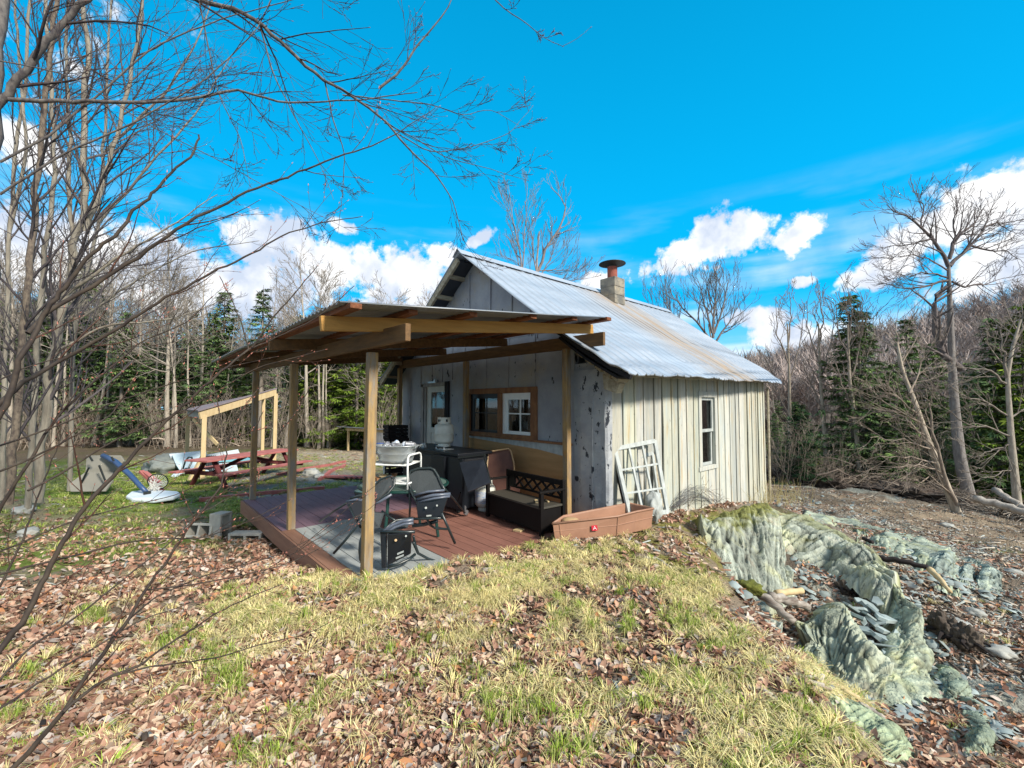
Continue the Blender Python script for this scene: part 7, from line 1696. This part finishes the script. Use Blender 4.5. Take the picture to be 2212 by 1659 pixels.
GREEN = [(205, 1332, 42, 26, 1), (390, 1400, 75, 40, .95), (470, 1430, 70, 28, .9), (480, 1480, 50, 30, .8), (60, 1470, 70, 20, .6), (40, 1350, 40, 18, .7), (1010, 1465, 50, 35, .6), (1085, 1545, 50, 45, .8), (1180, 1560, 60, 40, .6), (930, 1375, 50, 30, .5), (655, 1565, 30, 30, .8), (560, 1640, 90, 30, .7), (520, 1290, 60, 20, .5), (1480, 1345, 60, 40, .6), (1400, 1500, 60, 50, .5), (1230, 1640, 60, 30, .6), (1560, 1400, 60, 40, .6), (760, 1450, 40, 25, .5), (740, 1290, 40, 20, .5), (870, 1420, 40, 25, .6), (1330, 1370, 60, 30, .5), (10, 1560, 30, 25, .8), (1700, 1560, 120, 80, .35), (1420, 1260, 80, 20, .4), (1230, 1310, 60, 25, .4)]
# leaves
X, Y, Z, px, py, r = cover_pts(230000, .75, 13, pw=.80)
lf = .28 + .75 * sstep(.40, .58, fbm(X * 2.1, Y * 2.1, 3, 71))
lf = lf * (1 - .72 * blobs(px, py, GRASSY))
lf = np.maximum(lf, blobs(px, py, [(700, 1540, 620, 170, .95), (250, 1600, 380, 120, .95), (640, 1225, 110, 45, 1), (560, 1200, 80, 40, .9), (1450, 1560, 120, 90, .9), (1700, 1300, 90, 90, 1), (1740, 1250, 90, 60, .8), (200, 1280, 110, 40, .8), (330, 1250, 100, 30, .7), (1530, 1430, 90, 60, .8), (1200, 1420, 80, 40, .7), (2060, 1560, 150, 90, .6), (1690, 1390, 60, 60, 1), (1000, 1330, 60, 25, .8), (1770, 1160, 100, 30, .6)]))
lf = np.where((px < 900) & (py < 1120) & (r > 6), lf * .12, lf); lf = np.where((px > 1750) & (r > 5), lf * .4, lf)
lf = np.where((px < 550) & (py < 1250) & (py > 1100), lf * .5, lf)
lf = lf * (1 - .85 * blobs(px, py, [(1430, 1180, 170, 65, 1), (1530, 1230, 90, 70, 1)]))
keep = (gg.random(len(X)) < lf) & (~in_rocks(px, py) | (gg.random(len(X)) < .06)); X, Y, Z, r = X[keep], Y[keep], Z[keep], r[keep]; n = len(X)
LV = np.array([[-1, 0, .05], [-.45, .42, .22], [.3, .46, .16], [1, .05, .1], [.35, -.42, .2], [-.4, -.46, .26], [-.35, 0, 0], [.35, 0, -.02]])
LF = np.array([[0, 6, 1], [0, 5, 6], [6, 2, 1], [6, 7, 2], [7, 3, 2], [7, 4, 3], [6, 5, 4], [6, 4, 7]])
pal = np.array([[.40, .24, .165], [.54, .39, .28], [.22, .115, .08], [.46, .39, .34], [.32, .175, .125], [.60, .48, .35], [.44, .21, .10], [.14, .075, .055]])
col = pal[gg.choice(8, n, p=[.25, .17, .15, .13, .15, .06, .04, .05])] * gg.uniform(.75, 1.25, n)[:, None]
V, F, C_ = scatter(LV, LF, np.stack([X, Y, Z + gg.uniform(.0, .03, n)], -1), euler_mats(gg.normal(0, .6, n), gg.normal(0, .6, n), gg.uniform(0, 6.28, n)), gg.uniform(.014, .038, n) * (1 + .02 * r), col)
tag(npmesh('leaf_litter', V, F, mt['vcol'], C_), 'brown fallen leaves covering the ground', 'leaf litter', kind='stuff')
# grass tufts
def tuft(seed, nb, h, spread, cols):
    g = np.random.default_rng(seed); V, F, C_ = [], [], []
    for i in range(nb):
        az = g.uniform(0, 6.28); b0 = np.array([math.cos(az), math.sin(az), 0]) * g.uniform(0, .25) * spread; out_ = g.uniform(.25, 1.0) * spread; hh = h * g.uniform(.5, 1)
        c_, s_ = math.cos(az + g.normal(0, .5)), math.sin(az + g.normal(0, .5)); sd = np.array([-s_, c_, 0]); wv = .0024
        a = len(V); col = cols[g.integers(len(cols))] * g.uniform(.75, 1.2)
        for t, z in ((0, 0), (.28, .75), (.66, 1.0), (1.0, .45)):
            p = b0 + np.array([c_ * out_ * t ** 1.3, s_ * out_ * t ** 1.3, hh * z]); w = wv * (1 - t * .75)
            V += [p - sd * w, p + sd * w]; C_ += [col, col]
        for k in range(3): F.append([a + 2 * k, a + 2 * k + 1, a + 2 * k + 3, a + 2 * k + 2])
    return np.array(V), np.array(F), np.array(C_)
straw = [np.array(c) for c in ((.84, .71, .33), (.74, .63, .28), (.90, .79, .42), (.58, .50, .22))]; grn = [np.array(c) for c in ((.26, .36, .05), (.34, .43, .07), (.20, .30, .04), (.50, .50, .18))]
T_s = [tuft(i, 40, .085, .17, straw) for i in range(4)]; T_m = [tuft(10 + i, 40, .09, .15, straw + grn[:2]) for i in range(4)]; T_g = [tuft(20 + i, 36, .11, .11, grn) for i in range(4)]
VV, FF, CC, off = [], [], [], 0
X, Y, Z, px, py, r = cover_pts(52000, .9, 9, pw=.75)
ga = blobs(px, py, GRASSY) * sstep(.36, .52, fbm(X * 2.6, Y * 2.6, 3, 91)) + .08 * (r < 6); gr = blobs(px, py, GREEN)
ga = ga * np.clip(r / 3.2, .16, 1) ; gr_ = gr * np.clip(r / 3.2, .2, 1) * .8
excl = ((px > 1560) & (py < 1400) & (r > 3.6)) | ((px > 1880) & (r > 2.4)) | ((px < 700) & (py < 1240))
pr_ = np.where(excl, .02, np.maximum(ga, gr_)); keep = (gg.random(len(X)) < pr_ * .42) & ~in_rocks(px, py)
X, Y, Z, r, gr = X[keep], Y[keep], Z[keep], r[keep], gr[keep]
u = gg.random(len(X)); kind = np.where(gg.random(len(X)) < gr * .85, 2, np.where(u < .62, 0, np.where(u < .93, 1, 2)))
for kk, TT in ((0, T_s), (1, T_m), (2, T_g)):
    for v_ in range(4):
        sel = np.where((kind == kk) & (np.arange(len(X)) % 4 == v_))[0]
        if not len(sel): continue
        TV_, TF_, TC_ = TT[v_]; n = len(sel)
        V, F, C_ = scatter(TV_, TF_, np.stack([X[sel], Y[sel], Z[sel] - .005], -1), euler_mats(gg.normal(0, .12, n), gg.normal(0, .12, n), gg.uniform(0, 6.28, n)), gg.uniform(.42, .98, n), np.repeat(gg.uniform(.8, 1.15, n)[:, None], 3, 1))
        C_ = C_ * np.tile(TC_, (n, 1)); VV.append(V); FF.append(F + off); CC.append(C_); off += len(V)
tag(npmesh('grass', np.concatenate(VV), np.concatenate(FF), mt['vcol'], np.concatenate(CC)), 'dry straw-coloured and fresh green grass tufts on the mound', 'grass', kind='stuff')
# short lawn growth in the yard
X, Y, Z, px, py, r = cover_pts(60000, 4.5, 21, -1.1, .0, 1.0)
m = blobs(px, py, [(330, 1045, 340, 55, 1), (560, 1110, 130, 40, .9), (760, 1058, 130, 20, 1), (760, 962, 170, 16, .6), (250, 1075, 160, 50, .8), (150, 1150, 250, 60, .3), (100, 1000, 200, 40, .6), (900, 1000, 200, 14, .6), (600,1000,200,30,.4)]) * sstep(.36, .55, fbm(X * 3, Y * 3, 3, 12))
keep = gg.random(len(X)) < m * .6; X, Y, Z = X[keep], Y[keep], Z[keep]; n = len(X); kk = gg.integers(0, 4, n); VV, FF, CC, off = [], [], [], 0
for v_ in range(4):
    sel = np.where(kk == v_)[0]; TV_, TF_, TC_ = (T_g if v_ < 3 else T_m)[v_]; TV_, TF_, TC_ = TV_[:14 * 8], TF_[:14 * 3], TC_[:14 * 8]; q = len(sel)
    V, F, C_ = scatter(TV_ * [2, 2, .6], TF_, np.stack([X[sel], Y[sel], Z[sel]], -1), euler_mats(gg.normal(0, .1, q), gg.normal(0, .1, q), gg.uniform(0, 6.28, q)), gg.uniform(.5, 1.0, q), np.repeat(gg.uniform(.6, 1.0, q)[:, None], 3, 1))
    VV.append(V); FF.append(F + off); CC.append(C_ * np.tile(TC_, (q, 1))); off += len(V)
tag(npmesh('lawn', np.concatenate(VV), np.concatenate(FF), mt['vcol'], np.concatenate(CC)), 'short fresh green grass growing in patches over the yard', 'grass', kind='stuff')
# twigs, bark and chips
X, Y, Z, px, py, r = cover_pts(60000, 1.0, 24, pw=.9)
m = np.where((px > 1620) & (r > 3), 1.3, .10) * sstep(.35, .55, fbm(X * 1.5, Y * 1.5, 3, 55)); m = np.where((px < 1500) & (r > 14), .35, m)
xl = np.interp(px, [1600, 1700, 1800, 1950, 2100, 2212, 2500], [1060, 1070, 1085, 1110, 1137, 1160, 1220]); m = np.where((px > 1600) & (np.abs(py - xl) < np.interp(px, [1650, 2212], [6, 26])), .35, m)
keep = (gg.random(len(X)) < m) & ~in_rocks(px, py); X, Y, Z, r = X[keep], Y[keep], Z[keep], r[keep]; n = len(X)
BV = np.array([[-1, -.11, 0], [1, -.07, 0], [1, .07, 0], [-1, .11, 0], [-1, -.08, .1], [1, -.05, .07], [1, .05, .07], [-1, .08, .1]]); BF = np.array([[4, 5, 6, 7], [0, 1, 5, 4], [1, 2, 6, 5], [2, 3, 7, 6], [3, 0, 4, 7]])
pal = np.array([[.42, .33, .24], [.20, .14, .10], [.50, .44, .36], [.33, .18, .12], [.10, .075, .06], [.36, .38, .35]])
V, F, C_ = scatter(BV, BF, np.stack([X, Y, Z + .008], -1), euler_mats(gg.normal(0, .2, n), gg.normal(0, .15, n), gg.uniform(0, 6.28, n)), gg.uniform(.02, .10, n) * (1 + .03 * r), pal[gg.choice(6, n, p=[.2, .22, .1, .2, .13, .15])] * gg.uniform(.7, 1.2, n)[:, None])
tag(npmesh('wood_debris', V, F, mt['vcol'], C_), 'bark, twigs and stone chips strewn over the bare soil', 'debris', kind='stuff')
X, Y, Z, px, py, r = cover_pts(60000, 5.5, 19, .38, 1.02)
keep = (gg.random(len(X)) < .30 + .6 * sstep(.42, .6, fbm(X * 1.2, Y * 1.2, 3, 58))) & (px > 1640) & ~in_rocks(px, py); X, Y, Z = X[keep], Y[keep], Z[keep]; n = len(X)
pal = np.array([[.40, .34, .27], [.22, .17, .13], [.50, .46, .40], [.28, .19, .13], [.13, .10, .08], [.40, .42, .40]])
V, F, C_ = scatter(BV * [1, 3.2, 3.5], BF, np.stack([X, Y, Z + .004], -1), euler_mats(gg.normal(0, .3, n), gg.normal(0, .3, n), gg.uniform(0, 6.28, n)), gg.uniform(.008, .035, n), pal[gg.choice(6, n)] * gg.uniform(.7, 1.2, n)[:, None])
tag(npmesh('gravel', V, F, mt['vcol'], C_), 'gravel and small clods on the dirt road and the slope below it', 'gravel', kind='stuff')
# tall dry weeds by the far corner and vines on the wall
g = np.random.default_rng(15); polys = []
for i in range(170):
    x_ = g.uniform(1640, 1730) if i < 120 else g.uniform(1600, 1760); p = np.array(ground_at(x_, g.uniform(1072, 1098))[0]); h = g.uniform(.15, .6); D_ = np.array([g.normal(0, .25), g.normal(0, .25), 1]) * h
    polys.append((np.array([p, p + D_ * .5 + g.normal(0, .02, 3), p + D_ + g.normal(0, .05, 3)]), np.array([.004, .003, .0015])))
V, F = tubes_np(polys, 3); tag(npmesh('dry_weeds', V, F, mt['vcol'], np.tile(np.array([.50, .42, .20]), (len(V), 1)), loc=tuple(V.mean(0))), 'tall dry yellow weeds at the far corner of the cream wall', 'weeds', kind='stuff')
out = [[], [], [], []]
for i in range(12):
    x_ = g.uniform(1430, 1600); p = np.array(at(x_, 1100, 6.4 + (x_ - 1430) * .011)); grow(out, p, np.array([g.normal(0, .6), g.normal(0, .6), .7]), g.uniform(.3, .8), .004, 1, g, 2, .0, (5, 4), (.5, 1.1), .3, rmin=.002)
V, F = tubes_np(out[1] + out[2], 3); tag(npmesh('dry_vine', V, F, mt['vcol'], np.tile(np.array([.16, .10, .06]), (len(V), 1)), loc=tuple(V.mean(0))), 'dry leafless vine sprawling over the wire roll at the cream wall', 'vine')
bpy.context.view_layer.update()
